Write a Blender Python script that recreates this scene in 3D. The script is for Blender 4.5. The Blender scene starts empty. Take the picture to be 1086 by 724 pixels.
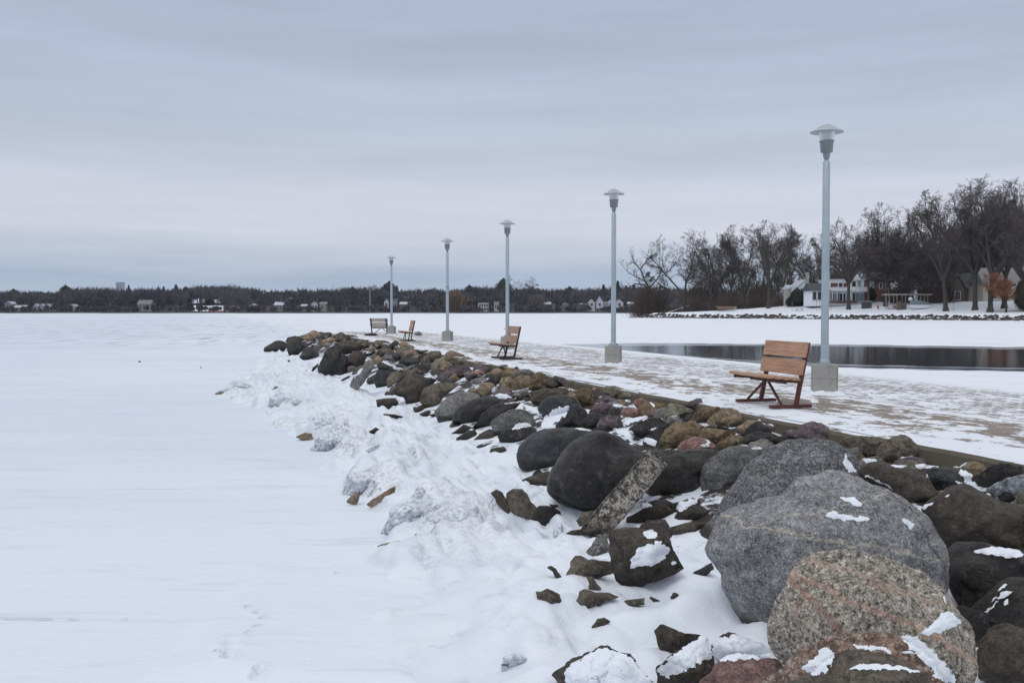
import bpy, bmesh, math, random
from mathutils import Vector, noise, Matrix
from mathutils.bvhtree import BVHTree
R = math.radians
sc = bpy.context.scene
COL = sc.collection

# ------------------------------------------------------------ camera, world, sun, exposure
FPX = 1056.0
PITCH = math.atan(33.0 / FPX)
CAMZ = 1.4
cam_d = bpy.data.cameras.new('camera')
cam = bpy.data.objects.new('camera', cam_d)
COL.objects.link(cam)
cam.location = (0, 0, CAMZ)
cam.rotation_euler = (R(90) - PITCH, 0, 0)
cam_d.sensor_width = 36.0
cam_d.lens = 36.0 * FPX / 1086.0
cam_d.clip_start = 0.1
cam_d.clip_end = 20000
sc.camera = cam

SUN_EL, SUN_AZ = R(55), R(-150)      # azimuth measured from +Y towards +X
world = bpy.data.worlds.new("World")
sc.world = world
world.use_nodes = True
wn, wl = world.node_tree.nodes, world.node_tree.links
wn.clear()
wo = wn.new('ShaderNodeOutputWorld')
bg = wn.new('ShaderNodeBackground')
bg.inputs['Strength'].default_value = 0.1
wl.new(bg.outputs[0], wo.inputs[0])
sky = wn.new('ShaderNodeTexSky')
sky.sky_type = 'NISHITA'
sky.sun_disc = False
sky.sun_elevation = SUN_EL
sky.sun_rotation = SUN_AZ
geo = wn.new('ShaderNodeTexCoord')
sep = wn.new('ShaderNodeSeparateXYZ')
wl.new(geo.outputs['Generated'], sep.inputs[0])
ws = wn.new('ShaderNodeMapping')
ws.inputs['Scale'].default_value = (1.5, 1.5, 22)
wl.new(geo.outputs['Generated'], ws.inputs[0])
wnz = wn.new('ShaderNodeTexNoise')
wnz.inputs['Scale'].default_value = 1.3
wnz.inputs['Detail'].default_value = 7
wnz.inputs['Roughness'].default_value = 0.55
wl.new(ws.outputs[0], wnz.inputs[0])
def wmath(op, a, b, c=None):
    n = wn.new('ShaderNodeMath'); n.operation = op
    for i, v in enumerate((a, b, c)):
        if v is None: continue
        if isinstance(v, (int, float)): n.inputs[i].default_value = v
        else: wl.new(v, n.inputs[i])
    return n.outputs[0]
zz = wmath('ADD', sep.outputs['Z'], wmath('MULTIPLY', wmath('SUBTRACT', wnz.outputs['Fac'], 0.5), 0.055))
ramp = wn.new('ShaderNodeValToRGB')
wl.new(wmath('MULTIPLY', zz, 2.0), ramp.inputs[0])
def s2l(c):
    return tuple(((x / 255.0) / 12.92 if x / 255.0 <= 0.04045 else ((x / 255.0 + 0.055) / 1.055) ** 2.4) for x in c)
cr = ramp.color_ramp
SKYC = [(0.0, (187, 200, 219)), (0.045, (176, 191, 212)), (0.072, (171, 187, 209)), (0.105, (193, 203, 219)), (0.15, (213, 217, 229)),
        (0.225, (207, 212, 226)), (0.32, (190, 200, 216)), (0.45, (180, 192, 212)), (0.60, (176, 188, 209)), (0.80, (196, 199, 208)), (1.0, (204, 205, 208))]
while len(cr.elements) < len(SKYC): cr.elements.new(0.5)
for e, (p, c) in zip(cr.elements, SKYC):
    e.position = p; e.color = (*[v * g for v, g in zip(s2l(c), (1.0, 1.0, 1.0) if p < .7 else (1, 1, 1))], 1)
# slow streaks of thicker and thinner cloud
ws2 = wn.new('ShaderNodeMapping'); ws2.inputs['Scale'].default_value = (0.8, 0.8, 9); ws2.inputs['Rotation'].default_value = (0.05, 0.03, 0.4)
wl.new(geo.outputs['Generated'], ws2.inputs[0])
wn2 = wn.new('ShaderNodeTexNoise'); wn2.inputs['Scale'].default_value = 2.6; wn2.inputs['Detail'].default_value = 9; wn2.inputs['Roughness'].default_value = 0.6
wl.new(ws2.outputs[0], wn2.inputs[0])
mod = wmath('MULTIPLY_ADD', wn2.outputs['Fac'], 0.38, 0.81)
zen = wn.new('ShaderNodeMapRange'); zen.interpolation_type = 'SMOOTHSTEP'   # an overcast sky is brightest overhead
wl.new(sep.outputs['Z'], zen.inputs[0]); zen.inputs[1].default_value = 0.32; zen.inputs[2].default_value = 0.9; zen.inputs[3].default_value = 1.0; zen.inputs[4].default_value = 1.35
mod = wmath('MULTIPLY', mod, zen.outputs[0])
mul = wn.new('ShaderNodeVectorMath'); mul.operation = 'SCALE'
wl.new(ramp.outputs[0], mul.inputs[0]); wl.new(wmath('MULTIPLY', mod, 10.0), mul.inputs['Scale'])
mx = wn.new('ShaderNodeMix'); mx.data_type = 'RGBA'
mx.inputs[0].default_value = 0.97
wl.new(sky.outputs[0], mx.inputs[6]); wl.new(mul.outputs[0], mx.inputs[7])
wl.new(mx.outputs[2], bg.inputs['Color'])

sun_d = bpy.data.lights.new('sun', 'SUN')
sun_d.energy = 1.05
sun_d.angle = R(22)
sun_d.color = (1.0, 0.97, 0.93)
sun = bpy.data.objects.new('sun', sun_d)
COL.objects.link(sun)
sdir = Vector((math.cos(SUN_EL) * math.sin(SUN_AZ), math.cos(SUN_EL) * math.cos(SUN_AZ), math.sin(SUN_EL)))
sun.rotation_euler = (-sdir).to_track_quat('-Z', 'Y').to_euler()
sun.location = (0, 0, 50)

sc.view_settings.view_transform = 'Standard'
sc.view_settings.look = 'None'
sc.view_settings.exposure = 0.0
sc.view_settings.gamma = 1.0
sc.view_settings.use_curve_mapping = False
sc.render.resolution_x = 1024
sc.render.resolution_y = 682

# ------------------------------------------------------------ helpers
FW = Vector((0, math.cos(PITCH), -math.sin(PITCH)))
UP = Vector((0, math.sin(PITCH), math.cos(PITCH)))
def ray(px, py):
    v = FW * FPX + Vector((1, 0, 0)) * (px - 543) + UP * (362 - py)
    return v / v.y
def P(px, py, d):
    return Vector((0, 0, CAMZ)) + ray(px, py) * d
def hit_plane(px, py, z):
    r = ray(px, py)
    return Vector((0, 0, CAMZ)) + r * ((z - CAMZ) / r.z)

def tag(o, label=None, cat=None, group=None, kind=None):
    if label: o['label'] = label
    if cat: o['category'] = cat
    if group: o['group'] = group
    if kind: o['kind'] = kind
    return o
def empty(name, loc, rz=0, label=None, cat=None, group=None):
    o = bpy.data.objects.new(name, None)
    COL.objects.link(o)
    o.location = loc
    o.rotation_euler = (0, 0, rz)
    o.empty_display_size = 0.2
    return tag(o, label, cat, group)
def link_mesh(name, me, mat, parent=None, loc=(0, 0, 0)):
    o = bpy.data.objects.new(name, me)
    COL.objects.link(o)
    if mat is not None:
        for m in (mat if isinstance(mat, (list, tuple)) else [mat]): me.materials.append(m)
    o.location = loc
    if parent: o.parent = parent
    return o
def copy_tree(o, parent=None):
    c = o.copy()
    COL.objects.link(c)
    c.parent = parent
    for ch in [x for x in bpy.data.objects if x.parent == o]:
        copy_tree(ch, c)
    return c

class MB:
    """collects boxes, bars, tubes, lathes into one mesh"""
    def __init__(s): s.v = []; s.f = []; s.sm = []
    def add(s, vs, fs, smooth=False):
        b = len(s.v); s.v += [tuple(x) for x in vs]
        s.f += [tuple(i + b for i in f) for f in fs]; s.sm += [smooth] * len(fs)
    def box(s, c, d, M=None, bev=0.0):
        c = Vector(c); hx, hy, hz = d[0] / 2, d[1] / 2, d[2] / 2
        if bev <= 0:
            vs = [Vector((x, y, z)) for x in (-hx, hx) for y in (-hy, hy) for z in (-hz, hz)]
            fs = [(0, 1, 3, 2), (4, 6, 7, 5), (0, 4, 5, 1), (2, 3, 7, 6), (0, 2, 6, 4), (1, 5, 7, 3)]
        else:
            bm = bmesh.new()
            bmesh.ops.create_cube(bm, size=1)
            for v in bm.verts: v.co = Vector((v.co.x * d[0], v.co.y * d[1], v.co.z * d[2]))
            bmesh.ops.bevel(bm, geom=list(bm.edges), offset=bev, segments=2, affect='EDGES', profile=0.6)
            bm.verts.index_update()
            vs = [v.co.copy() for v in bm.verts]; fs = [tuple(v.index for v in f.verts) for f in bm.faces]
            bm.free()
        if M is not None: vs = [M @ v for v in vs]
        s.add([v + c for v in vs], fs)
    def bar(s, a, b, w, h, up=(0, 0, 1), bev=0.0):
        a, b = Vector(a), Vector(b); d = b - a; L = d.length; d.normalize()
        up = Vector(up); x = d.cross(up)
        if x.length < 1e-4: x = d.cross(Vector((1, 0, 0)))
        x.normalize(); y = x.cross(d)
        M = Matrix((x, d, y)).transposed()
        s.box((a + b) / 2, (w, L, h), M, bev)
    def tube(s, pts, rad, n=8, cap=True, smooth=True):
        pts = [Vector(p) for p in pts]
        if not isinstance(rad, (list, tuple)): rad = [rad] * len(pts)
        vs = []; fs = []
        for i, p in enumerate(pts):
            t = (pts[min(i + 1, len(pts) - 1)] - pts[max(i - 1, 0)]).normalized()
            a = t.cross(Vector((0.31, 0.17, 0.93)) if abs(t.z) < 0.9 else Vector((1, 0, 0))).normalized(); b = t.cross(a)
            for k in range(n):
                th = 2 * math.pi * k / n
                vs.append(p + (a * math.cos(th) + b * math.sin(th)) * rad[i])
        for i in range(len(pts) - 1):
            for k in range(n):
                k2 = (k + 1) % n
                fs.append((i * n + k, i * n + k2, (i + 1) * n + k2, (i + 1) * n + k))
        s.add(vs, fs, smooth)
        if cap:
            s.add([vs[k] for k in range(n)], [tuple(range(n))[::-1]])
            s.add([vs[-n + k] for k in range(n)], [tuple(range(n))])
    def lathe(s, prof, c=(0, 0, 0), n=24, smooth=True):
        vs = []; fs = []
        for r, z in prof:
            for k in range(n):
                th = 2 * math.pi * k / n
                vs.append((c[0] + r * math.cos(th), c[1] + r * math.sin(th), c[2] + z))
        for i in range(len(prof) - 1):
            for k in range(n):
                k2 = (k + 1) % n
                fs.append((i * n + k, i * n + k2, (i + 1) * n + k2, (i + 1) * n + k))
        s.add(vs, fs, smooth)
    def prism(s, poly, y0, y1):   # polygon in xz extruded along y
        n = len(poly)
        vs = [(x, y0, z) for x, z in poly] + [(x, y1, z) for x, z in poly]
        fs = [tuple(range(n)), tuple(range(2 * n - 1, n - 1, -1))] + [(i, i + n, (i + 1) % n + n, (i + 1) % n) for i in range(n)]
        s.add(vs, fs)
    def mesh(s, name):
        me = bpy.data.meshes.new(name)
        me.from_pydata(s.v, [], s.f)
        me.polygons.foreach_set('use_smooth', s.sm)
        me.update()
        return me
    def build(s, name, mat, parent=None, loc=(0, 0, 0)):
        me = s.mesh(name)
        bm = bmesh.new(); bm.from_mesh(me); bmesh.ops.recalc_face_normals(bm, faces=bm.faces); bm.to_mesh(me); bm.free()
        return link_mesh(name, me, mat, parent, loc)

# ------------------------------------------------------------ materials
class NT:
    def __init__(s, name):
        s.m = bpy.data.materials.new(name); s.m.use_nodes = True
        s.t = s.m.node_tree; s.t.nodes.clear()
        s.o = s.t.nodes.new('ShaderNodeOutputMaterial')
        s.b = s.t.nodes.new('ShaderNodeBsdfPrincipled')
        s.t.links.new(s.b.outputs[0], s.o.inputs[0])
        s.tc = s.t.nodes.new('ShaderNodeTexCoord')
    def set(s, sock, v):
        if v is None: return
        if hasattr(v, 'is_output') or isinstance(v, bpy.types.NodeSocket): s.t.links.new(v, sock)
        elif isinstance(v, (tuple, list)) and sock.type == 'RGBA': sock.default_value = (*v[:3], 1)
        else: sock.default_value = v
    def math(s, op, a, b=None, c=None, clamp=False):
        n = s.t.nodes.new('ShaderNodeMath'); n.operation = op; n.use_clamp = clamp
        for i, v in enumerate((a, b, c)): s.set(n.inputs[i], v)
        return n.outputs[0]
    def mapping(s, vec, scale=(1, 1, 1), rot=(0, 0, 0), loc=(0, 0, 0)):
        n = s.t.nodes.new('ShaderNodeMapping')
        s.set(n.inputs[0], vec); n.inputs['Scale'].default_value = scale; n.inputs['Rotation'].default_value = rot; n.inputs['Location'].default_value = loc
        return n.outputs[0]
    def noise(s, vec, scale, detail=4, rough=0.55, dist=0.0):
        n = s.t.nodes.new('ShaderNodeTexNoise')
        s.set(n.inputs['Vector'], vec); n.inputs['Scale'].default_value = scale; n.inputs['Detail'].default_value = detail
        n.inputs['Roughness'].default_value = rough; n.inputs['Distortion'].default_value = dist
        return n.outputs['Fac']
    def voro(s, vec, scale, feat='F1', out='Distance', rand=1.0):
        n = s.t.nodes.new('ShaderNodeTexVoronoi'); n.feature = feat
        s.set(n.inputs['Vector'], vec); n.inputs['Scale'].default_value = scale; n.inputs['Randomness'].default_value = rand
        return n.outputs[out]
    def wave(s, vec, scale, dist=2.0, detail=3, dscale=1.0):
        n = s.t.nodes.new('ShaderNodeTexWave')
        s.set(n.inputs['Vector'], vec); n.inputs['Scale'].default_value = scale; n.inputs['Distortion'].default_value = dist
        n.inputs['Detail'].default_value = detail; n.inputs['Detail Scale'].default_value = dscale
        return n.outputs['Fac']
    def step(s, v, lo, hi):
        n = s.t.nodes.new('ShaderNodeMapRange'); n.interpolation_type = 'SMOOTHSTEP'
        s.set(n.inputs[0], v); s.set(n.inputs[1], lo); s.set(n.inputs[2], hi)
        return n.outputs[0]
    def mix(s, f, a, b, mode='MIX'):
        n = s.t.nodes.new('ShaderNodeMix'); n.data_type = 'RGBA'; n.blend_type = mode
        s.set(n.inputs[0], f); s.set(n.inputs[6], a); s.set(n.inputs[7], b)
        return n.outputs[2]
    def ramp(s, f, stops):
        n = s.t.nodes.new('ShaderNodeValToRGB'); s.set(n.inputs[0], f)
        e = n.color_ramp.elements
        while len(e) < len(stops): e.new(0.5)
        for el, (p, c) in zip(e, stops): el.position = p; el.color = (*c, 1)
        return n.outputs[0]
    def bump(s, h, strength=0.5, dist=0.02, nrm=None):
        n = s.t.nodes.new('ShaderNodeBump'); s.set(n.inputs['Height'], h)
        n.inputs['Strength'].default_value = strength; n.inputs['Distance'].default_value = dist
        if nrm is not None: s.set(n.inputs['Normal'], nrm)
        return n.outputs[0]
    def fin(s, col=None, rough=None, nrm=None, metal=None, spec=None):
        s.set(s.b.inputs['Base Color'], col); s.set(s.b.inputs['Roughness'], rough)
        if nrm is not None: s.set(s.b.inputs['Normal'], nrm)
        s.set(s.b.inputs['Metallic'], metal); s.set(s.b.inputs['Specular IOR Level'], spec)
        return s.m

SNOW_A, SNOW_B = (0.71, 0.765, 0.855), (0.65, 0.71, 0.81)
def snow_mat(name, fine=1.0, ca=SNOW_A, cb=SNOW_B):
    n = NT(name)
    p = n.t.nodes.new('ShaderNodeNewGeometry').outputs['Position']
    a = n.noise(p, 0.9, 5); b = n.noise(p, 9, 6, 0.6); c = n.noise(p, 60, 4, 0.7)
    col = n.mix(n.step(a, 0.35, 0.7), cb, ca)
    h = n.math('ADD', n.math('MULTIPLY', b, 1.0), n.math('MULTIPLY', c, 0.25))
    return n.fin(col, 0.65, n.bump(h, 0.5 * fine, 0.03), spec=0.25)
def plain(name, col, rough=0.6, var=0.15, scale=6.0, bump=0.15, metal=0.0, dist=0.004):
    n = NT(name); o = n.tc.outputs['Object']
    a = n.noise(o, scale, 6, 0.6)
    c = n.mix(n.step(a, 0.3, 0.72), tuple(x * (1 - var) for x in col), tuple(min(1, x * (1 + var)) for x in col))
    return n.fin(c, rough, n.bump(n.noise(o, scale * 6, 4), bump, dist), metal)

WATERLINE = -0.70
def rock_mat(name, c1, c2, speck=None, speck_amt=0.0, speck_scale=60, vein=None, vein_scale=1.2, band=0.0, rough=0.75, lichen=None, stain=0.85, big=2.2, bumpy=0.6, patch=None, vein_w=0.010, seams=()):
    n = NT(name); o = n.tc.outputs['Object']
    oi = n.t.nodes.new('ShaderNodeObjectInfo')
    off = n.t.nodes.new('ShaderNodeVectorMath'); off.operation = 'SCALE'
    n.set(off.inputs[0], oi.outputs['Location']); off.inputs['Scale'].default_value = 3.71
    ad = n.t.nodes.new('ShaderNodeVectorMath'); ad.operation = 'ADD'
    n.set(ad.inputs[0], o); n.set(ad.inputs[1], off.outputs[0]); v = ad.outputs[0]
    a = n.noise(v, big, 8, 0.62, 0.4)
    b = n.noise(v, big * 5, 8, 0.7)
    f = n.math('ADD', n.math('MULTIPLY', a, 0.65), n.math('MULTIPLY', b, 0.35))
    col = n.mix(n.step(f, 0.36, 0.64), c1, c2)
    if band > 0:
        w = n.step(n.noise(n.mapping(v, (1.2, 1.2, 11.0), (0.45, 0.35, 0.2)), 1.0, 7, 0.72, 0.9), 0.42, 0.60)
        col = n.mix(n.math('MULTIPLY', w, band), col, tuple(x * 0.35 for x in c1))
    if speck:
        s1 = n.noise(v, speck_scale, 3, 0.8)
        col = n.mix(n.math('MULTIPLY', n.step(s1, 0.50, 0.56), speck_amt), col, speck)
        s2 = n.noise(n.mapping(v, loc=(7, 3, 1)), speck_scale * 0.8, 3, 0.8)
        col = n.mix(n.math('MULTIPLY', n.step(s2, 0.52, 0.57), min(1, speck_amt)), col, tuple(x * 0.16 for x in c1))
    if vein:
        w = n.noise(n.mapping(v, (1, 1, 2.6), (0.2, 0.55, 0.0)), vein_scale, 3, 0.5, 0.6)
        ln = n.math('ABSOLUTE', n.math('SUBTRACT', w, 0.5))
        col = n.mix(n.math('MULTIPLY', n.math('SUBTRACT', 1.0, n.step(ln, 0.001, vein_w)), 0.75), col, vein)
    for (sx_, sy_, sz_, sc_, sw_, scol) in seams:
        dt = n.t.nodes.new('ShaderNodeVectorMath'); dt.operation = 'DOT_PRODUCT'; n.set(dt.inputs[0], o); dt.inputs[1].default_value = (sx_, sy_, sz_)
        dd = n.math('ADD', n.math('ADD', dt.outputs['Value'], -sc_), n.math('MULTIPLY', n.math('SUBTRACT', n.noise(v, 3.2, 6, 0.65), 0.5), 0.20))
        wd = n.math('MULTIPLY', n.noise(v, 5, 4), sw_ * 2)
        col = n.mix(n.math('MULTIPLY', n.math('SUBTRACT', 1.0, n.step(n.math('ABSOLUTE', dd), n.math('MULTIPLY', wd, 0.4), wd)), 0.7), col, scol)
    if patch:
        w = n.noise(n.mapping(v, loc=(3, 9, 4)), 1.7, 5, 0.6)
        col = n.mix(n.math('MULTIPLY', n.step(w, 0.60, 0.70), 0.75), col, patch)
    if lichen:
        w = n.noise(v, 7, 7, 0.75)
        col = n.mix(n.math('MULTIPLY', n.step(w, 0.55, 0.64), 0.55), col, lichen)
    gn = n.noise(v, 58, 5, 0.9); gm = n.noise(v, 17, 6, 0.8)
    gv = n.math('ADD', n.math('MULTIPLY', gn, 1.9), n.math('MULTIPLY', gm, 1.5))
    gv = n.math('MULTIPLY_ADD', n.math('SUBTRACT', gv, 1.70), 2.1, 1.0)
    gv = n.math('MAXIMUM', gv, 0.25)
    sca = n.t.nodes.new('ShaderNodeVectorMath'); sca.operation = 'SCALE'; n.set(sca.inputs[0], col); n.set(sca.inputs['Scale'], gv); col = sca.outputs[0]
    # old waterline stain on everything that stands in the lake
    g = n.t.nodes.new('ShaderNodeNewGeometry')
    sp = n.t.nodes.new('ShaderNodeSeparateXYZ'); n.set(sp.inputs[0], g.outputs['Position'])
    zz = n.math('ADD', sp.outputs['Z'], n.math('MULTIPLY', n.noise(v, 3.0, 3), 0.10))
    st = n.math('SUBTRACT', 1.0, n.step(zz, WATERLINE, WATERLINE + 0.10))
    sa = n.t.nodes.new('ShaderNodeAttribute'); sa.attribute_type = 'OBJECT'; sa.attribute_name = 'stain'
    col = n.mix(n.math('MULTIPLY', n.math('MULTIPLY', st, stain), sa.outputs['Fac']), col, (0.016, 0.013, 0.009))
    # wind-packed snow clinging to upward faces; amount is a property of each stone
    at = n.t.nodes.new('ShaderNodeAttribute'); at.attribute_type = 'OBJECT'; at.attribute_name = 'snow'
    ns = n.t.nodes.new('ShaderNodeSeparateXYZ'); n.set(ns.inputs[0], g.outputs['Normal'])
    cr_ = n.noise(v, big * 1.3, 3, 0.5, 1.2)
    crk = n.math('SUBTRACT', 1.0, n.step(n.math('ABSOLUTE', n.math('SUBTRACT', cr_, 0.48)), 0.0, 0.022))
    hgt = n.math('ADD', n.math('MULTIPLY', b, 1.0), n.math('MULTIPLY', n.noise(v, big * 18, 6, 0.85), 0.55))
    hgt = n.math('SUBTRACT', hgt, n.math('MULTIPLY', crk, 0.16))
    col = n.mix(n.math('MULTIPLY', crk, 0.18), col, (0.02, 0.018, 0.015))
    nm = n.noise(v, 3.6, 7, 0.72)
    sv = n.math('ADD', n.math('MULTIPLY', ns.outputs['Z'], 0.55), n.math('MULTIPLY', nm, 0.9))
    thr = n.math('SUBTRACT', 1.22, n.math('MULTIPLY', at.outputs['Fac'], 0.5))
    sf = n.step(sv, thr, n.math('ADD', thr, 0.04))
    col = n.mix(sf, col, SNOW_A)
    rg = n.math('ADD', n.math('MULTIPLY', n.math('MULTIPLY_ADD', b, 0.5, -0.25), 0.7), rough)
    nr = n.bump(hgt, min(1.0, bumpy * 1.25), 0.05)
    nr = n.bump(sf, 0.6, 0.02, nr)
    return n.fin(col, rg, nr, spec=0.4)

M = {}
M['snow'] = snow_mat('packed_snow')
M['snow_soft'] = snow_mat('soft_snow', 0.25, (0.74, 0.785, 0.86), (0.70, 0.75, 0.83))
K = {
 'dark':   rock_mat('dark_stone', (0.011, 0.011, 0.012), (0.045, 0.043, 0.042), rough=0.42, band=0.15, lichen=(0.11, 0.11, 0.115)),
 'dkblue': rock_mat('blue_black_stone', (0.020, 0.023, 0.028), (0.060, 0.065, 0.074), rough=0.42, band=0.25),
 'dkbrown':rock_mat('dark_brown_stone', (0.030, 0.026, 0.022), (0.092, 0.078, 0.064), rough=0.65, lichen=(0.15, 0.125, 0.095)),
 'brown':  rock_mat('brown_stone', (0.070, 0.060, 0.049), (0.165, 0.143, 0.117), rough=0.8, lichen=(0.24, 0.20, 0.15)),
 'tan':    rock_mat('tan_stone', (0.15, 0.115, 0.078), (0.34, 0.265, 0.185), rough=0.85, lichen=(0.075, 0.06, 0.045)),
 'ochre':  rock_mat('ochre_stone', (0.115, 0.085, 0.052), (0.285, 0.215, 0.135), rough=0.85, lichen=(0.07, 0.06, 0.045), bumpy=0.9),
 'pink':   rock_mat('pink_stone', (0.22, 0.125, 0.115), (0.40, 0.255, 0.235), rough=0.8, lichen=(0.12, 0.085, 0.08)),
 'purple': rock_mat('purple_stone', (0.075, 0.058, 0.066), (0.165, 0.13, 0.145), rough=0.75, lichen=(0.22, 0.18, 0.19)),
 'grey':   rock_mat('grey_stone', (0.11, 0.108, 0.105), (0.245, 0.24, 0.235), speck=(0.38, 0.37, 0.36), speck_amt=0.4, speck_scale=45),
 'green':  rock_mat('greenish_stone', (0.12, 0.12, 0.09), (0.25, 0.24, 0.19), rough=0.85, lichen=(0.09, 0.07, 0.04)),
 'gneiss': rock_mat('grey_gneiss', (0.15, 0.16, 0.175), (0.335, 0.345, 0.36), speck=(0.50, 0.50, 0.50), speck_amt=0.42, speck_scale=75, seams=((.16, .1, 1, .20, .012, (.46, .42, .36)), (-.25, .2, 1, .42, .008, (.44, .40, .35)), (1, .3, .5, .62, .010, (.08, .08, .085))), band=0.30, big=2.0, bumpy=0.55),
 'folded': rock_mat('folded_gneiss', (0.095, 0.103, 0.115), (0.20, 0.21, 0.228), speck=(0.42, 0.42, 0.42), speck_amt=0.5, speck_scale=50, vein=(0.05, 0.05, 0.055), vein_scale=0.8, band=0.6, big=1.7),
 'granite':rock_mat('pink_veined_granite', (0.20, 0.18, 0.155), (0.37, 0.335, 0.29), speck=(0.58, 0.54, 0.48), speck_amt=0.72, speck_scale=44, seams=((.45, .1, 1, .13, .028, (.45, .31, .25)), (.27, .1, 1, .29, .014, (.40, .29, .24)), (1, .2, .55, -.22, .022, (.33, .20, .16))), patch=(0.29, 0.21, 0.17), big=1.5),
 'granite2': rock_mat('coarse_pinkish_granite', (0.13, 0.085, 0.07), (0.36, 0.24, 0.19), speck=(0.52, 0.44, 0.38), speck_amt=0.55, speck_scale=30, patch=(0.30, 0.13, 0.09), big=3.0),
 'pinkpatch': rock_mat('banded_pink_patched_stone', (0.085, 0.09, 0.095), (0.20, 0.205, 0.205), speck=(0.3, 0.3, 0.3), speck_amt=0.3, band=0.6, patch=(0.34, 0.19, 0.17)),
 'bluegrey': rock_mat('pale_blue_grey_stone', (0.22, 0.25, 0.29), (0.36, 0.40, 0.45), speck=(0.10, 0.10, 0.11), speck_amt=0.5, speck_scale=14),
 'slab':   rock_mat('pale_mottled_slab', (0.20, 0.185, 0.165), (0.44, 0.415, 0.375), speck=(0.04, 0.036, 0.03), speck_amt=0.85, speck_scale=20, stain=0.75),
 'red':    rock_mat('red_quartzite', (0.15, 0.085, 0.08), (0.30, 0.19, 0.18), rough=0.7, lichen=(0.42, 0.32, 0.31), big=2.6),
}
# colours of the words used in labels
KW = {'granite2': 'coarse pinkish', 'dark': 'black', 'dkblue': 'blue-black', 'dkbrown': 'dark brown', 'brown': 'brown', 'tan': 'tan', 'ochre': 'ochre', 'pink': 'pink',
      'purple': 'purplish', 'grey': 'grey', 'green': 'greenish grey', 'gneiss': 'grey', 'folded': 'grey', 'granite': 'speckled pinkish',
      'pinkpatch': 'banded grey', 'bluegrey': 'pale blue-grey', 'slab': 'pale mottled', 'red': 'red'}
# ------------------------------------------------------------ setting: lake ice, pier, bank
ICE = -1.10
def curb_x(y): return 7.30 - 0.304 * y
NRM = Vector((-1, -0.304, 0)).normalized()     # away from the pier towards the lake on the left
DIRP = Vector((-0.304, 1, 0)).normalized()
def uoff(x, y): return (curb_x(y) - x) / 1.0452
BW = [(3, 6.6), (6.5, 6.2), (9, 5.6), (10.6, 5.3), (13, 5.2), (19, 5.3), (25, 6.2), (31, 6.6), (40, 5.2), (57, 4.1), (66, 3.6), (80, 3.0)]
def lerp_tab(t, x):
    if x <= t[0][0]: return t[0][1]
    for (a, b), (c, d) in zip(t, t[1:]):
        if x <= c: return b + (d - b) * (x - a) / (c - a)
    return t[-1][1]
def smooth(a, b, x):
    t = max(0, min(1, (x - a) / (b - a))); return t * t * (3 - 2 * t)
TIP = 62.0
TL = {'a': (275, 345, 9.05), 'b': (375, 350, 9.05), 'c': (375, 405, 9.05), 'd': (475, 370, 9.05), 'e': (475, 420, 9.05), 'f': (580, 390, 9.05),
      'g': (540, 440, 9.05), 'h': (640, 410, 9.05), 'i': (510, 480, 9.05), 'j': (620, 480, 9.05), 'k': (740, 410, 9.05), 'l': (580, 540, 9.05),
      'm': (660, 540, 9.05), 'n': (560, 600, 7.24), 'o': (660, 620, 7.24), 'p': (560, 644, 9.05), 'q': (720, 460, 7.24), 'r': (870, 440, 9.05),
      's': (966, 460, 9.05), 't': (936, 510, 7.24), 'u': (936, 600, 7.24), 'v': (740, 624, 7.24), 'w': (900, 624, 7.24), 'x': (220, 380, 7.24),
      'y': (300, 430, 7.24), 'z': (380, 480, 6.033), 'A': (340, 560, 4.525), 'B': (750, 480, 3.448), '0': (0, 0, 1)}
def pts(t, s):
    ox, oy, k = TL[t]
    v = [float(q) for q in s.replace(',', ' ').split()]
    return [(ox + v[i] / k, oy + v[i + 1] / k) for i in range(0, len(v), 2)]
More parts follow.
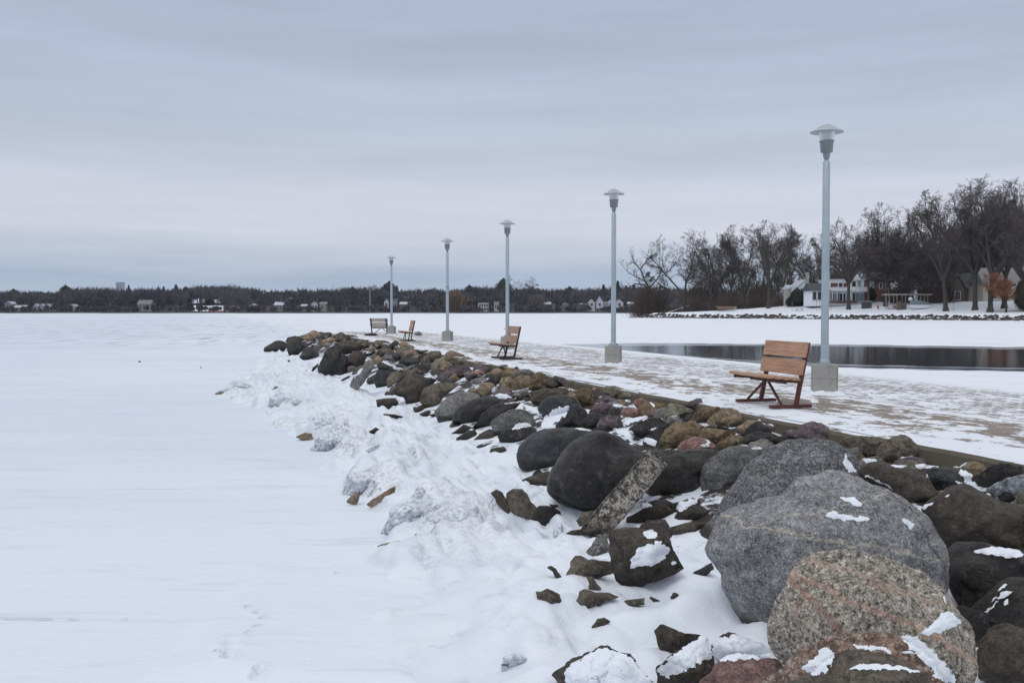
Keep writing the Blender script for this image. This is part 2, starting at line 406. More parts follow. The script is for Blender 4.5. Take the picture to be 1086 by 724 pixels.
ICEM = [
 ('x', '60,272 90,245 160,208 200,168 260,172 330,205 380,250 280,275 180,278', .9, 'farthest low ice-crusted mound, leftmost, with brown stone at its tip'),
 ('x', '465,365 478,300 560,255 650,285 800,315 850,360 740,395 600,398', .9, 'ice-crusted mound with dirty face just beyond the paired dirty mounds'),
 ('y', '170,255 205,170 222,90 300,48 400,68 500,125 460,210 320,270', .9, 'upper of the paired dirty ice mounds midway along the shore'),
 ('y', '225,348 248,240 310,203 420,218 520,290 500,338 330,352', 1.3, 'lower and dirtier of the paired ice mounds midway along the shore'),
 ('y', '638,340 700,268 860,262 970,320 960,400 880,440 760,450 650,410', 1.0, 'broad dirty ice mound right of the paired mounds'),
 ('y', '478,680 495,520 640,503 840,508 880,560 865,640 740,650 640,640 560,700 490,724', .8, 'ice ledge curling over a pinkish triangular stone'),
 ('z', '172,550 198,380 330,288 470,285 540,330 440,400 400,470 340,545 250,560', .9, 'left half of the largest ice block, dirty and undercut'),
 ('z', '420,470 440,390 560,328 760,335 800,440 790,600 640,612 540,606 480,560', .35, 'right half of the largest ice block with clear grooves'),
 ('z', '305,85 345,8 440,15 455,72 380,92', .5, 'small rounded ice lump above the ledge over the pinkish stone'),
 ('z', '478,152 500,78 565,85 580,150 530,160', .4, 'left of two little ice knobs above the largest ice block'),
 ('z', '568,175 590,108 655,105 668,160 605,185', .5, 'right of two little ice knobs above the largest ice block'),
 ('e', '295,330 340,280 380,238 400,290 440,245 455,320 505,460 460,495 380,480 310,430', .0, 'clear spiky ice splash below the tan-banded boulder'),
 ('e', '475,565 540,480 600,385 630,425 692,408 655,520 672,640 600,665 535,650 545,575', .0, 'clear spiky ice splash touching the long oval boulder'),
 ('i', '520,520 545,400 590,320 618,380 660,460 650,505 560,512', .0, 'pale ice wedge at the left foot of the huge black boulder'),
 ('A', '635,325 690,285 760,250 822,212 868,250 862,268 770,275 705,300 690,322', .0, 'smooth curled ice lip alone on the foreground snow'),
 ('l', '0,360 60,280 60,200 130,110 155,150 170,250 120,300 80,400 10,410', .0, 'glassy ice shard between three dark stones and the slab'),
]

BUMPS = []
for t_, s__, dd_, lab_ in ICEM:
    pl_ = pts(t_, s__)
    xa_, xb_ = min(p[0] for p in pl_), max(p[0] for p in pl_); ya_, yb_ = min(p[1] for p in pl_), max(p[1] for p in pl_)
    q_ = hit_plane((xa_ + xb_) / 2, yb_, ICE); k_ = q_.y / FPX
    W_ = (xb_ - xa_) * k_; H_ = (yb_ - ya_) * k_
    dv_ = Vector((q_.x, q_.y, 0)).normalized()
    if t_ in 'xyz': BUMPS.append((q_.x + dv_.x * W_ * 1.0 + .35 * W_, q_.y + dv_.y * W_ * 1.0, W_ * .6, H_ * .5))
FOLDS = [[hit_plane(a_, b_, ICE + .1) for a_, b_ in f_] for f_ in (
    [(330, 735), (362, 708), (384, 690), (398, 672), (410, 655)], [(398, 646), (412, 634), (436, 620), (470, 614), (520, 616)],
    [(420, 696), (432, 680), (462, 668), (500, 664), (548, 670)], [(470, 640), (505, 636), (545, 640), (590, 652)],
    [(590, 690), (560, 668), (536, 664)], [(560, 592), (520, 596), (490, 606)], [(640, 668), (690, 650), (740, 655), (770, 668)], [(480, 720), (500, 706), (540, 704)])]
def fold_h(x, y):
    h = 0
    for f in FOLDS:
        best = 9
        for a_, b_ in zip(f, f[1:]):
            ex, ey = b_.x - a_.x, b_.y - a_.y
            t = max(0, min(1, ((x - a_.x) * ex + (y - a_.y) * ey) / (ex * ex + ey * ey)))
            dx, dy = x - a_.x - t * ex, y - a_.y - t * ey
            d = math.hypot(dx, dy)
            if d < abs(best): best = math.copysign(d, ex * dy - ey * dx)
        if abs(best) < .9:
            h += .075 * math.exp(-(best / (.42 if best > 0 else .09)) ** 2)
    return min(h, .13)
def bed(x, y):
    """height of the rubble bed and the snow bank in front of it"""
    u = uoff(x, y)
    if u <= 0.02: return -0.24
    w = lerp_tab(BW, y)
    h1 = -0.18 - 0.72 * min(1, max(0, (u - 0.12) / 2.7))
    k = smooth(2.5, 3.1, u)
    n1 = noise.noise(Vector((x * 0.9, y * 0.9, 3.3)))
    n2 = noise.noise(Vector((x * 2.7, y * 2.2, 1.3)))
    n3 = 1 - abs(noise.noise(Vector((x * 1.3 + n2 * 0.4, y * 1.0, 7.7)))) * 2
    n4 = noise.noise(Vector((x * 7, y * 6, 5.1)))
    wob = w + n1 * 0.6 + n2 * 0.2
    amp = smooth(0, 0.45 + 0.9 * smooth(10.5, 7.5, y), wob - u)
    near = smooth(10.5, 7.5, y)            # smooth wind drifts in the foreground, rough ice further out
    far_ = 1 - near
    bl1 = abs(noise.noise(Vector((x * 1.15 + .5 * n2, y * 0.95, 11.3)))); bl2 = abs(noise.noise(Vector((x * 3.1, y * 2.6 + n2, 4.4)))); bl3 = abs(noise.noise(Vector((x * 8.2, y * 7.0, 8.8))))
    bl4 = abs(noise.noise(Vector(((x + y * .55) * 0.75, (y - x * .55) * 1.9, 15.5))))
    crust = (0.30 * bl1 + 0.17 * bl2 + 0.07 * bl3 - .06) * far_ * smooth(0, .8, wob - u) + (0.13 * bl1 + 0.17 * bl4 + .05 * bl2) * near * smooth(0, 1.6, wob - u)
    if y < 10.5: crust += fold_h(x, y) * near
    rough_h = crust + 0.10 * n1 + (0.06 * n2) * (1 - 0.5 * near) + (0.05 * n4 + 0.03 * abs(noise.noise(Vector((x * 15, y * 13, 2))))) * (1 - 0.8 * near)
    for bx_, by_, br_, bh_ in BUMPS:
        if abs(x - bx_) < 2 * br_ and abs(y - by_) < 3 * br_:
            rough_h += bh_ * math.exp(-((x - bx_) / br_) ** 2 - ((y - by_) / (1.25 * br_)) ** 2) * (1 + .5 * n2)
    h2 = ICE - 0.02 + amp * (0.10 + 0.10 * (1 - smooth(2.8, wob, u)) + rough_h)
    if u > wob: h2 = ICE - 0.03
    base = h1 * (1 - k) + h2 * k
    if k < 1: base += 0.05 * n2 * (1 - k)
    return base
def solid_bed(x, y):
    u = uoff(x, y)
    if u < 0: return 0.0
    if u > 2.7 and y < 75: return max(bed(x, y), -1.0)
    return -0.15 - 0.85 * min(1, u / 2.9)

# the ice sheet
def grid_mesh(name, xs, ys, fz, mat, kind='structure', smoothf=True):
    vs = [(x, y, fz(x, y)) for y in ys for x in xs]
    W = len(xs)
    fs = [(j * W + i, j * W + i + 1, (j + 1) * W + i + 1, (j + 1) * W + i) for j in range(len(ys) - 1) for i in range(W - 1)]
    me = bpy.data.meshes.new(name); me.from_pydata(vs, [], fs)
    me.polygons.foreach_set('use_smooth', [smoothf] * len(fs)); me.update()
    o = link_mesh(name, me, mat); o['kind'] = kind
    return o

n = NT('snowy_lake_ice')
pos = n.t.nodes.new('ShaderNodeNewGeometry').outputs['Position']
spz = n.t.nodes.new('ShaderNodeSeparateXYZ'); n.set(spz.inputs[0], pos)
big = n.noise(n.mapping(pos, (0.010, 0.06, 1)), 1.0, 6, 0.6)
mid = n.noise(n.mapping(pos, (0.10, 0.35, 1)), 1.0, 6, 0.6)
f = n.math('ADD', n.math('MULTIPLY', big, 0.6), n.math('MULTIPLY', mid, 0.4))
col = n.mix(n.step(f, 0.36, 0.62), (0.62, 0.685, 0.79), (0.70, 0.755, 0.85))
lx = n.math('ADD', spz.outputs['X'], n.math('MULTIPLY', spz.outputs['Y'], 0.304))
col = n.mix(n.math('MULTIPLY', n.step(n.math('ADD', lx, n.math('MULTIPLY', mid, 6.0)), 10.0, 19.0), 0.8), col, (0.775, 0.815, 0.885))  # whiter right of the pier: cloud-light gradient put into the snow colour
col = n.mix(n.math('MULTIPLY', n.math('SUBTRACT', 1.0, n.step(n.math('ADD', lx, n.math('MULTIPLY', mid, 8.0)), -6.0, 6.0)), 0.45), col, (0.56, 0.64, 0.77))  # darker on the left: the same light falloff painted in
st_ = n.noise(n.mapping(pos, (0.35, 2.6, 1), (0, 0, 0.15)), 1.0, 7, 0.7)
col = n.mix(n.math('MULTIPLY', n.step(st_, 0.52, 0.70), 0.6), col, (0.48, 0.57, 0.71))
bi_ = n.noise(n.mapping(pos, (0.05, 0.22, 1), (0, 0, 0.1), (5, 2, 0)), 1.0, 6, 0.65)
col = n.mix(n.math('MULTIPLY', n.step(bi_, 0.62, 0.70), n.math('MULTIPLY', n.step(spz.outputs['Y'], 22.0, 34.0), 0.55)), col, (0.36, 0.43, 0.54))
# blown-clear crust: small dark flecks far out on the left
vv = n.noise(n.mapping(pos, (1.7, 0.13, 1)), 1.0, 2, 0.6)
zone = n.math('MULTIPLY', n.step(spz.outputs['Y'], 55.0, 85.0), n.math('SUBTRACT', 1.0, n.step(spz.outputs['Y'], 220.0, 420.0)))
zone = n.math('MULTIPLY', zone, n.math('SUBTRACT', 1.0, n.step(n.math('ADD', spz.outputs['X'], n.math('MULTIPLY', spz.outputs['Y'], 0.20)), -8.0, 14.0)))
zone = n.math('MULTIPLY', zone, n.step(n.noise(n.mapping(pos, (0.02, 0.02, 1)), 1.0, 3), 0.35, 0.5))
col = n.mix(n.math('MULTIPLY', n.math('MULTIPLY', n.step(vv, 0.575, 0.62), zone), 0.7), col, (0.22, 0.25, 0.30))
fine = n.noise(n.mapping(pos, (2.0, 5.0, 1)), 1.0, 6, 0.6)
fine2 = n.noise(pos, 26, 4, 0.7)
h = n.math('ADD', fine, n.math('MULTIPLY', fine2, 0.2))
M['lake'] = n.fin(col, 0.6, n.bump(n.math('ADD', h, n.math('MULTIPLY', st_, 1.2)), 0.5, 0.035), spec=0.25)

xs = [-1250, -700, -300, -120] + [-50 + i * 2.0 for i in range(26)] + [1 + i * 2 for i in range(30)] + [100, 200, 400, 800, 1250]
ys = [-320, -60, -20, -8, 0] + [i * 1.0 for i in range(1, 40)] + [42, 46, 52, 60, 75, 100, 150, 220, 330, 500, 800, 1600]
xs = sorted(set(xs))
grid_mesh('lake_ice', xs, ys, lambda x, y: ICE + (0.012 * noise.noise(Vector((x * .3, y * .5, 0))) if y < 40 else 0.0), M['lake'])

# bank and rubble bed
n = NT('snow_bank_material')
gN = n.t.nodes.new('ShaderNodeNewGeometry'); pos = gN.outputs['Position']
sx = n.t.nodes.new('ShaderNodeSeparateXYZ'); n.set(sx.inputs[0], pos)
uu = n.math('DIVIDE', n.math('SUBTRACT', n.math('SUBTRACT', 7.3, n.math('MULTIPLY', sx.outputs['Y'], 0.304)), sx.outputs['X']), 1.0452)
ptn = n.noise(pos, 1.6, 6, 0.62)
rub = n.math('SUBTRACT', 1.0, n.step(n.math('ADD', uu, n.math('MULTIPLY', n.math('SUBTRACT', ptn, 0.5), 3.2)), 1.9, 2.15))
a = n.noise(pos, 1.1, 5); b = n.noise(pos, 7, 6, 0.65); c = n.noise(pos, 45, 4, 0.7)
snowc = n.mix(n.step(a, 0.35, 0.7), (0.66, 0.72, 0.81), (0.74, 0.79, 0.87))
# glazed grey ice and grit showing through the crust
icef = n.step(n.noise(pos, 2.3, 7, 0.7), 0.56, 0.66)
snowc = n.mix(n.math('MULTIPLY', icef, n.math('MULTIPLY_ADD', n.step(sx.outputs['Y'], 8.0, 10.5), 0.35, 0.45)), snowc, (0.43, 0.50, 0.57))
gr = n.math('MULTIPLY', n.step(n.noise(pos, 26, 5, 0.8), 0.60, 0.66), n.step(n.noise(pos, 1.4, 4, 0.6), 0.54, 0.64))
ga = n.t.nodes.new('ShaderNodeAttribute'); ga.attribute_name = 'grit'
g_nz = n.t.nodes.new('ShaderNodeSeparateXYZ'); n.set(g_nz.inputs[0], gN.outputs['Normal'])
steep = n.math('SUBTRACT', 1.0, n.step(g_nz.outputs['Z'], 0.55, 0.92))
g2 = n.math('MULTIPLY', n.math('MULTIPLY', n.step(n.noise(pos, 13, 7, 0.85), 0.46, 0.60), ga.outputs['Fac']), n.math('MULTIPLY_ADD', steep, 1.1, 0.42, True))
gr = n.math('MAXIMUM', n.math('MULTIPLY', gr, n.math('MULTIPLY', n.step(sx.outputs['Y'], 6.0, 11.0), 0.6)), g2)
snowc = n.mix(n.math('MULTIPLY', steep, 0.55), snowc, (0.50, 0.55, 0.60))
snowc = n.mix(n.math('MULTIPLY', gr, 0.85), snowc, (0.115, 0.09, 0.07))
stone = n.mix(n.noise(pos, 5, 6, 0.7), (0.012, 0.011, 0.010), (0.05, 0.042, 0.034))  # near-black bed: shade of the gaps between stones put into the colour
rub = n.math('MULTIPLY', rub, n.math('SUBTRACT', 1.0, n.step(n.noise(pos, 2.1, 5, 0.6), 0.50, 0.56)))
colr = n.mix(rub, snowc, stone)
hh = n.math('ADD', b, n.math('MULTIPLY', c, 0.25))
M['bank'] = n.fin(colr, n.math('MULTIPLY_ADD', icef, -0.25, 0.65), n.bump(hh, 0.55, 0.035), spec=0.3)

def strip_mesh(name, ys, us, fz, mat):
    vs = []
    for y in ys:
        for u in us:
            x = curb_x(y) - u * 1.0452
            vs.append((x, y, fz(x, y)))
    W = len(us)
    fs = [(j * W + i, (j + 1) * W + i, (j + 1) * W + i + 1, j * W + i + 1) for j in range(len(ys) - 1) for i in range(W - 1)]
    me = bpy.data.meshes.new(name); me.from_pydata(vs, [], fs)
    me.polygons.foreach_set('use_smooth', [True] * len(fs)); me.update()
    o = link_mesh(name, me, mat); o['kind'] = 'structure'
    at = me.attributes.new('grit', 'FLOAT', 'POINT')
    vals = []
    for x, y, z in vs:
        e = lerp_tab(BW, y) - uoff(x, y)
        g = smooth(-.8, .3, e) * (1 - smooth(.9, 2.4, e)) * smooth(8.5, 11, y) * (1 - .6 * smooth(34, 48, y))
        g *= smooth(-.15, .3, noise.noise(Vector((x * .8, y * .55, 21))))
        vals.append(g)
    at.data.foreach_set('value', vals)
    return o
ys = [1.5]
while ys[-1] < 78: ys.append(ys[-1] * 1.0075 + 0.003)
us = [0.0 + i * 0.036 for i in range(228)]
def bank_z(x, y):
    h = bed(x, y)
    if y > TIP + 3: h = max(ICE - 0.1, h - (y - TIP - 3) * 0.12)
    return h
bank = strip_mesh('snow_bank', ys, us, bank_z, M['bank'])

# pier body, paved top, curb
def pier_top_mat():
    n = NT('snow_dusted_paving')
    g = n.t.nodes.new('ShaderNodeNewGeometry'); pos = g.outputs['Position']
    s = n.t.nodes.new('ShaderNodeSeparateXYZ'); n.set(s.inputs[0], pos)
    uu = n.math('DIVIDE', n.math('SUBTRACT', n.math('SUBTRACT', 7.3, n.math('MULTIPLY', s.outputs['Y'], 0.304)), s.outputs['X']), 1.0452)
    u = n.math('MULTIPLY', uu, -1.0)           # metres in from the curb
    rot = n.mapping(pos, rot=(0, 0, -0.295))
    conc = n.mix(n.noise(pos, 3, 7, 0.65), (0.15, 0.125, 0.105), (0.30, 0.255, 0.22))
    pav = n.mix(n.noise(pos, 11, 6, 0.7), (0.10, 0.085, 0.075), (0.29, 0.25, 0.22))
    snow = n.mix(n.noise(pos, 0.8, 5), (0.68, 0.73, 0.81), (0.76, 0.80, 0.87))
    # wind-scoured patches on the concrete lane
    n1 = n.noise(n.mapping(rot, (1.0, 0.6, 1)), 1.7, 8, 0.75, 0.5)
    n2 = n.noise(n.mapping(rot, (1, .55, 1)), 4.2, 4, 0.7)
    m1 = n.math('ADD', n.math('MULTIPLY', n1, 0.58), n.math('MULTIPLY', n2, 0.42))
    lane = n.step(n.math('ABSOLUTE', n.math('SUBTRACT', u, 1.9)), 0.2, 1.5)   # barest along the middle of the lane
    bare1 = n.step(m1, n.math('MULTIPLY_ADD', lane, 0.075, 0.465), n.math('MULTIPLY_ADD', lane, 0.075, 0.505))
    # pavers: snow stays in and around the joints
    br = n.t.nodes.new('ShaderNodeTexBrick'); n.set(br.inputs['Vector'], rot)
    br.inputs['Scale'].default_value = 1.0; br.inputs['Mortar Size'].default_value = 0.02; br.inputs['Brick Width'].default_value = 0.24; br.inputs['Row Height'].default_value = 0.12
    n3 = n.noise(n.mapping(rot, (1, .45, 1)), 6.0, 4, 0.75)
    n4 = n.noise(n.mapping(rot, (1, 0.6, 1)), 0.8, 5, 0.6)
    m2 = n.math('ADD', n.math('MULTIPLY', n3, 0.75), n.math('MULTIPLY', n4, 0.30))
    bare2 = n.step(m2, 0.50, 0.54)
    bare2 = n.math('MULTIPLY', bare2, n.math('SUBTRACT', 1.0, n.math('MULTIPLY', br.outputs['Fac'], 0.7)))
    fade = n.math('SUBTRACT', 1.0, n.step(u, 5.7, 6.6))
    bare2 = n.math('MULTIPLY', bare2, fade)
    z = n.step(u, 2.70, 2.76)
    edge = n.math('SUBTRACT', 1.0, n.step(n.math('ABSOLUTE', n.math('SUBTRACT', u, 2.74)), 0.02, 0.10))
    bare = n.math('ADD', n.math('MULTIPLY', bare1, n.math('SUBTRACT', 1.0, z)), n.math('MULTIPLY', bare2, z))
    bare = n.math('MULTIPLY', bare, n.math('SUBTRACT', 1.0, n.math('MULTIPLY', edge, 0.8)))
    base = n.mix(z, conc, pav)
    # slab joints
    jn = n.t.nodes.new('ShaderNodeTexBrick'); n.set(jn.inputs['Vector'], rot); jn.offset = 0.0
    jn.inputs['Scale'].default_value = 1.0; jn.inputs['Mortar Size'].default_value = 0.006; jn.inputs['Brick Width'].default_value = 2.9; jn.inputs['Row Height'].default_value = 2.9
    base = n.mix(n.math('MULTIPLY', jn.outputs['Fac'], 0.7), base, (0.04, 0.035, 0.03))
    col = n.mix(bare, snow, base)
    return n.fin(col, 0.7, n.bump(n.math('SUBTRACT', 1.0, bare), 0.5, 0.012), spec=0.3)
M['paving'] = pier_top_mat()
n = NT('weathered_concrete'); o_ = n.tc.outputs['Object']
cc = n.mix(n.noise(o_, 4, 8, 0.7), (0.23, 0.225, 0.215), (0.39, 0.385, 0.37))
cc = n.mix(n.math('MULTIPLY', n.step(n.noise(o_, 30, 4, 0.8), 0.56, 0.64), 0.6), cc, (0.12, 0.11, 0.10))
sz_ = n.t.nodes.new('ShaderNodeSeparateXYZ'); n.set(sz_.inputs[0], o_)
ln_ = n.math('ABSOLUTE', n.math('SUBTRACT', sz_.outputs['Z'], n.math('MULTIPLY_ADD', n.noise(o_, 3, 3), .03, .25)))
cc = n.mix(n.math('MULTIPLY', n.math('SUBTRACT', 1.0, n.step(ln_, 0.002, 0.01)), .5), cc, (0.10, 0.09, 0.08))
cc = n.mix(n.math('MULTIPLY', n.step(n.noise(n.mapping(o_, (6, 6, .8)), 1.0, 5, .7), .52, .68), .45), cc, (0.13, 0.115, 0.095))
M['concrete'] = n.fin(cc, 0.85, n.bump(n.noise(o_, 50, 5, 0.8), 0.5, 0.008))
n = NT('stained_concrete_curb'); o_ = n.t.nodes.new('ShaderNodeNewGeometry').outputs['Position']
cc = n.mix(n.noise(o_, 2, 8, 0.7), (0.065, 0.055, 0.040), (0.155, 0.132, 0.10))
gnn = n.t.nodes.new('ShaderNodeNewGeometry'); sq = n.t.nodes.new('ShaderNodeSeparateXYZ'); n.set(sq.inputs[0], gnn.outputs['Normal'])
sn = n.math('MULTIPLY', n.step(sq.outputs['Z'], 0.7, 0.9), n.step(n.noise(o_, 1.7, 7, 0.7), 0.36, 0.48))
cc = n.mix(sn, cc, SNOW_A)
M['curb'] = n.fin(cc, 0.85, n.bump(n.noise(o_, 20, 5, 0.8), 0.6, 0.015))

PW = 6.85
def pier_pt(y, u):          # u metres inward (to the right) from the curb line
    return curb_x(y) + u * 1.0452
vs = []; ys2 = [-2 + i * 1.0 for i in range(68)]
usp = [0.10 + (PW - 0.10) * i / 14 for i in range(15)]
for y in ys2:
    for u in usp:
        x = pier_pt(y, u); vs.append((x, y, 0.012 * noise.noise(Vector((x * .7, y * .7, 0)))))
W = len(usp)
fs = [(j * W + i, j * W + i + 1, (j + 1) * W + i + 1, (j + 1) * W + i) for j in range(len(ys2) - 1) for i in range(W - 1)]
me = bpy.data.meshes.new('pier_path'); me.from_pydata(vs, [], fs); me.polygons.foreach_set('use_smooth', [True] * len(fs)); me.update()
link_mesh('pier_path', me, M['paving'])['kind'] = 'structure'
mb = MB()
y0, y1 = -2.0, 65.0
q = [(pier_pt(y0, 0.08), y0), (pier_pt(y0, PW + 0.02), y0), (pier_pt(y1, PW + 0.02), y1), (pier_pt(y1, 0.08), y1)]
mb.add([(x, y, -0.03) for x, y in q] + [(x, y, ICE - 0.4) for x, y in q], [(0, 1, 2, 3), (0, 4, 5, 1), (1, 5, 6, 2), (2, 6, 7, 3), (3, 7, 4, 0)])
mb.build('pier_wall', M['curb'])['kind'] = 'structure'
# curb: cast lengths, each a little out of line, tops just under the snow
rnd = random.Random(5)
vs = []; fs = []
yy = 2.0; k = 0
while yy < 64.5:
    L = 3.0
    du = rnd.uniform(-0.03, 0.03); dz = rnd.uniform(-0.03, 0.01)
    N = 10
    b0 = len(vs)
    for i in range(N + 1):
        y = yy + (L - 0.03) * i / N
        w = 0.02 * noise.noise(Vector((0, y * 1.3, 4)))
        for (u, z) in ((0.22 + du, 0.012 + dz), (0.0 + du + w, 0.008 + dz), (-0.03 + du + w, -0.03 + dz), (-0.035 + du, -0.42)):
            vs.append((pier_pt(y, u), y, z + 0.3 * w))
    for i in range(N):
        for jx in range(3):
            a0 = b0 + i * 4 + jx
            fs.append((a0, a0 + 4, a0 + 5, a0 + 1))
    fs.append((b0, b0 + 1, b0 + 2, b0 + 3)); e0 = b0 + N * 4; fs.append((e0 + 3, e0 + 2, e0 + 1, e0))
    yy += L
me = bpy.data.meshes.new('curb'); me.from_pydata(vs, [], fs); me.update()
bm = bmesh.new(); bm.from_mesh(me); bmesh.ops.recalc_face_normals(bm, faces=bm.faces); bm.to_mesh(me); bm.free()
link_mesh('pier_curb', me, M['curb'])['kind'] = 'structure'

# open water beyond the pier
n = NT('open_lake_water')
pos = n.t.nodes.new('ShaderNodeNewGeometry').outputs['Position']
wv = n.noise(n.mapping(pos, (0.25, 0.8, 1)), 1.0, 4, 0.5)
n.b.inputs['IOR'].default_value = 1.33
M['water'] = n.fin((0.030, 0.036, 0.044), 0.075, n.bump(wv, 0.08, 0.012), spec=0.5)
n = NT('grey_slush')
pos = n.t.nodes.new('ShaderNodeNewGeometry').outputs['Position']
M['slush'] = n.fin(n.mix(n.step(n.noise(n.mapping(pos, (0.15, 1.2, 1)), 1.0, 6, 0.7), 0.4, 0.65), (0.16, 0.19, 0.23), (0.52, 0.58, 0.66)), 0.18, spec=0.5)
def sheet(name, up_e, lo_e, z, mat, wob=0.0):
    N = 160; vs = []
    def at(tab, px): return lerp_tab(tab, px)
    x0, x1 = up_e[0][0], up_e[-1][0]
    for i in range(N + 1):
        px = x0 + (x1 - x0) * i / N
        ya, yb = at(up_e, px), at(lo_e, px)
        j1 = wob * noise.noise(Vector((px * 0.03, 1.5, 0))) + wob * .5 * noise.noise(Vector((px * 0.13, 1.5, 0)))
        j2 = wob * noise.noise(Vector((px * 0.04, 9.5, 0))) + wob * .5 * noise.noise(Vector((px * 0.17, 9.5, 0)))
        A, B = hit_plane(px, ya + j1, z), hit_plane(px, max(yb + j2, ya + j1 + 0.05), z)
        for t in (0, 0.5, 1): vs.append(tuple(A.lerp(B, t)))
    fs = [(i * 3 + k + 1, (i + 1) * 3 + k + 1, (i + 1) * 3 + k, i * 3 + k) for i in range(N) for k in (0, 1)]
    me = bpy.data.meshes.new(name); me.from_pydata(vs, [], fs); me.update()
    o = link_mesh(name, me, mat); o['kind'] = 'structure'; return o
sheet('thin_ice_margin', [(575, 365.0), (700, 363.6), (900, 365.0), (1086, 368), (1500, 371)],
      [(575, 366.2), (640, 374), (700, 378.5), (830, 386.5), (900, 389.5), (1000, 392), (1086, 393.5), (1500, 399)], ICE + 0.018, M['slush'], 0.6)
sheet('open_water', [(640, 367.3), (700, 366.5), (800, 366.2), (900, 367.2), (1000, 368.8), (1086, 370.5), (1500, 374)],
      [(640, 367.6), (668, 371.5), (700, 374.5), (760, 379.5), (830, 383.5), (900, 386.5), (1000, 388.5), (1086, 390), (1500, 395)], ICE + 0.023, M['water'], 0.5)
sheet('slush_streak', [(700, 376.6), (800, 383.0), (900, 387.6), (1000, 389.8), (1086, 391.5)], [(700, 376.9), (800, 383.6), (900, 388.4), (1000, 390.8), (1086, 392.5)], ICE + 0.028, M['water'], 0.3)

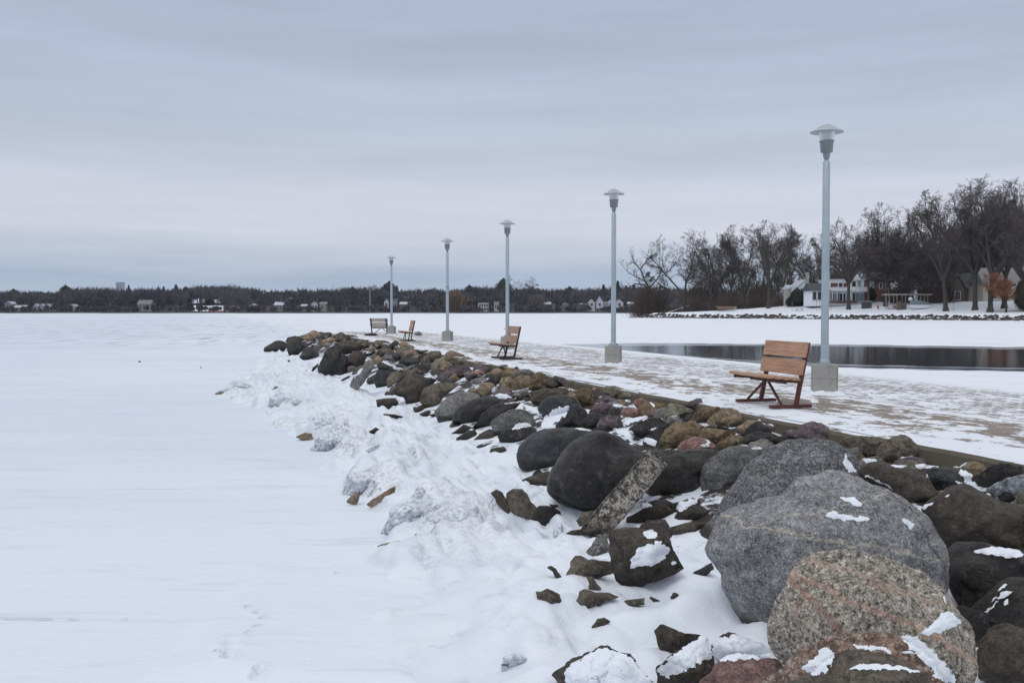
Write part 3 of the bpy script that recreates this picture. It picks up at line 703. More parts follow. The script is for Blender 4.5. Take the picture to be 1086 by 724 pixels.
# ------------------------------------------------------------ stones traced stone by stone
# tile, outline, kind, angular(0..1), snow, bed fraction, depth ratio, (anchor phrase or None), label or None, extra depth
ST = [
 # --- near boulders
 ('0','756,606 742,600 752,560 758,550 782,543 830,527 840,506 875,500 912,502 938,515 970,538 990,562 999,590 1000,620 985,655 950,680 900,690 830,690 818,684 793,674 770,640 759,612','gneiss',.215,0,.35,.60,'big grey gneiss boulder','biggest grey gneiss boulder with three small snow patches on its crown',-.02),
 ('0','818,696 818,665 828,640 838,615 846,600 870,588 910,585 950,589 982,600 996,615 1012,637 1028,655 1031,675 1028,705 1020,730 1000,745 880,745 830,720','granite',.26,0,.35,.48,'pink-veined granite boulder','speckled granite boulder with pink veins, in front of the big grey boulder',-.42),
 ('0','756,606 738,603 729,595 731,582 742,568 756,554 765,538 774,520 786,500 797,485 815,472 840,465.5 862,464 880,466 895,474 905,485 916,497 912,520 860,580 800,610','folded',.16,0,.3,.5,'folded gneiss boulder','grey boulder with dark folded banding behind the biggest grey boulder',.65),
 ('0','824,716 846,696 868,684 895,674 920,668 945,668 965,677 984,693 1004,722 1006,745 960,752 860,750 832,740','granite2',.4,.1,.9,.55,None,'low pinkish granite rock with snow streaks at the bottom edge',-.35),
 ('0','855,728 870,712 886,696 900,690 940,690 970,700 985,712 992,735 960,748 870,748','brown',.4,.1,.45,.6,None,'dark brown knobbly ridge rock touching the bottom edge below granite',-1.3),
 ('v','50,724 130,600 180,550 320,520 600,530 700,560 840,630 890,680 860,800 400,830 60,800','red',.7,0,.4,.6,'red quartzite rock','pinkish red angular rock at the bottom edge beside snowy slabs',0),
 ('q','160,400 165,290 200,200 300,140 400,80 550,75 680,90 640,200 560,330 440,480 330,560 260,600 190,560 170,470','pinkpatch',.25,.1,.35,.6,'pink-patched banded boulder','banded grey boulder with a pink patch, left of folded gneiss boulder',.35),
 ('0','577.2,518 579,505 586,494 597,478 611,466 628,458 642,456.5 657,461 668,471 678,479 690,487 691,502 680,522 650,538 620,543 600,539 588,533 579,526','dark',.15,0,.42,.62,'huge black boulder','huge rounded black boulder left of the leaning pale slab',0),
 ('0','672,486 700,478 730,474.5 755,475 771,479 768,490 752,500 747,520 748,531 720,535 690,530 675,505','dark',.15,0,.4,.6,'black boulder behind the slab','wide black boulder right of and behind the leaning pale slab',.2),
 ('g','60,400 80,300 200,190 350,130 560,120 700,120 840,160 900,260 760,450 520,540 330,545 200,548 95,530 62,470','dkblue',.1,.05,.42,.6,'long oval dark boulder','long oval blue-grey boulder lying left behind the huge black boulder',.15),
 ('h','530,620 540,500 600,400 700,320 830,330 930,370 975,480 900,560 740,600 620,640','ochre',.5,.0,.4,.55,'large ochre boulder','large knobbly ochre brown boulder with rusty right side below the curb',0),
 ('t','310,240 430,140 560,40 640,30 780,80 930,160 1086,150 1200,200 1220,420 1200,530 1000,530 840,500 600,500 540,520 480,600 440,450 380,330','dkbrown',.2,0,.35,.6,'big brown boulder at right','big dark brown boulder right of the biggest grey boulder',0),
 ('0','999,600 1004,588 1010,580 1020,576 1040,576 1075,581 1105,585 1115,605 1100,640 1060,660 1036,662 1024,648 1008,626','dark',.2,0,.35,.6,'snow-streaked dark boulder','dark green-grey boulder with a white snow streak along its top, right edge',0),
 ('u','690,400 720,320 870,170 960,90 1060,65 1150,80 1220,200 1220,500 1000,580 800,560 720,490','dark',.2,0,.35,.6,'dark boulder with snow scratches','dark boulder with slanting white snow scratches at the right edge',-.05),
 ('u','735,724 760,600 840,480 930,435 1020,450 1150,500 1230,700 1200,900 900,940 760,900','dkbrown',.1,0,.35,.6,None,'smooth dark brown boulder in the bottom right corner',-.15),
 ('0','1012,640 1040,646 1062,680 1066,735 1035,760 1008,745 1002,690','dark',.3,0,.3,.5,None,'dark stone wedged between granite boulder and bottom right corner boulder',.45),
 ('r','190,270 250,220 350,200 640,200 680,250 640,340 580,420 380,405 260,360','brown',.35,0,.35,.6,None,'flat brown boulder touching the curb, left of the domed brown boulder',0),
 ('r','540,400 560,310 680,210 770,170 850,200 960,310 1035,440 960,490 640,480 560,460','brown',.3,0,.35,.6,'domed brown boulder','domed brown boulder standing against the curb near the right edge',0),
 ('0','909,504 921,493 936,490 970,496 983,505 997,524 1001,530 985,537 972,541 950,530 925,515','dkbrown',.2,.05,.35,.65,'slanting brown boulder','slanting rusty brown boulder between big grey boulder and domed brown boulder',0),
 ('s','140,360 220,330 340,325 440,350 500,440 515,490 430,540 300,600 240,520 180,430','dkblue',.3,.1,.35,.6,None,'small blue-black rock capped with snow below the domed brown boulder',0),
 ('s','190,290 300,200 400,195 480,260 400,310 250,310','brown',.4,.2,.3,.6,None,'thin brown wedge rock just under the curb, right of domed boulder',.1),
 ('s','470,330 520,280 600,260 720,280 760,330 700,440 600,450 540,380','tan',.6,.1,.35,.6,None,'rough tan and white rock below the curb near the right edge',0),
 ('s','620,480 650,420 740,330 850,270 1000,280 1086,300 1160,350 1100,430 900,480 700,555 630,520','dark',.45,.0,.35,.6,None,'black rock with pale streaked top below the curb at right edge',0),
 ('s','740,550 850,470 940,420 1086,375 1180,380 1190,640 1000,680 850,660','bluegrey',.35,0,.35,.6,None,'pale blue-grey rock at the right edge with a dark pocket',0),
 ('s','835,600 900,545 970,560 1004,620 935,668 860,645','dark',.3,0,.4,.6,None,'small round black stone set in the pale blue-grey rock',-.35),
 # --- middle
 ('0','643,562 660,559 680,559 700,562 712,570 718,585 727,602 712,610 690,618 665,628 652,631 648,610 645,590','dkbrown',.5,.0,.42,.42,'flat-faced brown rock','flat-faced brown rock with a round snow disc, below the leaning slab',0),
 ('l','215,640 215,500 260,440 320,440 400,480 620,490 660,600 400,630 300,665','brown',.7,.1,.4,.7,None,'brown brick-shaped rock left of the snow-disc rock',0),
 ('l','375,445 440,310 490,230 570,240 620,400 560,450','grey',.35,0,.4,.7,None,'small smooth grey rock behind the brown brick-shaped rock',.05),
 ('l','155,252 230,200 380,185 560,160 480,215 220,245','dkbrown',.5,0,.4,1.,None,'thin dark stone sliver at the foot of the leaning slab',0),
 ('l','290,105 345,20 460,10 475,100 380,155 325,145','brown',.6,.15,.4,.8,None,'mottled brown rock half in snow, left of the leaning slab foot',0),
 ('m','390,195 600,130 700,110 800,125 800,220 720,265 520,300 470,275','dkbrown',.5,.1,.4,.7,None,'dark brown rock between snow-disc rock and folded gneiss boulder',0),
 ('j','410,625 560,540 760,480 860,540 880,640 700,700 600,690 430,660','brown',.5,.05,.4,.7,None,'rough brown rock right of the leaning slab, under the black boulder',0),
 ('j','860,560 1000,510 1100,490 1200,540 1250,630 1000,670 900,690','dkbrown',.5,.1,.4,.7,None,'dark brown rock with snow behind it, left of folded gneiss boulder',0),
 ('m','180,172 260,80 350,80 390,180 300,200','dkbrown',.6,.15,.4,.8,None,'small brown rock with snow specks atop the snow-disc rock',.1),
 ('m','690,605 860,500 880,570 740,645','dark',.5,.2,.4,.8,None,'dark snow-flecked stone wedged against the big grey boulder',0),
 ('i','88,385 150,350 210,380 245,450 252,558 190,490 110,412','dkbrown',.3,.05,.4,.8,None,'leftmost of three dark stones in snow left of the huge black boulder',0),
 ('i','238,385 300,345 390,345 460,410 522,535 470,595 400,560 340,578 262,572 240,500','brown',.25,0,.4,.75,None,'middle rounded brown stone of three in snow left of huge black boulder',0),
 ('i','465,625 490,560 560,505 680,510 770,560 797,675 740,665 650,682 490,672','dark',.25,0,.4,.75,None,'rightmost dark stone of three, under the huge black boulder',0),
 ('i','370,282 430,240 660,165 700,250 640,295 400,302','dkbrown',.4,.05,.45,.9,None,'dark pointed sliver poking from snow left of the huge black boulder',0),
 ('i','650,490 740,500 790,560 700,560','dkbrown',.2,0,.3,.8,None,'dark stone edge tucked beneath the huge black boulder',.1),
 ('l','370,640 430,640 470,690 505,745 470,790 420,760 400,700','brown',.5,.3,.42,.8,None,'curved snow-crusted brown stone under the brown brick-shaped rock',0),
 ('l','-10,555 40,535 90,570 135,650 110,680 60,600','dkbrown',.4,.15,.42,.8,None,'thin curved dark stone edge in snow left of the brick-shaped rock',0),
 ('n','52,190 90,200 150,170 250,215 247,262 190,284 100,278 70,240','brown',.35,.15,.35,.8,None,'small lone round brown stone on the smooth foreground snow',0),
 ('n','378,305 385,200 430,170 520,200 620,200 715,232 600,255 500,295','brown',.6,.3,.45,.8,None,'snow-crusted brown stone below the snow-disc rock',0),
 ('n','650,298 760,260 900,240 890,292 720,300','brown',.5,0,.45,1,None,'flat brown stone flush in snow below the snow-disc rock',0),
 ('n','903,230 940,232 1030,268 960,272','dark',.5,0,.45,1,None,'thin black stone edge right of the flat brown stone in snow',0),
 ('p','622,182 660,110 730,92 805,130 700,185','dkbrown',.5,.25,.4,.8,None,'small dark stone with snow lid alone above the snowy triangular slab',0),
 ('0','580,716.5 604,701 637,684 645,684.5 657,690 670,692 680,706 688,716 700,724 694,736 640,742 600,736','dkbrown',.8,.35,.55,.7,'snowy triangular slab','triangular dark slab under snow at the bottom edge',0),
 ('p','700,735 740,700 870,658 945,662 975,735 900,775 760,775','dark',.5,.1,.5,.8,None,'dark stone at bottom edge in front of the snowy triangular slab',0),
 ('o','235,362 290,298 470,366 625,366 570,440 410,525 330,485 260,415','dkbrown',.65,.1,.4,.7,'brown wedge rock','brown wedge-shaped rock between two snowy slabs, left of big grey boulder',0),
 ('o','260,645 410,522 620,368 665,385 705,500 715,595 690,700 600,790 340,800','dkbrown',.85,.0,.5,.6,'tilted snow-covered slab','tilted flat slab under smooth snow with a dark broken right edge',0),
 ('v','60,340 180,325 300,348 440,400 560,450 600,540 260,560 140,565 90,450','dkbrown',.85,.3,.5,.6,None,'flat snow-covered slab between red rock and big grey boulder',0),
 ('o','372,95 390,55 420,60 442,75 400,108','dkbrown',.5,.1,.4,.9,None,'tiny dark stone poking through snow left of big grey boulder',0),
 # --- row below curb, right half
 ('h','560,315 570,220 630,150 720,165 870,220 875,310 730,335 650,350','green',.6,0,.35,.65,'greenish grey rock','greenish grey rock with rusty lower side just below the curb',0),
 ('h','730,180 800,150 900,108 940,108 972,182 900,225 820,215','purple',.7,0,.35,.7,None,'purple angular rock standing against the curb left of nearest bench',0),
 ('k','-70,290 0,230 30,200 200,188 290,220 200,300 120,350 0,380 -60,350','ochre',.55,0,.35,.65,None,'broad ochre rock just below the curb left of the nearest bench',0),
 ('k','70,340 150,270 250,200 330,195 410,230 455,330 420,390 270,400 120,385','tan',.5,0,.38,.65,None,'knobbly tan rock in front of the nearest bench',-.1),
 ('k','370,450 375,390 480,318 560,318 625,385 570,435 430,465','tan',.5,0,.38,.65,None,'tan rock with shell-like ridges right of the knobbly tan rock',-.1),
 ('k','0,450 60,390 250,410 370,420 360,480 250,550 80,520 0,490','ochre',.55,0,.38,.65,None,'ochre brown rock under a thin snow line below knobbly tan rock',-.15),
 ('h','690,605 740,530 860,480 980,490 1080,550 1110,600 1000,640 800,640','pink',.25,.05,.4,.65,'pink dome rock','pink dome-shaped rock with a hooked snow patch',-.05),
 ('k','190,610 200,530 330,460 450,460 430,530 330,590 240,625','ochre',.4,0,.4,.65,None,'ochre rock between pink dome rock and black shiny rock',-.1),
 ('k','385,545 470,470 580,430 720,440 900,510 800,560 680,580 460,565','dark',.35,0,.4,.65,None,'low black rock just behind the folded gneiss boulder',-.05),
 ('k','630,370 700,352 785,400 800,450 700,440','purple',.5,0,.35,.7,None,'small purple rock in front of the curb snow, right of nearest bench foot',0),
 ('k','795,440 900,408 1000,430 1040,480 980,510 880,500','purple',.5,0,.38,.7,None,'low purple rock touching the back of the folded gneiss boulder',-.05),
 ('0','842,459 851,450 860,446.5 870,448 877,451.5 887,462 891,471 884,474 868,472 852,470','purple',.8,0,.38,.7,'purple peaked rock','purple peaked rock against the curb right of the nearest bench',0),
 ('f','285,235 340,178 420,190 475,260 485,335 395,410 320,350 290,295','ochre',.5,0,.38,.7,'knobbly ochre rock','knobbly ochre rock with orange base below curb',0),
 ('f','425,192 480,178 505,222 470,262','pink',.5,0,.35,.7,None,None,.05),
 ('f','495,240 550,178 650,168 740,200 800,240 700,300 560,285','green',.55,0,.36,.65,None,None,0),
 ('f','685,290 740,230 830,238 870,292 780,320','green',.5,0,.38,.7,None,None,0),
 ('f','470,335 540,250 650,290 745,330 745,385 620,370','purple',.6,.2,.38,.7,None,None,0),
 ('f','400,425 440,360 520,318 600,350 725,390 700,460 560,470 420,445','purple',.4,0,.4,.65,None,None,0),
 ('f','815,325 860,300 920,278 1005,360 970,410 930,440 860,390','pink',.75,0,.36,.65,'pink angular rock','pink angular rock leaning on a redder one below the curb',0),
 ('f','695,440 740,378 850,378 935,445 860,490 700,500','pink',.6,0,.38,.65,None,None,0),
 ('f','920,445 1000,370 1075,400 1100,465 980,485','red',.6,0,.38,.65,None,None,.02),
 ('f','60,550 170,480 230,360 290,343 380,405 430,500 360,600 180,590 60,580','dark',.35,0,.38,.6,'black rock with broad snow slope','black rock with a broad white snow slope on its left side',0),
 ('f','340,510 400,430 600,450 700,460 600,500 520,590 440,610 350,590','dark',.3,0,.38,.6,None,None,.05),
 ('f','470,570 510,490 580,452 680,460 720,510 750,575 640,605 500,610','purple',.3,.05,.4,.65,None,None,-.05),
 ('f','785,580 900,500 1000,468 1080,470 1190,540 1160,650 1060,700 900,670 800,640','dark',.35,.15,.38,.6,'black rock with a snow dab','black rock with one square snow dab, left of the large ochre boulder',0),
 ('f','185,250 230,222 300,260 300,330 210,290','tan',.5,0,.38,.7,None,None,.05),
 ('f','60,85 150,88 235,130 262,205 190,190 110,130','purple',.5,0,.36,.7,None,None,.05),
 # --- row of tile d, e
 ('d','145,240 200,203 260,222 295,262 240,298 180,292','grey',.25,.1,.4,.7,None,None,0),
 ('d','5,300 75,233 125,305 60,330','tan',.6,0,.4,.7,None,None,0),
 ('d','235,200 270,140 350,138 405,190 395,250 300,245','purple',.35,0,.38,.7,None,None,0),
 ('d','375,255 420,200 480,178 535,200 545,260 460,275','tan',.6,0,.38,.7,None,None,0),
 ('d','295,390 380,290 460,240 535,232 510,300 410,410 330,425','dark',.6,.0,.4,.5,'black tilted slab','narrow black tilted slab between snow wedges in the middle distance',0),
 ('d','490,340 515,275 600,258 645,300 620,385 545,412 495,380','tan',.55,0,.4,.65,'round-faced tan rock',"round-faced tan rock right of the narrow black tilted slab",0),
 ('d','600,300 700,243 805,258 800,365 700,410 610,400','tan',.5,0,.38,.65,None,None,.05),
 ('d','770,385 815,240 870,208 930,235 1020,320 1080,355 920,385 820,415','ochre',.75,0,.38,.65,'peaked ochre rock','peaked ochre rock with a sharp sloping ridge',0),
 ('d','695,232 740,198 795,220 785,262 710,262','tan',.6,0,.36,.7,None,None,0),
 ('d','625,185 660,163 695,190 690,235 640,228','dark',.5,0,.36,.7,None,None,0),
 ('d','245,115 350,122 450,158 400,190 260,165','tan',.5,0,.36,.7,None,None,0),
 ('d','470,165 560,148 605,185 530,210','brown',.5,0,.36,.7,None,None,0),
 ('d','775,490 785,420 900,380 1086,362 1195,388 1200,440 1000,470 880,545 830,540','dkbrown',.25,.0,.4,.6,'long grey-brown log-shaped boulder','long log-shaped dark boulder with a blunt left end below the curb',0),
 ('d','865,570 900,500 1000,448 1120,438 1225,470 1265,540 1150,620 950,690 890,690','dkblue',.15,.0,.4,.6,'smooth charcoal boulder','smooth charcoal boulder directly below the long log-shaped boulder',0),
 ('d','600,450 700,390 770,380 790,470 700,490','grey',.6,.1,.4,.7,None,None,0),
 ('e','38,260 50,170 130,80 230,25 330,-5 460,0 540,70 440,150 320,250 230,305 150,285','dark',.15,.05,.4,.6,'black hump','broad black hump-backed boulder beside the light grey boulder',0),
 ('e','225,310 330,160 420,90 560,55 710,55 620,150 480,230 410,300 300,330','dark',.35,.05,.4,.6,None,None,-.05),
 ('e','-5,395 150,268 240,300 295,315 140,360','dkbrown',.6,.0,.4,.8,None,'dark wedge stone in snow at the foot of the black hump',0),
 ('e','430,330 395,255 500,170 600,118 700,112 800,155 880,220 915,270 830,330 640,340 560,380 480,385','pinkpatch',.4,.05,.4,.6,'tan-banded black boulder','black boulder with a tan pink band across its top and snow lips',0),
 ('e','468,380 560,320 700,292 850,300 870,360 790,410 690,455 620,475 560,440 510,470 480,430','dark',.4,.15,.42,.65,None,'craggy black rock under the tan-banded boulder, touching ice spikes',-.1),
 # --- tile b, c
 ('b','165,122 220,93 310,98 362,120 300,165 240,185 190,160','brown',.4,0,.38,.7,None,None,0),
 ('b','295,175 400,93 442,118 425,155 330,205','dkbrown',.4,0,.38,.7,None,None,0),
 ('b','385,215 430,180 540,168 565,200 450,258 400,250','ochre',.6,0,.38,.7,None,None,0),
 ('b','425,132 480,93 555,148 605,162 540,188 450,175','tan',.6,0,.36,.7,None,None,0),
 ('b','205,225 240,180 300,170 405,195 390,250 250,262','brown',.45,0,.4,.7,None,None,0),
 ('b','475,255 550,180 612,188 645,232 605,280 500,282','tan',.5,0,.4,.7,None,None,0),
 ('b','595,182 640,198 700,188 745,210 665,248','dark',.4,.15,.36,.7,None,None,0),
 ('b','245,275 300,233 400,238 445,330 420,345 360,305','grey',.6,.05,.4,.6,None,None,0),
 ('b','425,295 480,263 600,268 645,312 605,358 450,368','dkblue',.35,0,.4,.65,None,None,0),
 ('b','215,320 300,286 400,340 465,385 430,405 320,400 240,385','dark',.3,.1,.4,.6,None,None,0),
 ('b','192,430 235,375 300,383 385,400 350,470 335,575 230,575 200,510','dkblue',.3,0,.42,.6,'blue-black upright rock','blue-black upright rock right of the far leaning slab',0),
 ('b','315,480 350,410 420,383 502,420 515,465 450,500 380,570 325,575','brown',.25,0,.42,.65,None,None,-.03),
 ('b','635,280 740,193 840,198 855,240 875,285 780,318 640,322','brown',.45,.05,.38,.65,None,None,0),
 ('b','855,275 880,220 930,188 1000,210 1075,240 1085,268 960,305 870,308','tan',.75,0,.38,.6,'peaked tan rock','peaked tan rock on the curb line left of the second bench',0),
 ('d','85,95 180,68 247,95 205,138 100,148','green',.5,0,.36,.7,None,None,0),
 ('b','525,355 640,318 740,312 795,360 745,420 600,410 540,390','dkbrown',.3,0,.4,.65,None,None,0),
 ('b','825,385 828,298 900,298 975,340 905,400','tan',.75,0,.4,.65,None,None,0),
 ('b','445,375 500,343 545,360 525,408 470,410','grey',.35,0,.4,.7,None,None,0),
 ('b','535,405 570,358 625,400 605,430 545,435','purple',.6,0,.4,.7,None,None,0),
 ('b','345,600 440,490 530,430 620,413 672,430 700,520 660,650 640,755 560,765 510,725 475,650 400,625','dkbrown',.3,0,.42,.6,'grey-brown jagged boulder','tall grey-brown jagged boulder left of the tan-striped boulder',0),
 ('b','665,440 740,425 810,468 760,520 700,600','dark',.35,0,.4,.65,None,None,.05),
 ('b','635,640 660,560 760,510 900,498 1025,508 950,580 870,640 810,720 760,785 640,775','brown',.35,0,.42,.6,'tan-striped boulder','boulder with tan-striped top left of the light grey boulder',0),
 ('b','815,425 900,388 1000,340 1086,328 1160,400 1060,460 880,495 800,480','purple',.3,0,.4,.6,'purple-brown flat boulder','broad flat purple-brown boulder below the peaked tan rock',0),
 ('b','895,475 970,413 1025,472 1000,510','tan',.6,0,.4,.7,None,None,-.03),
 ('b','208,665 300,650 420,648 455,690 430,765 330,775 225,745','dkbrown',.6,.1,.42,.7,None,'dark blocky rock half buried in snow left of the jagged boulder',0),
 ('c','278,300 380,308 500,334 400,350 288,338','dark',.5,0,.2,.4,None,'long thin dark stone sliver in snow below the blocky rock',0),
 ('c','148,472 210,433 268,460 200,490','dark',.5,0,.42,1,None,'small dark stone sliver in snow, lowest left of the blocky rock',0),
 ('c','795,280 850,190 930,120 1010,88 1100,90 1190,112 1240,160 1150,240 1110,330 1090,405 960,385 860,345','grey',.15,.05,.42,.6,'light grey boulder','light grey domed boulder in the middle of the pile',0),
 ('0','368.9,411 371.1,404.7 381,391.4 392.1,378.1 396,376.5 399.9,379.3 397.1,388 391,400 381,412 372,416','grey',.6,.45,.42,.5,'far leaning slab','pale frosted slab leaning on the dark rocks near the far end',0),
 # --- far tip, tile a
 ('a','42,218 70,198 150,148 210,143 258,160 272,205 240,245 120,250 45,255','dark',.25,0,.4,.7,None,'leftmost black rock at the far tip of the pile',0),
 ('a','248,155 270,113 340,98 440,108 465,142 400,180 270,180','dark',.3,0,.38,.7,None,None,.3),
 ('a','252,175 290,133 380,128 440,165 475,200 430,240 370,290 290,310 265,245','dark',.25,0,.4,.65,None,'round black rock with a white snow notch at the far tip',0),
 ('a','355,100 440,85 520,43 572,63 605,92 605,135 520,160 450,150','tan',.45,.05,.38,.65,None,'low tan-topped rock, highest at the far left tip',.4),
 ('a','588,85 640,78 670,105 612,138','dark',.4,0,.38,.7,None,None,.4),
 ('a','645,135 710,108 745,145 690,172 650,168','tan',.5,.1,.4,.7,None,None,0),
 ('a','715,85 790,58 832,88 900,88 965,110 905,150 800,170 728,160','brown',.45,0,.38,.65,None,'brown rock forming the crest beyond the far leaning slab',0),
 ('a','392,285 430,220 490,203 562,240 580,295 520,335 400,340 372,335','dkblue',.2,.05,.42,.65,None,'small blue-grey rock in snow left of the tall black rocks',0),
 ('a','585,340 640,230 720,188 800,200 790,330 770,480 640,485 568,475 560,400','dark',.3,0,.42,.65,'tall black rock','tall black rock left of the far leaning slab',0),
 ('a','755,155 860,138 950,168 1010,225 920,290 780,285 735,205','dkbrown',.35,0,.4,.65,None,None,0),
 ('a','855,295 900,243 970,243 1035,290 1010,375 925,460 860,450 828,375','dkbrown',.2,0,.42,.65,None,'rounded brown-black boulder just left of the far leaning slab',0),
 ('a','745,335 800,262 860,300 850,400 880,478 750,488','dark',.3,0,.42,.65,None,None,-.05),
 ('a','955,155 1020,138 1078,190 1068,228 990,238','brown',.4,0,.4,.7,None,None,0),
 ('a','1000,225 1086,205 1110,230 1050,260','tan',.4,.1,.4,.7,None,None,0),
 ('a','495,445 515,400 555,370 580,350 560,400 520,440','dark',.5,0,.42,.8,None,None,0),
 ('a','768,530 840,490 875,475 870,500 800,535','dark',.4,0,.42,.9,None,None,0),
 ('a','250,335 290,330 295,350 262,355','dark',.4,0,.42,.9,None,None,0),
 ('b','90,40 170,25 250,40 200,55 110,52','dark',.4,.2,.4,1.,None,'dark rocks edge lying in snow by the farthest bench',0),
]
CENTRE = Vector((0, 0, 0))
def inside(poly, x, y):
    c = False; j = len(poly) - 1
    for i in range(len(poly)):
        (xi, yi), (xj, yj) = poly[i], poly[j]
        if (yi > y) != (yj > y) and x < (xj - xi) * (y - yi) / (yj - yi) + xi: c = not c
        j = i
    return c
def radial(poly, cx, cy, N=96, sm=2):
    out = []
    for k in range(N):
        th = 2 * math.pi * k / N; dx, dy = math.cos(th), -math.sin(th)
        best = None
        for i in range(len(poly)):
            (x1, y1), (x2, y2) = poly[i], poly[(i + 1) % len(poly)]
            ex, ey = x2 - x1, y2 - y1
            den = dx * ey - dy * ex
            if abs(den) < 1e-9: continue
            t = ((x1 - cx) * ey - (y1 - cy) * ex) / den
            s = ((x1 - cx) * dy - (y1 - cy) * dx) / den
            if t > 0 and -1e-6 <= s <= 1 + 1e-6: best = t if best is None else max(best, t)
        out.append(best)
    m = [b for b in out if b]; av = sum(m) / len(m)
    out = [b if b else av for b in out]
    for _ in range(sm): out = [(out[k - 1] + 2 * out[k] + out[(k + 1) % N]) / 4 for k in range(N)]
    return out
ICO = {}
def ico(sub):
    if sub not in ICO:
        bm = bmesh.new(); bmesh.ops.create_icosphere(bm, subdivisions=sub, radius=1)
        bm.verts.ensure_lookup_table()
        ICO[sub] = ([v.co.normalized() for v in bm.verts], [tuple(v.index for v in f.verts) for f in bm.faces]); bm.free()
    return ICO[sub]
def centroid(poly):
    A = cx = cy = 0
    for i in range(len(poly)):
        (x1, y1), (x2, y2) = poly[i], poly[(i + 1) % len(poly)]
        c = x1 * y2 - x2 * y1; A += c; cx += (x1 + x2) * c; cy += (y1 + y2) * c
    return cx / (3 * A), cy / (3 * A)
def surf_depth(cx, cy, hpx, frac, fn):
    """walk along the sight line until the stone's middle sits right on the bed"""
    d = 3.0; r = ray(cx, cy)
    while d < 75:
        p = Vector((0, 0, CAMZ)) + r * d
        if p.z <= fn(p.x, p.y) + frac * hpx * d / FPX: return d
        d *= 1.004
    return d
ALLG = []      # (obj, verts, faces) for draping snow
INFO = []
def stone(name, poly, mat, ang, snow, frac, dr, extra=0.0, fn=solid_bed, seed=0, nz=1.0, depth=None, skirt=1.0):
    ang = min(1, ang * 1.25 + (.14 if ang > .27 else .02))
    cx, cy = centroid(poly)
    if not inside(poly, cx, cy): cx = sum(p[0] for p in poly) / len(poly); cy = sum(p[1] for p in poly) / len(poly)
    x0, x1 = min(p[0] for p in poly), max(p[0] for p in poly); y0, y1 = min(p[1] for p in poly), max(p[1] for p in poly)
    hpx = y1 - y0
    d = depth or (surf_depth(cx, cy, hpx, frac, fn) * (1 + 0.02 * 0) + extra)
    RT = radial(poly, cx, cy, 144, 3 if ang < .35 else 1 if ang < .6 else 0); N = len(RT)
    if skirt != 1.0:      # the part sunk out of sight in the snow
        RT = [r_ * (1 + (skirt - 1) * max(0, -math.sin(2 * math.pi * k_ / N)) ** 1.0) for k_, r_ in enumerate(RT)]
    s = d / FPX
    C = P(cx, cy, d)
    v = ray(cx, cy).normalized(); rt = Vector((v.y, -v.x, 0)).normalized(); up = rt.cross(v)
    size = max(x1 - x0, hpx)
    sub = 6 if size > 150 else 5 if size > 30 else 4 if size > 12 else 3
    V, F = ico(sub)
    rw = 0.5 * ((x1 - x0) + hpx) / 2 * s
    D = dr * 2 * rw * 1.0
    rr = random.Random(seed * 7 + 3)
    planes = []
    for k in range(int(5 + 9 * ang)):
        n_ = Vector((rr.uniform(-1, 1), rr.uniform(-1, 1), rr.uniform(-0.2, 1))).normalized()
        planes.append((n_, rr.uniform(0.52, 0.86) if ang > .5 else rr.uniform(0.66, 0.92) if ang > .27 else rr.uniform(0.80, 0.97)))
    off = Vector((rr.uniform(-50, 50), rr.uniform(-50, 50), rr.uniform(-50, 50)))
    kk = min(1, 0.3 + 1.5 * ang)
    out = []
    q = 1.0 - 0.25 * ang
    ra, rb, rc = (x1 - x0) / 2 * s, hpx / 2 * s, D / 2 * 1.25
    cuts = []
    for k in range(int(4 + 8 * ang)):
        for _ in range(20):
            n_ = Vector((rr.gauss(0, 1), rr.gauss(.25, 1), rr.gauss(.35, 1))).normalized()
            if n_.z > .60: break
        sup = math.sqrt((ra * n_.x) ** 2 + (rb * n_.y) ** 2 + (rc * n_.z) ** 2)
        cuts.append((n_, sup * (rr.uniform(.52, .84) if ang > .6 else rr.uniform(.62, .90) if ang > .3 else rr.uniform(.84, .98))))
    ck = min(1.0, .45 + 1.1 * ang)
    for n_ in V:
        a, b, c = n_
        e = Vector((a, b, c))
        for pn, pd in planes:
            t = e.dot(pn)
            if t > pd: e = e - pn * (t - pd) * kk
        rho = math.hypot(e.x, e.y)
        th = math.atan2(e.y, e.x) % (2 * math.pi)
        f = th / (2 * math.pi) * N; i0 = int(f) % N; fr = f - int(f)
        Rr = RT[i0] * (1 - fr) + RT[(i0 + 1) % N] * fr
        # keep outline: outline facets only gently
        lim = max(rho, math.hypot(a, b) * (0.96 if abs(c) < 0.35 else 0))
        lp = lim ** q
        x = math.cos(th) * lp * Rr * s; y = math.sin(th) * lp * Rr * s
        z = math.copysign(abs(e.z) ** (q), e.z) * D / 2 * 1.25
        p = Vector((x, y, z))
        wv_ = .05 * rw * noise.noise(p / rw * 2.3 + off)
        for pn, ph in cuts:
            t = p.dot(pn) - ph - wv_
            if t > 0: p -= pn * (t * ck)
        x, y, z = p
        w = p / rw
        n1 = noise.noise(w * 1.3 + off); n2 = noise.noise(w * 3.1 + off)
        n3 = 1 - 2 * abs(noise.noise(w * 2.0 + off * 1.7))
        n4 = noise.noise(w * 7.0 + off) + 0.6 * noise.noise(w * 15.0 + off) + .4 * noise.noise(w * 31.0 + off)
        front = min(1, abs(c) * 1.6)
        disp = (0.085 * (1 - .45 * ang) * n1 * (0.35 + 0.65 * front) + 0.04 * n2 - 0.045 * max(0, n3 - .55) * (1 + ang) + (0.012 + 0.022 * ang) * n4) * rw * nz
        p += Vector((x, y, z * 1.4)).normalized() * disp if p.length > 1e-6 else Vector()
        out.append(rt * p.x + up * p.y - v * p.z)
    me = bpy.data.meshes.new(name); me.from_pydata([tuple(p) for p in out], [], F)
    me.polygons.foreach_set('use_smooth', [True] * len(F)); me.update()
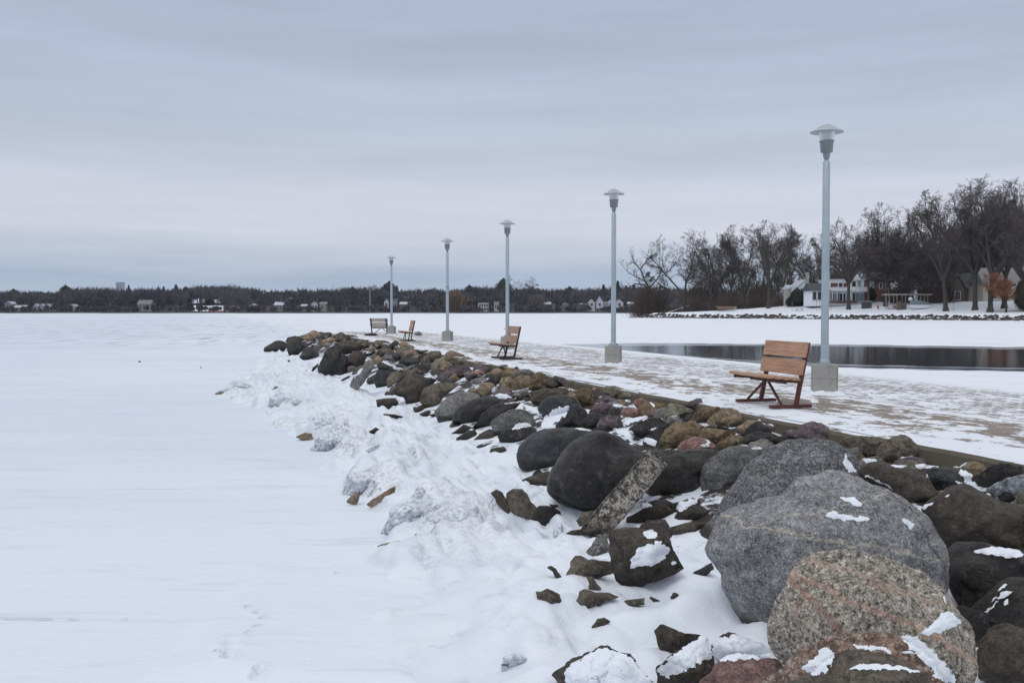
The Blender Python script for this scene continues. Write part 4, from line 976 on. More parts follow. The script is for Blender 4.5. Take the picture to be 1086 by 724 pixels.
    o = link_mesh(name, me, mat, None, C)
    o['snow'] = float(snow); o['stain'] = 1.0
    ALLG.append((o, [p + C for p in out], F))
    INFO.append(dict(o=o, cx=cx, cy=cy, w=x1 - x0, h=hpx, d=d))
    return o
used = {}
ANCH = []
MINOR = []
for idx, (t, s_, kind, ang, snow, frac, dr, anc, lab, ex) in enumerate(ST):
    poly = pts(t, s_)
    cx_, cy_ = centroid(poly)
    wpx = max(p[0] for p in poly) - min(p[0] for p in poly)
    big_ = wpx * surf_depth(cx_, cy_, 10, .4, solid_bed) / FPX
    nm = 'boulder' if big_ > 0.62 else 'rock'
    o = stone(nm, poly, K[kind], ang, snow, frac, dr, ex, seed=idx, skirt=(3.4 if kind == 'granite2' else 3.0 if (t == '0' and kind == 'brown' and cy_ > 700) else 1.8 if kind == 'red' and t == 'v' else 1.7 if (t in 'nopijlmc' and wpx < 75) or (t == 'e' and wpx < 36) else 1.0))
    if t in 'nopvlwmiu' or kind in ('granite', 'granite2', 'red') or cy_ > 690: o['stain'] = 0.0
    o['category'] = nm
    o['group'] = 'boulders piled along the pier' if nm == 'boulder' else 'rocks piled among the boulders'
    if lab: o['label'] = lab; used[lab] = 1
    inf = INFO[-1]; inf['kind'] = kind; inf['ang'] = ang; inf['nm'] = nm
    if anc: ANCH.append((anc, inf))
    if not lab: MINOR.append(inf)

# the leaning pale slab: a squared stone post, own builder
def leaning_slab():
    dh = [i['d'] for n_, i in ANCH if n_ == 'huge black boulder'][0]

    a = P(633, 561, dh - .95); b = P(697, 486, dh - .50)
    d = (b - a).normalized(); view = ((a + b) / 2 - Vector((0, 0, CAMZ))).normalized()
    side = d.cross(view).normalized(); nr = side.cross(d).normalized()
    L = (b - a).length; w = 25.0 / FPX * (dh - .7); th = 0.13
    bm = bmesh.new()
    bmesh.ops.create_cube(bm, size=1)
    bmesh.ops.subdivide_edges(bm, edges=bm.edges[:], cuts=15, use_grid_fill=True)
    rr = Vector((3, 8, 1))
    for v in bm.verts:
        x, y, z = v.co
        # rounded broken corners
        yy = y * (L + 0.12) - 0.06
        xx = x * w * (1 - 0.12 * max(0, y) ** 2); zz_ = z * th
        p = Vector((xx, yy, zz_))
        if y > 0.36: p.y -= 0.35 * (abs(x) ** 3) * (y - 0.36) * 2.2 + 0.04 * noise.noise(Vector((x * 6, 2, 1)))
        p += Vector((0.02 * noise.noise(p * 4 + rr) + 0.012 * noise.noise(p * 14), 0.02 * noise.noise(p * 5 + rr * 2), 0.018 * noise.noise(p * 6 - rr)))
        v.co = side * p.x + d * p.y + nr * p.z
    bmesh.ops.bevel(bm, geom=[e for e in bm.edges if len(e.link_faces) == 2 and e.calc_face_angle() > 1.0], offset=0.012, segments=2, affect='EDGES')
    me = bpy.data.meshes.new('stone_slab'); bm.to_mesh(me); bm.free()
    me.polygons.foreach_set('use_smooth', [True] * len(me.polygons))
    o = link_mesh('stone_slab', me, K['slab'], None, (a + b) / 2)
    o['snow'] = 0.0; o['stain'] = 0.6
    tag(o, 'pale mottled stone slab leaning upright against the huge black boulder', 'stone slab')
    ALLG.append((o, [v.co + o.location for v in me.vertices], [tuple(p.vertices) for p in me.polygons]))
    ANCH.append(('leaning pale slab', dict(cx=664, cy=522, o=o, w=80, h=80, d=11)))
leaning_slab()

# labels for the lesser stones: what they look like and which known stone they lie by
ANCH += [('nearest bench', dict(cx=818, cy=400, w=70, h=70, d=14)), ('second bench', dict(cx=538, cy=365, w=30, h=36, d=28)),
         ('third bench', dict(cx=432, cy=352, w=16, h=20, d=45))]
def szw(i):
    m = max(i['w'], i['h']) * i['d'] / FPX
    return 'small' if m < 0.38 else 'medium' if m < 0.75 else 'large'
def shp(i): return 'rounded' if i['ang'] < .34 else 'angular' if i['ang'] > .55 else 'rough'
def rel(i, a):
    dx, dy = i['cx'] - a['cx'], i['cy'] - a['cy']
    if abs(dx) > 1.3 * abs(dy): return 'right of' if dx > 0 else 'left of'
    return 'just below' if dy > 0 else 'just above'
def assign(i):
    ds = sorted(ANCH, key=lambda a: math.hypot((i['cx'] - a[1]['cx']), 1.5 * (i['cy'] - a[1]['cy'])))
    (n1, a1), (n2, a2) = ds[0], ds[1]
    base = f"{szw(i)} {shp(i)} {KW[i['kind']]} {i['nm']} {rel(i, a1)} the {n1}"
    cands = [base, f"{base}, {rel(i, a2)} {n2}", f"{szw(i)} {shp(i)} {KW[i['kind']]} {i['nm']} between the {n1} and {n2}"]
    cands += [f"{szw(i)} {shp(i)} {KW[i['kind']]} {i['nm']} {rel(i, a)} the {n}" for n, a in ds[1:4]]
    cands = [c for c in cands if len(c.split()) <= 16] or [base]
    for c in cands:
        if c not in used: used[c] = 1; i['o']['label'] = c; return
    i['o']['label'] = cands[0]
for i in MINOR: assign(i)
# ------------------------------------------------------------ smaller stones that fill the pile
rnd = random.Random(11)
FK = ['dark', 'dark', 'dkbrown', 'dkbrown', 'brown', 'tan', 'ochre', 'purple', 'grey', 'dkblue', 'green', 'pink']
LAND = [('the nearest lamp post', 16.5), ('the second lamp post', 25.7), ('the third lamp post', 34.5), ('the fourth lamp post', 43.1), ('the farthest lamp post', 56)]
proj = lambda p: ((p.x * FPX / (p.dot(FW) - CAMZ * FW.z)), 0)
def project(p):
    q = p - Vector((0, 0, CAMZ)); z = q.dot(FW)
    return 543 + q.x * FPX / z, 362 - q.dot(UP) * FPX / z
bv_v = []; bv_f = []; own = []
def rebuild_bvh():
    global BV
    bv_v.clear(); bv_f.clear(); own.clear()
    for o, vs, fs in ALLG:
        b = len(bv_v); bv_v.extend(vs); bv_f.extend([tuple(i + b for i in f) for f in fs]); own.extend([o] * len(fs))
    BV = BVHTree.FromPolygons(bv_v, bv_f)
rebuild_bvh()
cam_o = Vector((0, 0, CAMZ))
cnt = 0; tries = 0
V3, F3 = ico(3)
while cnt < 138 and tries < 4000:
    tries += 1
    y = 5.0 * (13.2 ** rnd.random()) if rnd.random() < .75 else rnd.uniform(6, 60)
    u = rnd.uniform(0.15, 2.75) if rnd.random() < .65 else rnd.uniform(.15, .6)
    x = curb_x(y) - u * 1.0452
    r = rnd.uniform(0.09, 0.26) * (1.15 if y > 25 else 1.0)
    z = solid_bed(x, y) + r * 0.1 + (0.10 if y > 20 else 0.0)
    p = Vector((x, y, z))
    px, py = project(p)
    if px < 270 or px > 1100 or py > 735: continue
    if (py > 505 and px < 685) or (py > 600 and px < 780) or (px < 545 and py > 345 + (px - 280) * .56): continue
    top = p + Vector((0, 0, r * 0.45))
    vis = 0
    for dv in (Vector((0, 0, r * .6)), Vector((-r * .6, 0, r * .2)), Vector((r * .6, 0, r * .2))):
        q = p + dv; dr_ = (q - cam_o); L = dr_.length
        h = BV.ray_cast(cam_o, dr_.normalized(), L - r * 1.1)
        if h[0] is None: vis += 1
    if vis < 2: continue
    near = BV.find_nearest(p)
    if near[0] is not None and near[3] < r * 0.3: continue
    kind = rnd.choice(['dark', 'dark', 'dkbrown', 'dkblue', 'dark', 'brown', 'purple'] if u > 1.3 else FK); ang = rnd.choice([.4, .6, .8])
    off = Vector((rnd.uniform(-50, 50), rnd.uniform(-50, 50), rnd.uniform(-50, 50)))
    sx_, sy_, sz_ = r * rnd.uniform(.9, 1.4), r * rnd.uniform(.8, 1.2), r * rnd.uniform(.55, .9)
    planes = [(Vector((rnd.uniform(-1, 1), rnd.uniform(-1, 1), rnd.uniform(-.3, 1))).normalized(), rnd.uniform(.48, .84)) for _ in range(int(6 + 8 * ang))]
    rz = Matrix.Rotation(rnd.uniform(0, 6.28), 3, 'Z') @ Matrix.Rotation(rnd.uniform(-.4, .4), 3, 'X')
    out = []
    for n_ in V3:
        e = n_.copy()
        for pn, pd in planes:
            t = e.dot(pn)
            if t > pd: e -= pn * (t - pd) * min(1, 0.5 + ang)
        e *= 1 + 0.16 * noise.noise(n_ * 1.5 + off) + 0.08 * noise.noise(n_ * 4 + off) + .04 * noise.noise(n_ * 9 + off)
        out.append(rz @ Vector((e.x * sx_, e.y * sy_, e.z * sz_)))
    me = bpy.data.meshes.new('rock'); me.from_pydata([tuple(v) for v in out], [], F3)
    me.polygons.foreach_set('use_smooth', [True] * len(F3)); me.update()
    o = link_mesh('rock', me, K[kind], None, p)
    o['snow'] = rnd.choice([0.0, 0.1, 0.3, 0.5]); o['stain'] = 0.7
    i = dict(o=o, cx=px, cy=py, w=2 * r * FPX / y, h=1.5 * r * FPX / y, d=y, kind=kind, ang=ang, nm='rock')
    o['category'] = 'rock'; o['group'] = 'rocks piled among the boulders'
    assign(i)
    ALLG.append((o, [v + p for v in out], F3))
    cnt += 1
    if cnt % 25 == 0: rebuild_bvh()

# duplicates among labels: tell them apart by size order, else they stay a shared label
from collections import defaultdict
byl = defaultdict(list)
for o in COL.objects:
    if o.get('category') in ('rock', 'boulder'): byl[o['label']].append(o)
ORD = ['nearest', 'second nearest', 'third nearest', 'fourth nearest', 'fifth nearest', 'sixth nearest']
for l, os_ in byl.items():
    if len(os_) > 1:
        os_.sort(key=lambda o: o.location.y)
        for k, o in enumerate(os_):
            nl = (ORD[k] if k < len(ORD) else 'farther') + ' of the alike: ' + l
            nl = (ORD[k] if k < len(ORD) else 'farther') + ' ' + l
            o['label'] = ' '.join(nl.split()[:16])

# ------------------------------------------------------------ ice-coated stones and ice lumps at the foot of the bank
n = NT('glazed_shore_ice')
o_ = n.t.nodes.new('ShaderNodeNewGeometry'); pos = o_.outputs['Position']
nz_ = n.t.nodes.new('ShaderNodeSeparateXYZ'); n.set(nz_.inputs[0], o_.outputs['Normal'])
pz = n.t.nodes.new('ShaderNodeSeparateXYZ'); n.set(pz.inputs[0], pos)
c1 = n.mix(n.noise(pos, 5, 7, 0.7), (0.36, 0.42, 0.48), (0.66, 0.71, 0.78))
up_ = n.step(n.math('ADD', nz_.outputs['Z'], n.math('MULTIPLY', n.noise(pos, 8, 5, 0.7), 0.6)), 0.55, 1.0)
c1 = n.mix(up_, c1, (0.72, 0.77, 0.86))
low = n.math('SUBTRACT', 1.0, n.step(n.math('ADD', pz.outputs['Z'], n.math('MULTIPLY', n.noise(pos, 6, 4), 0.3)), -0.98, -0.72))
at = n.t.nodes.new('ShaderNodeAttribute'); at.attribute_type = 'OBJECT'; at.attribute_name = 'dirt'
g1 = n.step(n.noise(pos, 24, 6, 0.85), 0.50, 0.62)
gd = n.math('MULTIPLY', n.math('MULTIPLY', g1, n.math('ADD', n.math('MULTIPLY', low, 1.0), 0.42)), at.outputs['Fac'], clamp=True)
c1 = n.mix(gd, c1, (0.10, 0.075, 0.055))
sc_ = n.noise(n.mapping(pos, (9, 9, 2.2)), 1.0, 6, 0.7)
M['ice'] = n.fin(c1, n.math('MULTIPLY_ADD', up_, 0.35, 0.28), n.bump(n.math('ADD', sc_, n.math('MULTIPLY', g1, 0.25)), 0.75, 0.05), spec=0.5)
n.b.inputs['Subsurface Weight'].default_value = 0.12
n.b.inputs['Subsurface Radius'].default_value = (0.05, 0.08, 0.1)
M['icestone'] = K['tan']
for k, (t, s_, dirt, lab) in enumerate(ICEM):
    poly = pts(t, s_)
    hh_ = max(p[1] for p in poly) - min(p[1] for p in poly)
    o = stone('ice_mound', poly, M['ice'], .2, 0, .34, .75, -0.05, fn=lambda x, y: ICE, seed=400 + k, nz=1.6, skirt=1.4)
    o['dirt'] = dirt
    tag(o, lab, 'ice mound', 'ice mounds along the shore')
# a trail of small paw prints pressed into a skin of wind-laid snow, and a hairline crack in the ice
pr = [(262, 648, .03), (274, 653, .05), (280, 658, .035), (272, 668, .03), (265, 674, .04), (246, 686, .085), (234, 696, .045), (238, 699, .03), (243, 703, .06), (275, 714, .05), (271, 719, .04), (352, 592, .04), (356, 600, .03), (357, 612, .03)]
pw = [(hit_plane(a_, b_, ICE), r_) for a_, b_, r_ in pr]
gx = [-2.75 + i * .02 for i in range(115)]; gy = [6.4 + i * .025 for i in range(150)]
def skin(x, y):
    e = min(smooth(-2.75, -2.3, x), 1 - smooth(-.9, -.47, x), smooth(6.4, 6.9, y), 1 - smooth(9.3, 10.1, y))
    h = ICE - .03 + .080 * e * (.8 + .4 * noise.noise(Vector((x * 1.3, y, 9))))
    if e <= 0: h = ICE - .03
    for q, r_ in pw:
        d_ = math.hypot(x - q.x, (y - q.y) * .8) * (1 + .35 * noise.noise(Vector((x * 14, y * 14, 3))))
        if d_ < r_ * 2: h -= .085 * (1 - smooth(r_ * .35, r_ * .9, d_)) - .012 * smooth(r_ * .7, r_, d_) * (1 - smooth(r_, r_ * 1.8, d_))
    return h
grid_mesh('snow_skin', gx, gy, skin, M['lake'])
for a_, b_ in (((0, 656.5), (56, 657.6)), ((70, 657.4), (84, 657.6)), ((128, 657.4), (136, 657.3))):
    A_, B_ = hit_plane(*a_, ICE), hit_plane(*b_, ICE); m_ = MB(); N_ = 14; v_ = []
    for i in range(N_ + 1):
        c_ = A_.lerp(B_, i / N_); c_.y += .02 * noise.noise(Vector((i * .9, a_[0], 0))); w_ = .006 * (1 + noise.noise(Vector((i * 1.7, 3, a_[0]))))
        v_ += [(c_.x, c_.y - w_, ICE + .017), (c_.x, c_.y + w_, ICE + .017)]
    m_.add(v_, [(2 * i, 2 * i + 2, 2 * i + 3, 2 * i + 1) for i in range(N_)])
    m_.build('ice_crack', plain('crack_shadow_grey_ice', (0.40, 0.47, 0.57), .4))['kind'] = 'structure'
# little arch of ice
mb = MB(); c = hit_plane(546, 712, ICE + 0.12)
mb.tube([Vector((.062 * math.cos(t_) + .012 * math.sin(2 * t_), .01 * math.sin(3 * t_), .085 * math.sin(t_) + .01)) for t_ in [i * math.pi / 8 - math.pi / 2 for i in range(17)]],
        [.05, .045, .036, .03, .027, .028, .032, .03, .03, .032, .03, .027, .028, .033, .04, .046, .05], 10, cap=False)
mb.tube([(-.02, 0, -.08), (-.03, 0, -.22)], [.06, .11], 10)
o = mb.build('ice_arch', M['ice'], None, c); o['dirt'] = 0.0
tag(o, 'little loop of ice with a hole standing at the bottom edge', 'ice arch')
STN = [
 ('x', '55,274 130,232 200,225 215,272 130,278', 'tan', 'pale brown stone tip under the farthest ice-crusted mound'),
 ('x', '400,95 415,75 440,78 445,95', 'tan', 'tiny brown stone on the snow above the farthest ice mound'),
 ('x', '418,302 490,255 520,208 582,230 565,275 490,300', 'grey', 'grey pointed stone left above the dirty-faced ice mound'),
 ('y', '92,238 170,205 225,215 225,262 150,256', 'tan', 'brown stone tip at the left foot of the upper paired mound'),
 ('y', '608,452 665,388 695,400 695,440 650,462', 'tan', 'brown stone wedge left under the broad dirty ice mound'),
 ('y', '698,444 735,350 850,368 905,415 835,443 770,430', 'grey', 'rounded grey stone bulging from the broad dirty ice mound'),
 ('z', '38,337 100,290 190,235 240,208 238,270 190,325 150,346', 'tan', 'pinkish triangular stone sheltered under the ice ledge'),
 ('y', '490,740 520,690 600,650 590,700 560,740', 'tan', 'brown stone under the left end of the ice ledge'),
 ('z', '100,592 200,568 315,558 320,612 200,608', 'tan', 'flat tan stone in front of the largest ice block'),
 ('z', '335,592 360,520 405,498 425,560 385,600', 'grey', 'grey triangular stone in the hollow of the largest ice block'),
 ('z', '400,600 440,550 480,560 520,600 460,612', 'dkbrown', 'dark stone at the foot of the largest ice block'),
]
for k, (t, s_, kd, lab) in enumerate(STN):
    o = stone('stone', pts(t, s_), K[kd], .6, .0, .30, .55, -0.3, fn=lambda x, y: ICE + 0.0, seed=700 + k, skirt=1.6); o['stain'] = 0.0
    tag(o, lab, 'stone', 'stones under the shore ice')
for (px, py, r_, lab) in ((148, 384, 0.075, 'small dark stone lying alone far out on the smooth ice'), (535, 349, 0.10, 'tiny dark lump on the ice beyond the second bench'),
                          (213, 390, 0.05, 'tiny dark pebble on the ice left of the farthest mound')):
    q = hit_plane(px, py, ICE)
    k_ = FPX / q.y
    o = stone('stone', [(px - r_ * k_, py - .2 * r_ * k_), (px - .3 * r_ * k_, py - r_ * k_), (px + .7 * r_ * k_, py - .8 * r_ * k_), (px + r_ * k_, py + .3 * r_ * k_), (px, py + .7 * r_ * k_)], K['dkbrown'], .4, 0, .4, .8, seed=900 + px, depth=q.y)
    tag(o, lab, 'stone', 'stones lying on the ice')

# ------------------------------------------------------------ snow lying on and between the stones
ALLG.append((bank, [v.co.copy() for v in bank.data.vertices], [tuple(p.vertices) for p in bank.data.polygons]))
rebuild_bvh()
SN = [
 ('a','470,180 560,172 585,195 500,198'),('a','900,495 980,398 995,415 920,525'),
 ('b','235,288 300,288 380,325 458,380 430,388 350,352 290,308'),('b','662,415 760,412 808,440 800,478 760,457 670,457'),
 ('b','118,210 190,198 155,242 125,238'),('b','315,592 350,540 422,488 412,522 340,585'),
 ('c','225,130 380,118 372,147 240,152'),('c','385,150 450,148 502,170 500,202 430,232 440,190'),
 ('d','425,452 520,412 645,470 560,478 450,478'),('d','262,235 382,265 300,277'),('d','205,335 270,345 350,293 358,300 290,365 322,392 260,368'),
 ('d','392,418 490,322 492,372 440,412'),('d','518,527 640,500 772,488 700,512 560,532'),
 ('d','702,547 760,523 850,568 902,620 908,685 860,632 760,582'),('e','605,315 660,255 740,243 832,290 700,302 650,328'),
 ('0','571,455 574,448 580,440 592,431 606,429.5 600,443 588,447 586.5,453.5'),('f','238,572 330,568 480,612 360,607'),
 ('f','602,590 780,588 852,620 800,695 740,652 690,612'),('h','55,410 200,400 312,440 260,500 342,578 230,512 150,442'),
 ('h','345,500 420,483 532,510 500,595 400,542'),('h','160,300 300,290 455,273 420,302 200,388'),('h','447,405 500,378 513,400 458,428'),
 ('f','615,352 700,338 752,372 650,384'),('f','735,300 822,303 800,338 760,332'),('f','148,160 220,153 272,222 210,218'),
 ('f','975,320 1050,360 1030,385 985,345'),('k','88,363 372,393 362,412 98,382'),('k','488,590 560,573 642,588 560,612'),
 ('k','605,352 700,343 895,370 820,412 790,422 760,377 640,367'),('h','905,582 940,543 995,552 968,488 1025,508 1035,582'),
 ('B','472,166 520,156 573,185 562,202 530,192 500,172'),('B','427,232 450,206 500,228 613,240 560,252 450,242'),('B','702,240 730,236 763,262 747,284 725,266'),
 ('r','225,372 250,375 275,470 365,540 290,558 232,532 220,450'),('r','365,565 480,588 650,658 735,724 700,722 500,612'),
 ('r','375,410 545,413 542,452 450,478'),('r','655,475 845,478 820,513 700,503'),('r','895,492 1000,458 1125,468 1060,512 960,524'),
 ('s','135,180 302,198 180,275'),('s','25,302 100,283 300,293 332,320 100,337'),('s','375,312 565,263 480,332 440,335 400,322'),
 ('s','445,350 540,343 602,420 625,515 508,482 500,400'),('s','405,435 502,470 502,487 440,477'),('s','318,607 370,568 377,592 340,612'),('s','45,720 255,632 150,728'),
 ('t','695,530 820,503 960,508 1090,545 1090,592 900,582 700,552'),
 ('u','878,187 950,128 962,150 890,197'),('u','832,272 930,188 1013,190 960,242 870,252 840,282'),('u','778,378 860,268 902,258 800,372'),('u','918,302 960,238 972,290 930,312'),
 ('w','535,335 640,270 730,158 790,178 873,240 830,292 700,332 660,362 580,347'),('w','420,352 470,343 645,460 725,560 865,728 690,728 640,620 520,512 380,372'),
 ('w','15,410 100,438 280,438 305,470 345,524 280,482 60,473'),('w','-5,608 150,568 380,588 565,630 520,658 420,622 0,627'),('w','368,480 480,478 525,510 430,497'),
 ('w','715,60 745,60 755,130 740,110'),
 ('v','785,592 900,540 970,428 1010,448 1055,500 1000,642 900,672 840,642'),
 ('m','55,565 95,420 200,338 400,298 465,370 452,430 350,522 130,562'),('m','195,195 340,205 345,280 220,285'),('m','445,520 500,490 530,510 490,545'),
 ('l','338,457 420,448 592,438 602,487 400,482'),('j','408,592 530,463 695,505 560,547'),('j','858,542 920,458 1090,438 1090,492 980,522 930,578'),
 ('o','250,660 262,640 410,518 622,370 650,390 690,500 695,560 470,672 338,730'),('v','90,395 300,345 440,395 575,460 585,535 200,557 130,562'),
 ('0','596,714 604,704 637,686 646,687 657,691.5 669,694 679,706 687,717 697,724 690,734 640,738 604,733'),
 ('g','600,118 690,118 845,158 700,150'),
]
def edge_d(poly, x, y):
    m = 1e9
    for i in range(len(poly)):
        (x1, y1), (x2, y2) = poly[i], poly[(i + 1) % len(poly)]
        ex, ey = x2 - x1, y2 - y1; L = ex * ex + ey * ey
        t = max(0, min(1, ((x - x1) * ex + (y - y1) * ey) / L)) if L else 0
        m = min(m, math.hypot(x - x1 - t * ex, y - y1 - t * ey))
    return m
def chaikin(p, n_=2):
    for _ in range(n_):
        q = []
        for i in range(len(p)):
            (ax, ay), (bx, by) = p[i], p[(i + 1) % len(p)]
            q += [(ax * .75 + bx * .25, ay * .75 + by * .25), (ax * .25 + bx * .75, ay * .25 + by * .75)]
        p = q
    return p
for si, (t, s_) in enumerate(SN):
    poly = chaikin(pts(t, s_))
    x0, x1 = min(p[0] for p in poly) - 1, max(p[0] for p in poly) + 1; y0, y1 = min(p[1] for p in poly) - 1, max(p[1] for p in poly) + 1
    wa = min(1.6, max(.45, min(x1 - x0, y1 - y0) / 14))
    st = 0.45 if (x1 - x0) * (y1 - y0) < 3500 else 0.7
    nx, ny = int((x1 - x0) / st) + 1, int((y1 - y0) / st) + 1
    idm = {}; vs = []; hits = defaultdict(int)
    for j in range(ny):
        for i in range(nx):
            px, py = x0 + i * st, y0 + j * st
            wx = px + wa * (2.2 * noise.noise(Vector((px * .16, py * .16, si))) + 1.2 * noise.noise(Vector((px * .4, py * .4, si))) + .4 * noise.noise(Vector((px * 1.1, py * 1.1, si))))
            wy = py + wa * (2.2 * noise.noise(Vector((px * .16, py * .16, si + 50))) + 1.2 * noise.noise(Vector((px * .4, py * .4, si + 50))) + .4 * noise.noise(Vector((px * 1.1, py * 1.1, si + 50))))
            if not inside(poly, wx, wy): continue
            r_ = ray(px, py).normalized()
            h = BV.ray_cast(cam_o, r_)
            if h[0] is None: continue
            ed = edge_d(poly, wx, wy) * h[3] / FPX
            th = 0.002 + min(0.016, ed * 0.3)
            nn = (h[1] if h[1].dot(r_) < 0 else -h[1]) * 0.6 + Vector((0, 0, 0.4))
            idm[(i, j)] = (len(vs), h[3]); vs.append(h[0] + nn * th - r_ * 0.002)
            hits[h[2] and own[h[2]] or own[h[2]]] += 1
    for _ in range(9):
        nv = list(vs)
        for (i, j), (a, da) in idm.items():
            nb = [idm.get(q_) for q_ in ((i + 1, j), (i - 1, j), (i, j + 1), (i, j - 1))]
            if None in nb or max(abs(q_[1] - da) for q_ in nb) > .02 * da: continue
            m_ = (vs[nb[0][0]] + vs[nb[1][0]] + vs[nb[2][0]] + vs[nb[3][0]]) / 4
            dl = m_ - vs[a]; vd = (vs[a] - cam_o).normalized()
            nv[a] = vs[a] + vd * min(0, dl.dot(vd)) + vd * max(0, dl.dot(vd)) * .3      # fill hollows, keep crests
        vs = nv
    fs = []
    for (i, j), (a, da) in idm.items():
        q = [idm.get((i, j)), idm.get((i, j + 1)), idm.get((i + 1, j + 1)), idm.get((i + 1, j))]
        if None in q: continue
        dd = [w[1] for w in q]
        if max(dd) - min(dd) > 0.02 * da + 0.02: continue
        fs.append(tuple(w[0] for w in q))
    if len(fs) < 6: continue
    host = max(hits, key=hits.get)
    # keep each island of snow a patch of its own, drop crumbs
    par = list(range(len(vs)))
    def fnd(q):
        while par[q] != q: par[q] = par[par[q]]; q = par[q]
        return q
    for f in fs:
        for q in f[1:]: par[fnd(q)] = fnd(f[0])
    comp = defaultdict(list)
    for f in fs: comp[fnd(f[0])].append(f)
    for fl in comp.values():
        if len(fl) < max(10, .04 * len(fs)): continue
        ids = sorted({q for f in fl for q in f}); mp = {q: k for k, q in enumerate(ids)}
        me = bpy.data.meshes.new('snow_patch'); me.from_pydata([tuple(vs[q] - host.location) for q in ids], [], [tuple(mp[q] for q in f) for f in fl])
        me.polygons.foreach_set('use_smooth', [True] * len(fl)); me.update()
        o = link_mesh('snow_patch', me, M['snow_soft'], host)
        if host is bank: o.name = 'snow_drift'

# ------------------------------------------------------------ lamp posts
M['pole'] = plain('pale_blue_grey_paint', (0.33, 0.40, 0.46), 0.42, 0.07, 3, 0.1)
M['cap'] = plain('lamp_cap_metal', (0.36, 0.41, 0.44), 0.4, 0.08, 8, 0.1)
M['collar'] = plain('lamp_collar_metal', (0.26, 0.30, 0.325), 0.4, 0.08, 8, 0.1)
n = NT('frosted_lamp_glass')
n.b.inputs['Transmission Weight'].default_value = 0.25
M['glass'] = n.fin((0.72, 0.71, 0.76), 0.35)
M['steel_bolt'] = plain('bolt_steel', (0.2, 0.2, 0.2), 0.4, metal=0.8)
def lamp():
    r = empty('street_lamp', (0, 0, 0))
    b = MB(); b.box((0, 0, 0.24), (0.41, 0.41, 0.52), None, 0.012); base = b.build('concrete_base', M['concrete'], r)
    v_ = []; f_ = []; n_ = 56
    for k in range(n_):
        th = 2 * math.pi * k / n_; c_, s_ = math.cos(th), math.sin(th); e = .203 / max(abs(c_), abs(s_))
        w_ = .10 + .16 * abs(noise.noise(Vector((c_ * 1.6, s_ * 1.6, 3)))) * 2; hh = .02 + .10 * abs(noise.noise(Vector((c_ * 1.2 + 5, s_ * 1.2, 8))))
        for q in range(5):
            t_ = q / 4; r_ = e + w_ * t_; v_.append((c_ * r_, s_ * r_, hh * (1 - t_) ** 2 + .016 * (1 - t_) - .004 * t_ + .004))
    for k in range(n_):
        for q in range(4): a_ = k * 5 + q; b_ = ((k + 1) % n_) * 5 + q; f_.append((a_, a_ + 1, b_ + 1, b_))
    b = MB(); b.add(v_, f_, True); b.build('snow_skirt', M['snow_soft'], r)
    b = MB()
    b.box((0, 0, 0.512), (0.24, 0.24, 0.022), None, 0.004); b.lathe([(0.085, 0.52), (0.085, 0.56), (0.062, 0.60)], n=20)
    b.build('base_plate', M['pole'], r)
    b = MB(); b.box((0, -.066, .95), (.06, .012, .15), None, .003); b.build('access_plate', M['cap'], r)
    for sx_, sy_ in ((1, 1), (1, -1), (-1, 1), (-1, -1)):
        b = MB(); b.tube([(sx_ * .095, sy_ * .095, .52), (sx_ * .095, sy_ * .095, .55)], 0.013, 6); b.build('bolt', M['steel_bolt'], r)
    b = MB(); b.lathe([(0.067, 0.53), (0.065, 2.2), (0.060, 3.96), (0.050, 3.97), (0.043, 3.98), (0.043, 4.0)], n=24); b.build('pole', M['pole'], r)
    hs = .73
    b = MB(); b.lathe([(r_ * hs, z_) for r_, z_ in [(0.0, 3.99), (0.046, 3.99), (0.062, 4.03), (0.075, 4.04), (0.085, 4.11), (0.085, 4.125), (0.14, 4.128), (0.152, 4.30), (0.172, 4.302), (0.172, 4.325), (0.13, 4.325)]], n=32)
    b.build('collar', M['collar'], r)
    b = MB(); b.lathe([(r_ * hs, z_) for r_, z_ in [(0.145, 4.315), (0.165, 4.37), (0.185, 4.43), (0.192, 4.475)]], n=32); b.build('glass_bowl', M['glass'], r)
    b = MB(); b.lathe([(r_ * hs, z_) for r_, z_ in [(0.0, 4.475), (0.19, 4.475), (0.375, 4.462), (0.382, 4.470), (0.37, 4.482), (0.25, 4.515), (0.20, 4.555), (0.12, 4.59), (0.05, 4.605), (0, 4.607)]], n=40)
    b.build('lamp_cap', M['cap'], r)
    return r
LP = [(5.28, 16.8), (2.62, 25.7), (-0.16, 34.5), (-2.80, 43.2), (-6.88, 56.9)]
LL = ['nearest lamp post, tallest, on a concrete block behind the orange-brown bench', 'second lamp post from the camera on its block at the edge of the open water',
      'middle lamp post of five, its base hidden behind the second bench', 'fourth lamp post, standing right of the third bench', 'farthest and shortest looking lamp post, beside the farthest bench']
L0 = lamp()
ang0 = math.atan2(DIRP.y, DIRP.x) - math.pi / 2
for k, (x, y) in enumerate(LP):
    o = L0 if k == 0 else copy_tree(L0)
    s_ = 1.0
    o.location = (x, y, 0.0); o.rotation_euler = (0, 0, -0.2); o.scale = (0.98, 0.98, 0.98)
    tag(o, LL[k], 'lamp post', 'lamp posts along the pier')
# junction collar on the fourth pole
b = MB(); b.lathe([(0.058, 2.45), (0.085, 2.46), (0.085, 2.56), (0.058, 2.57)], n=16)
l4 = [o for o in COL.objects if o.get('label') == LL[3]][0]
b.build('bracket', M['cap'], l4)

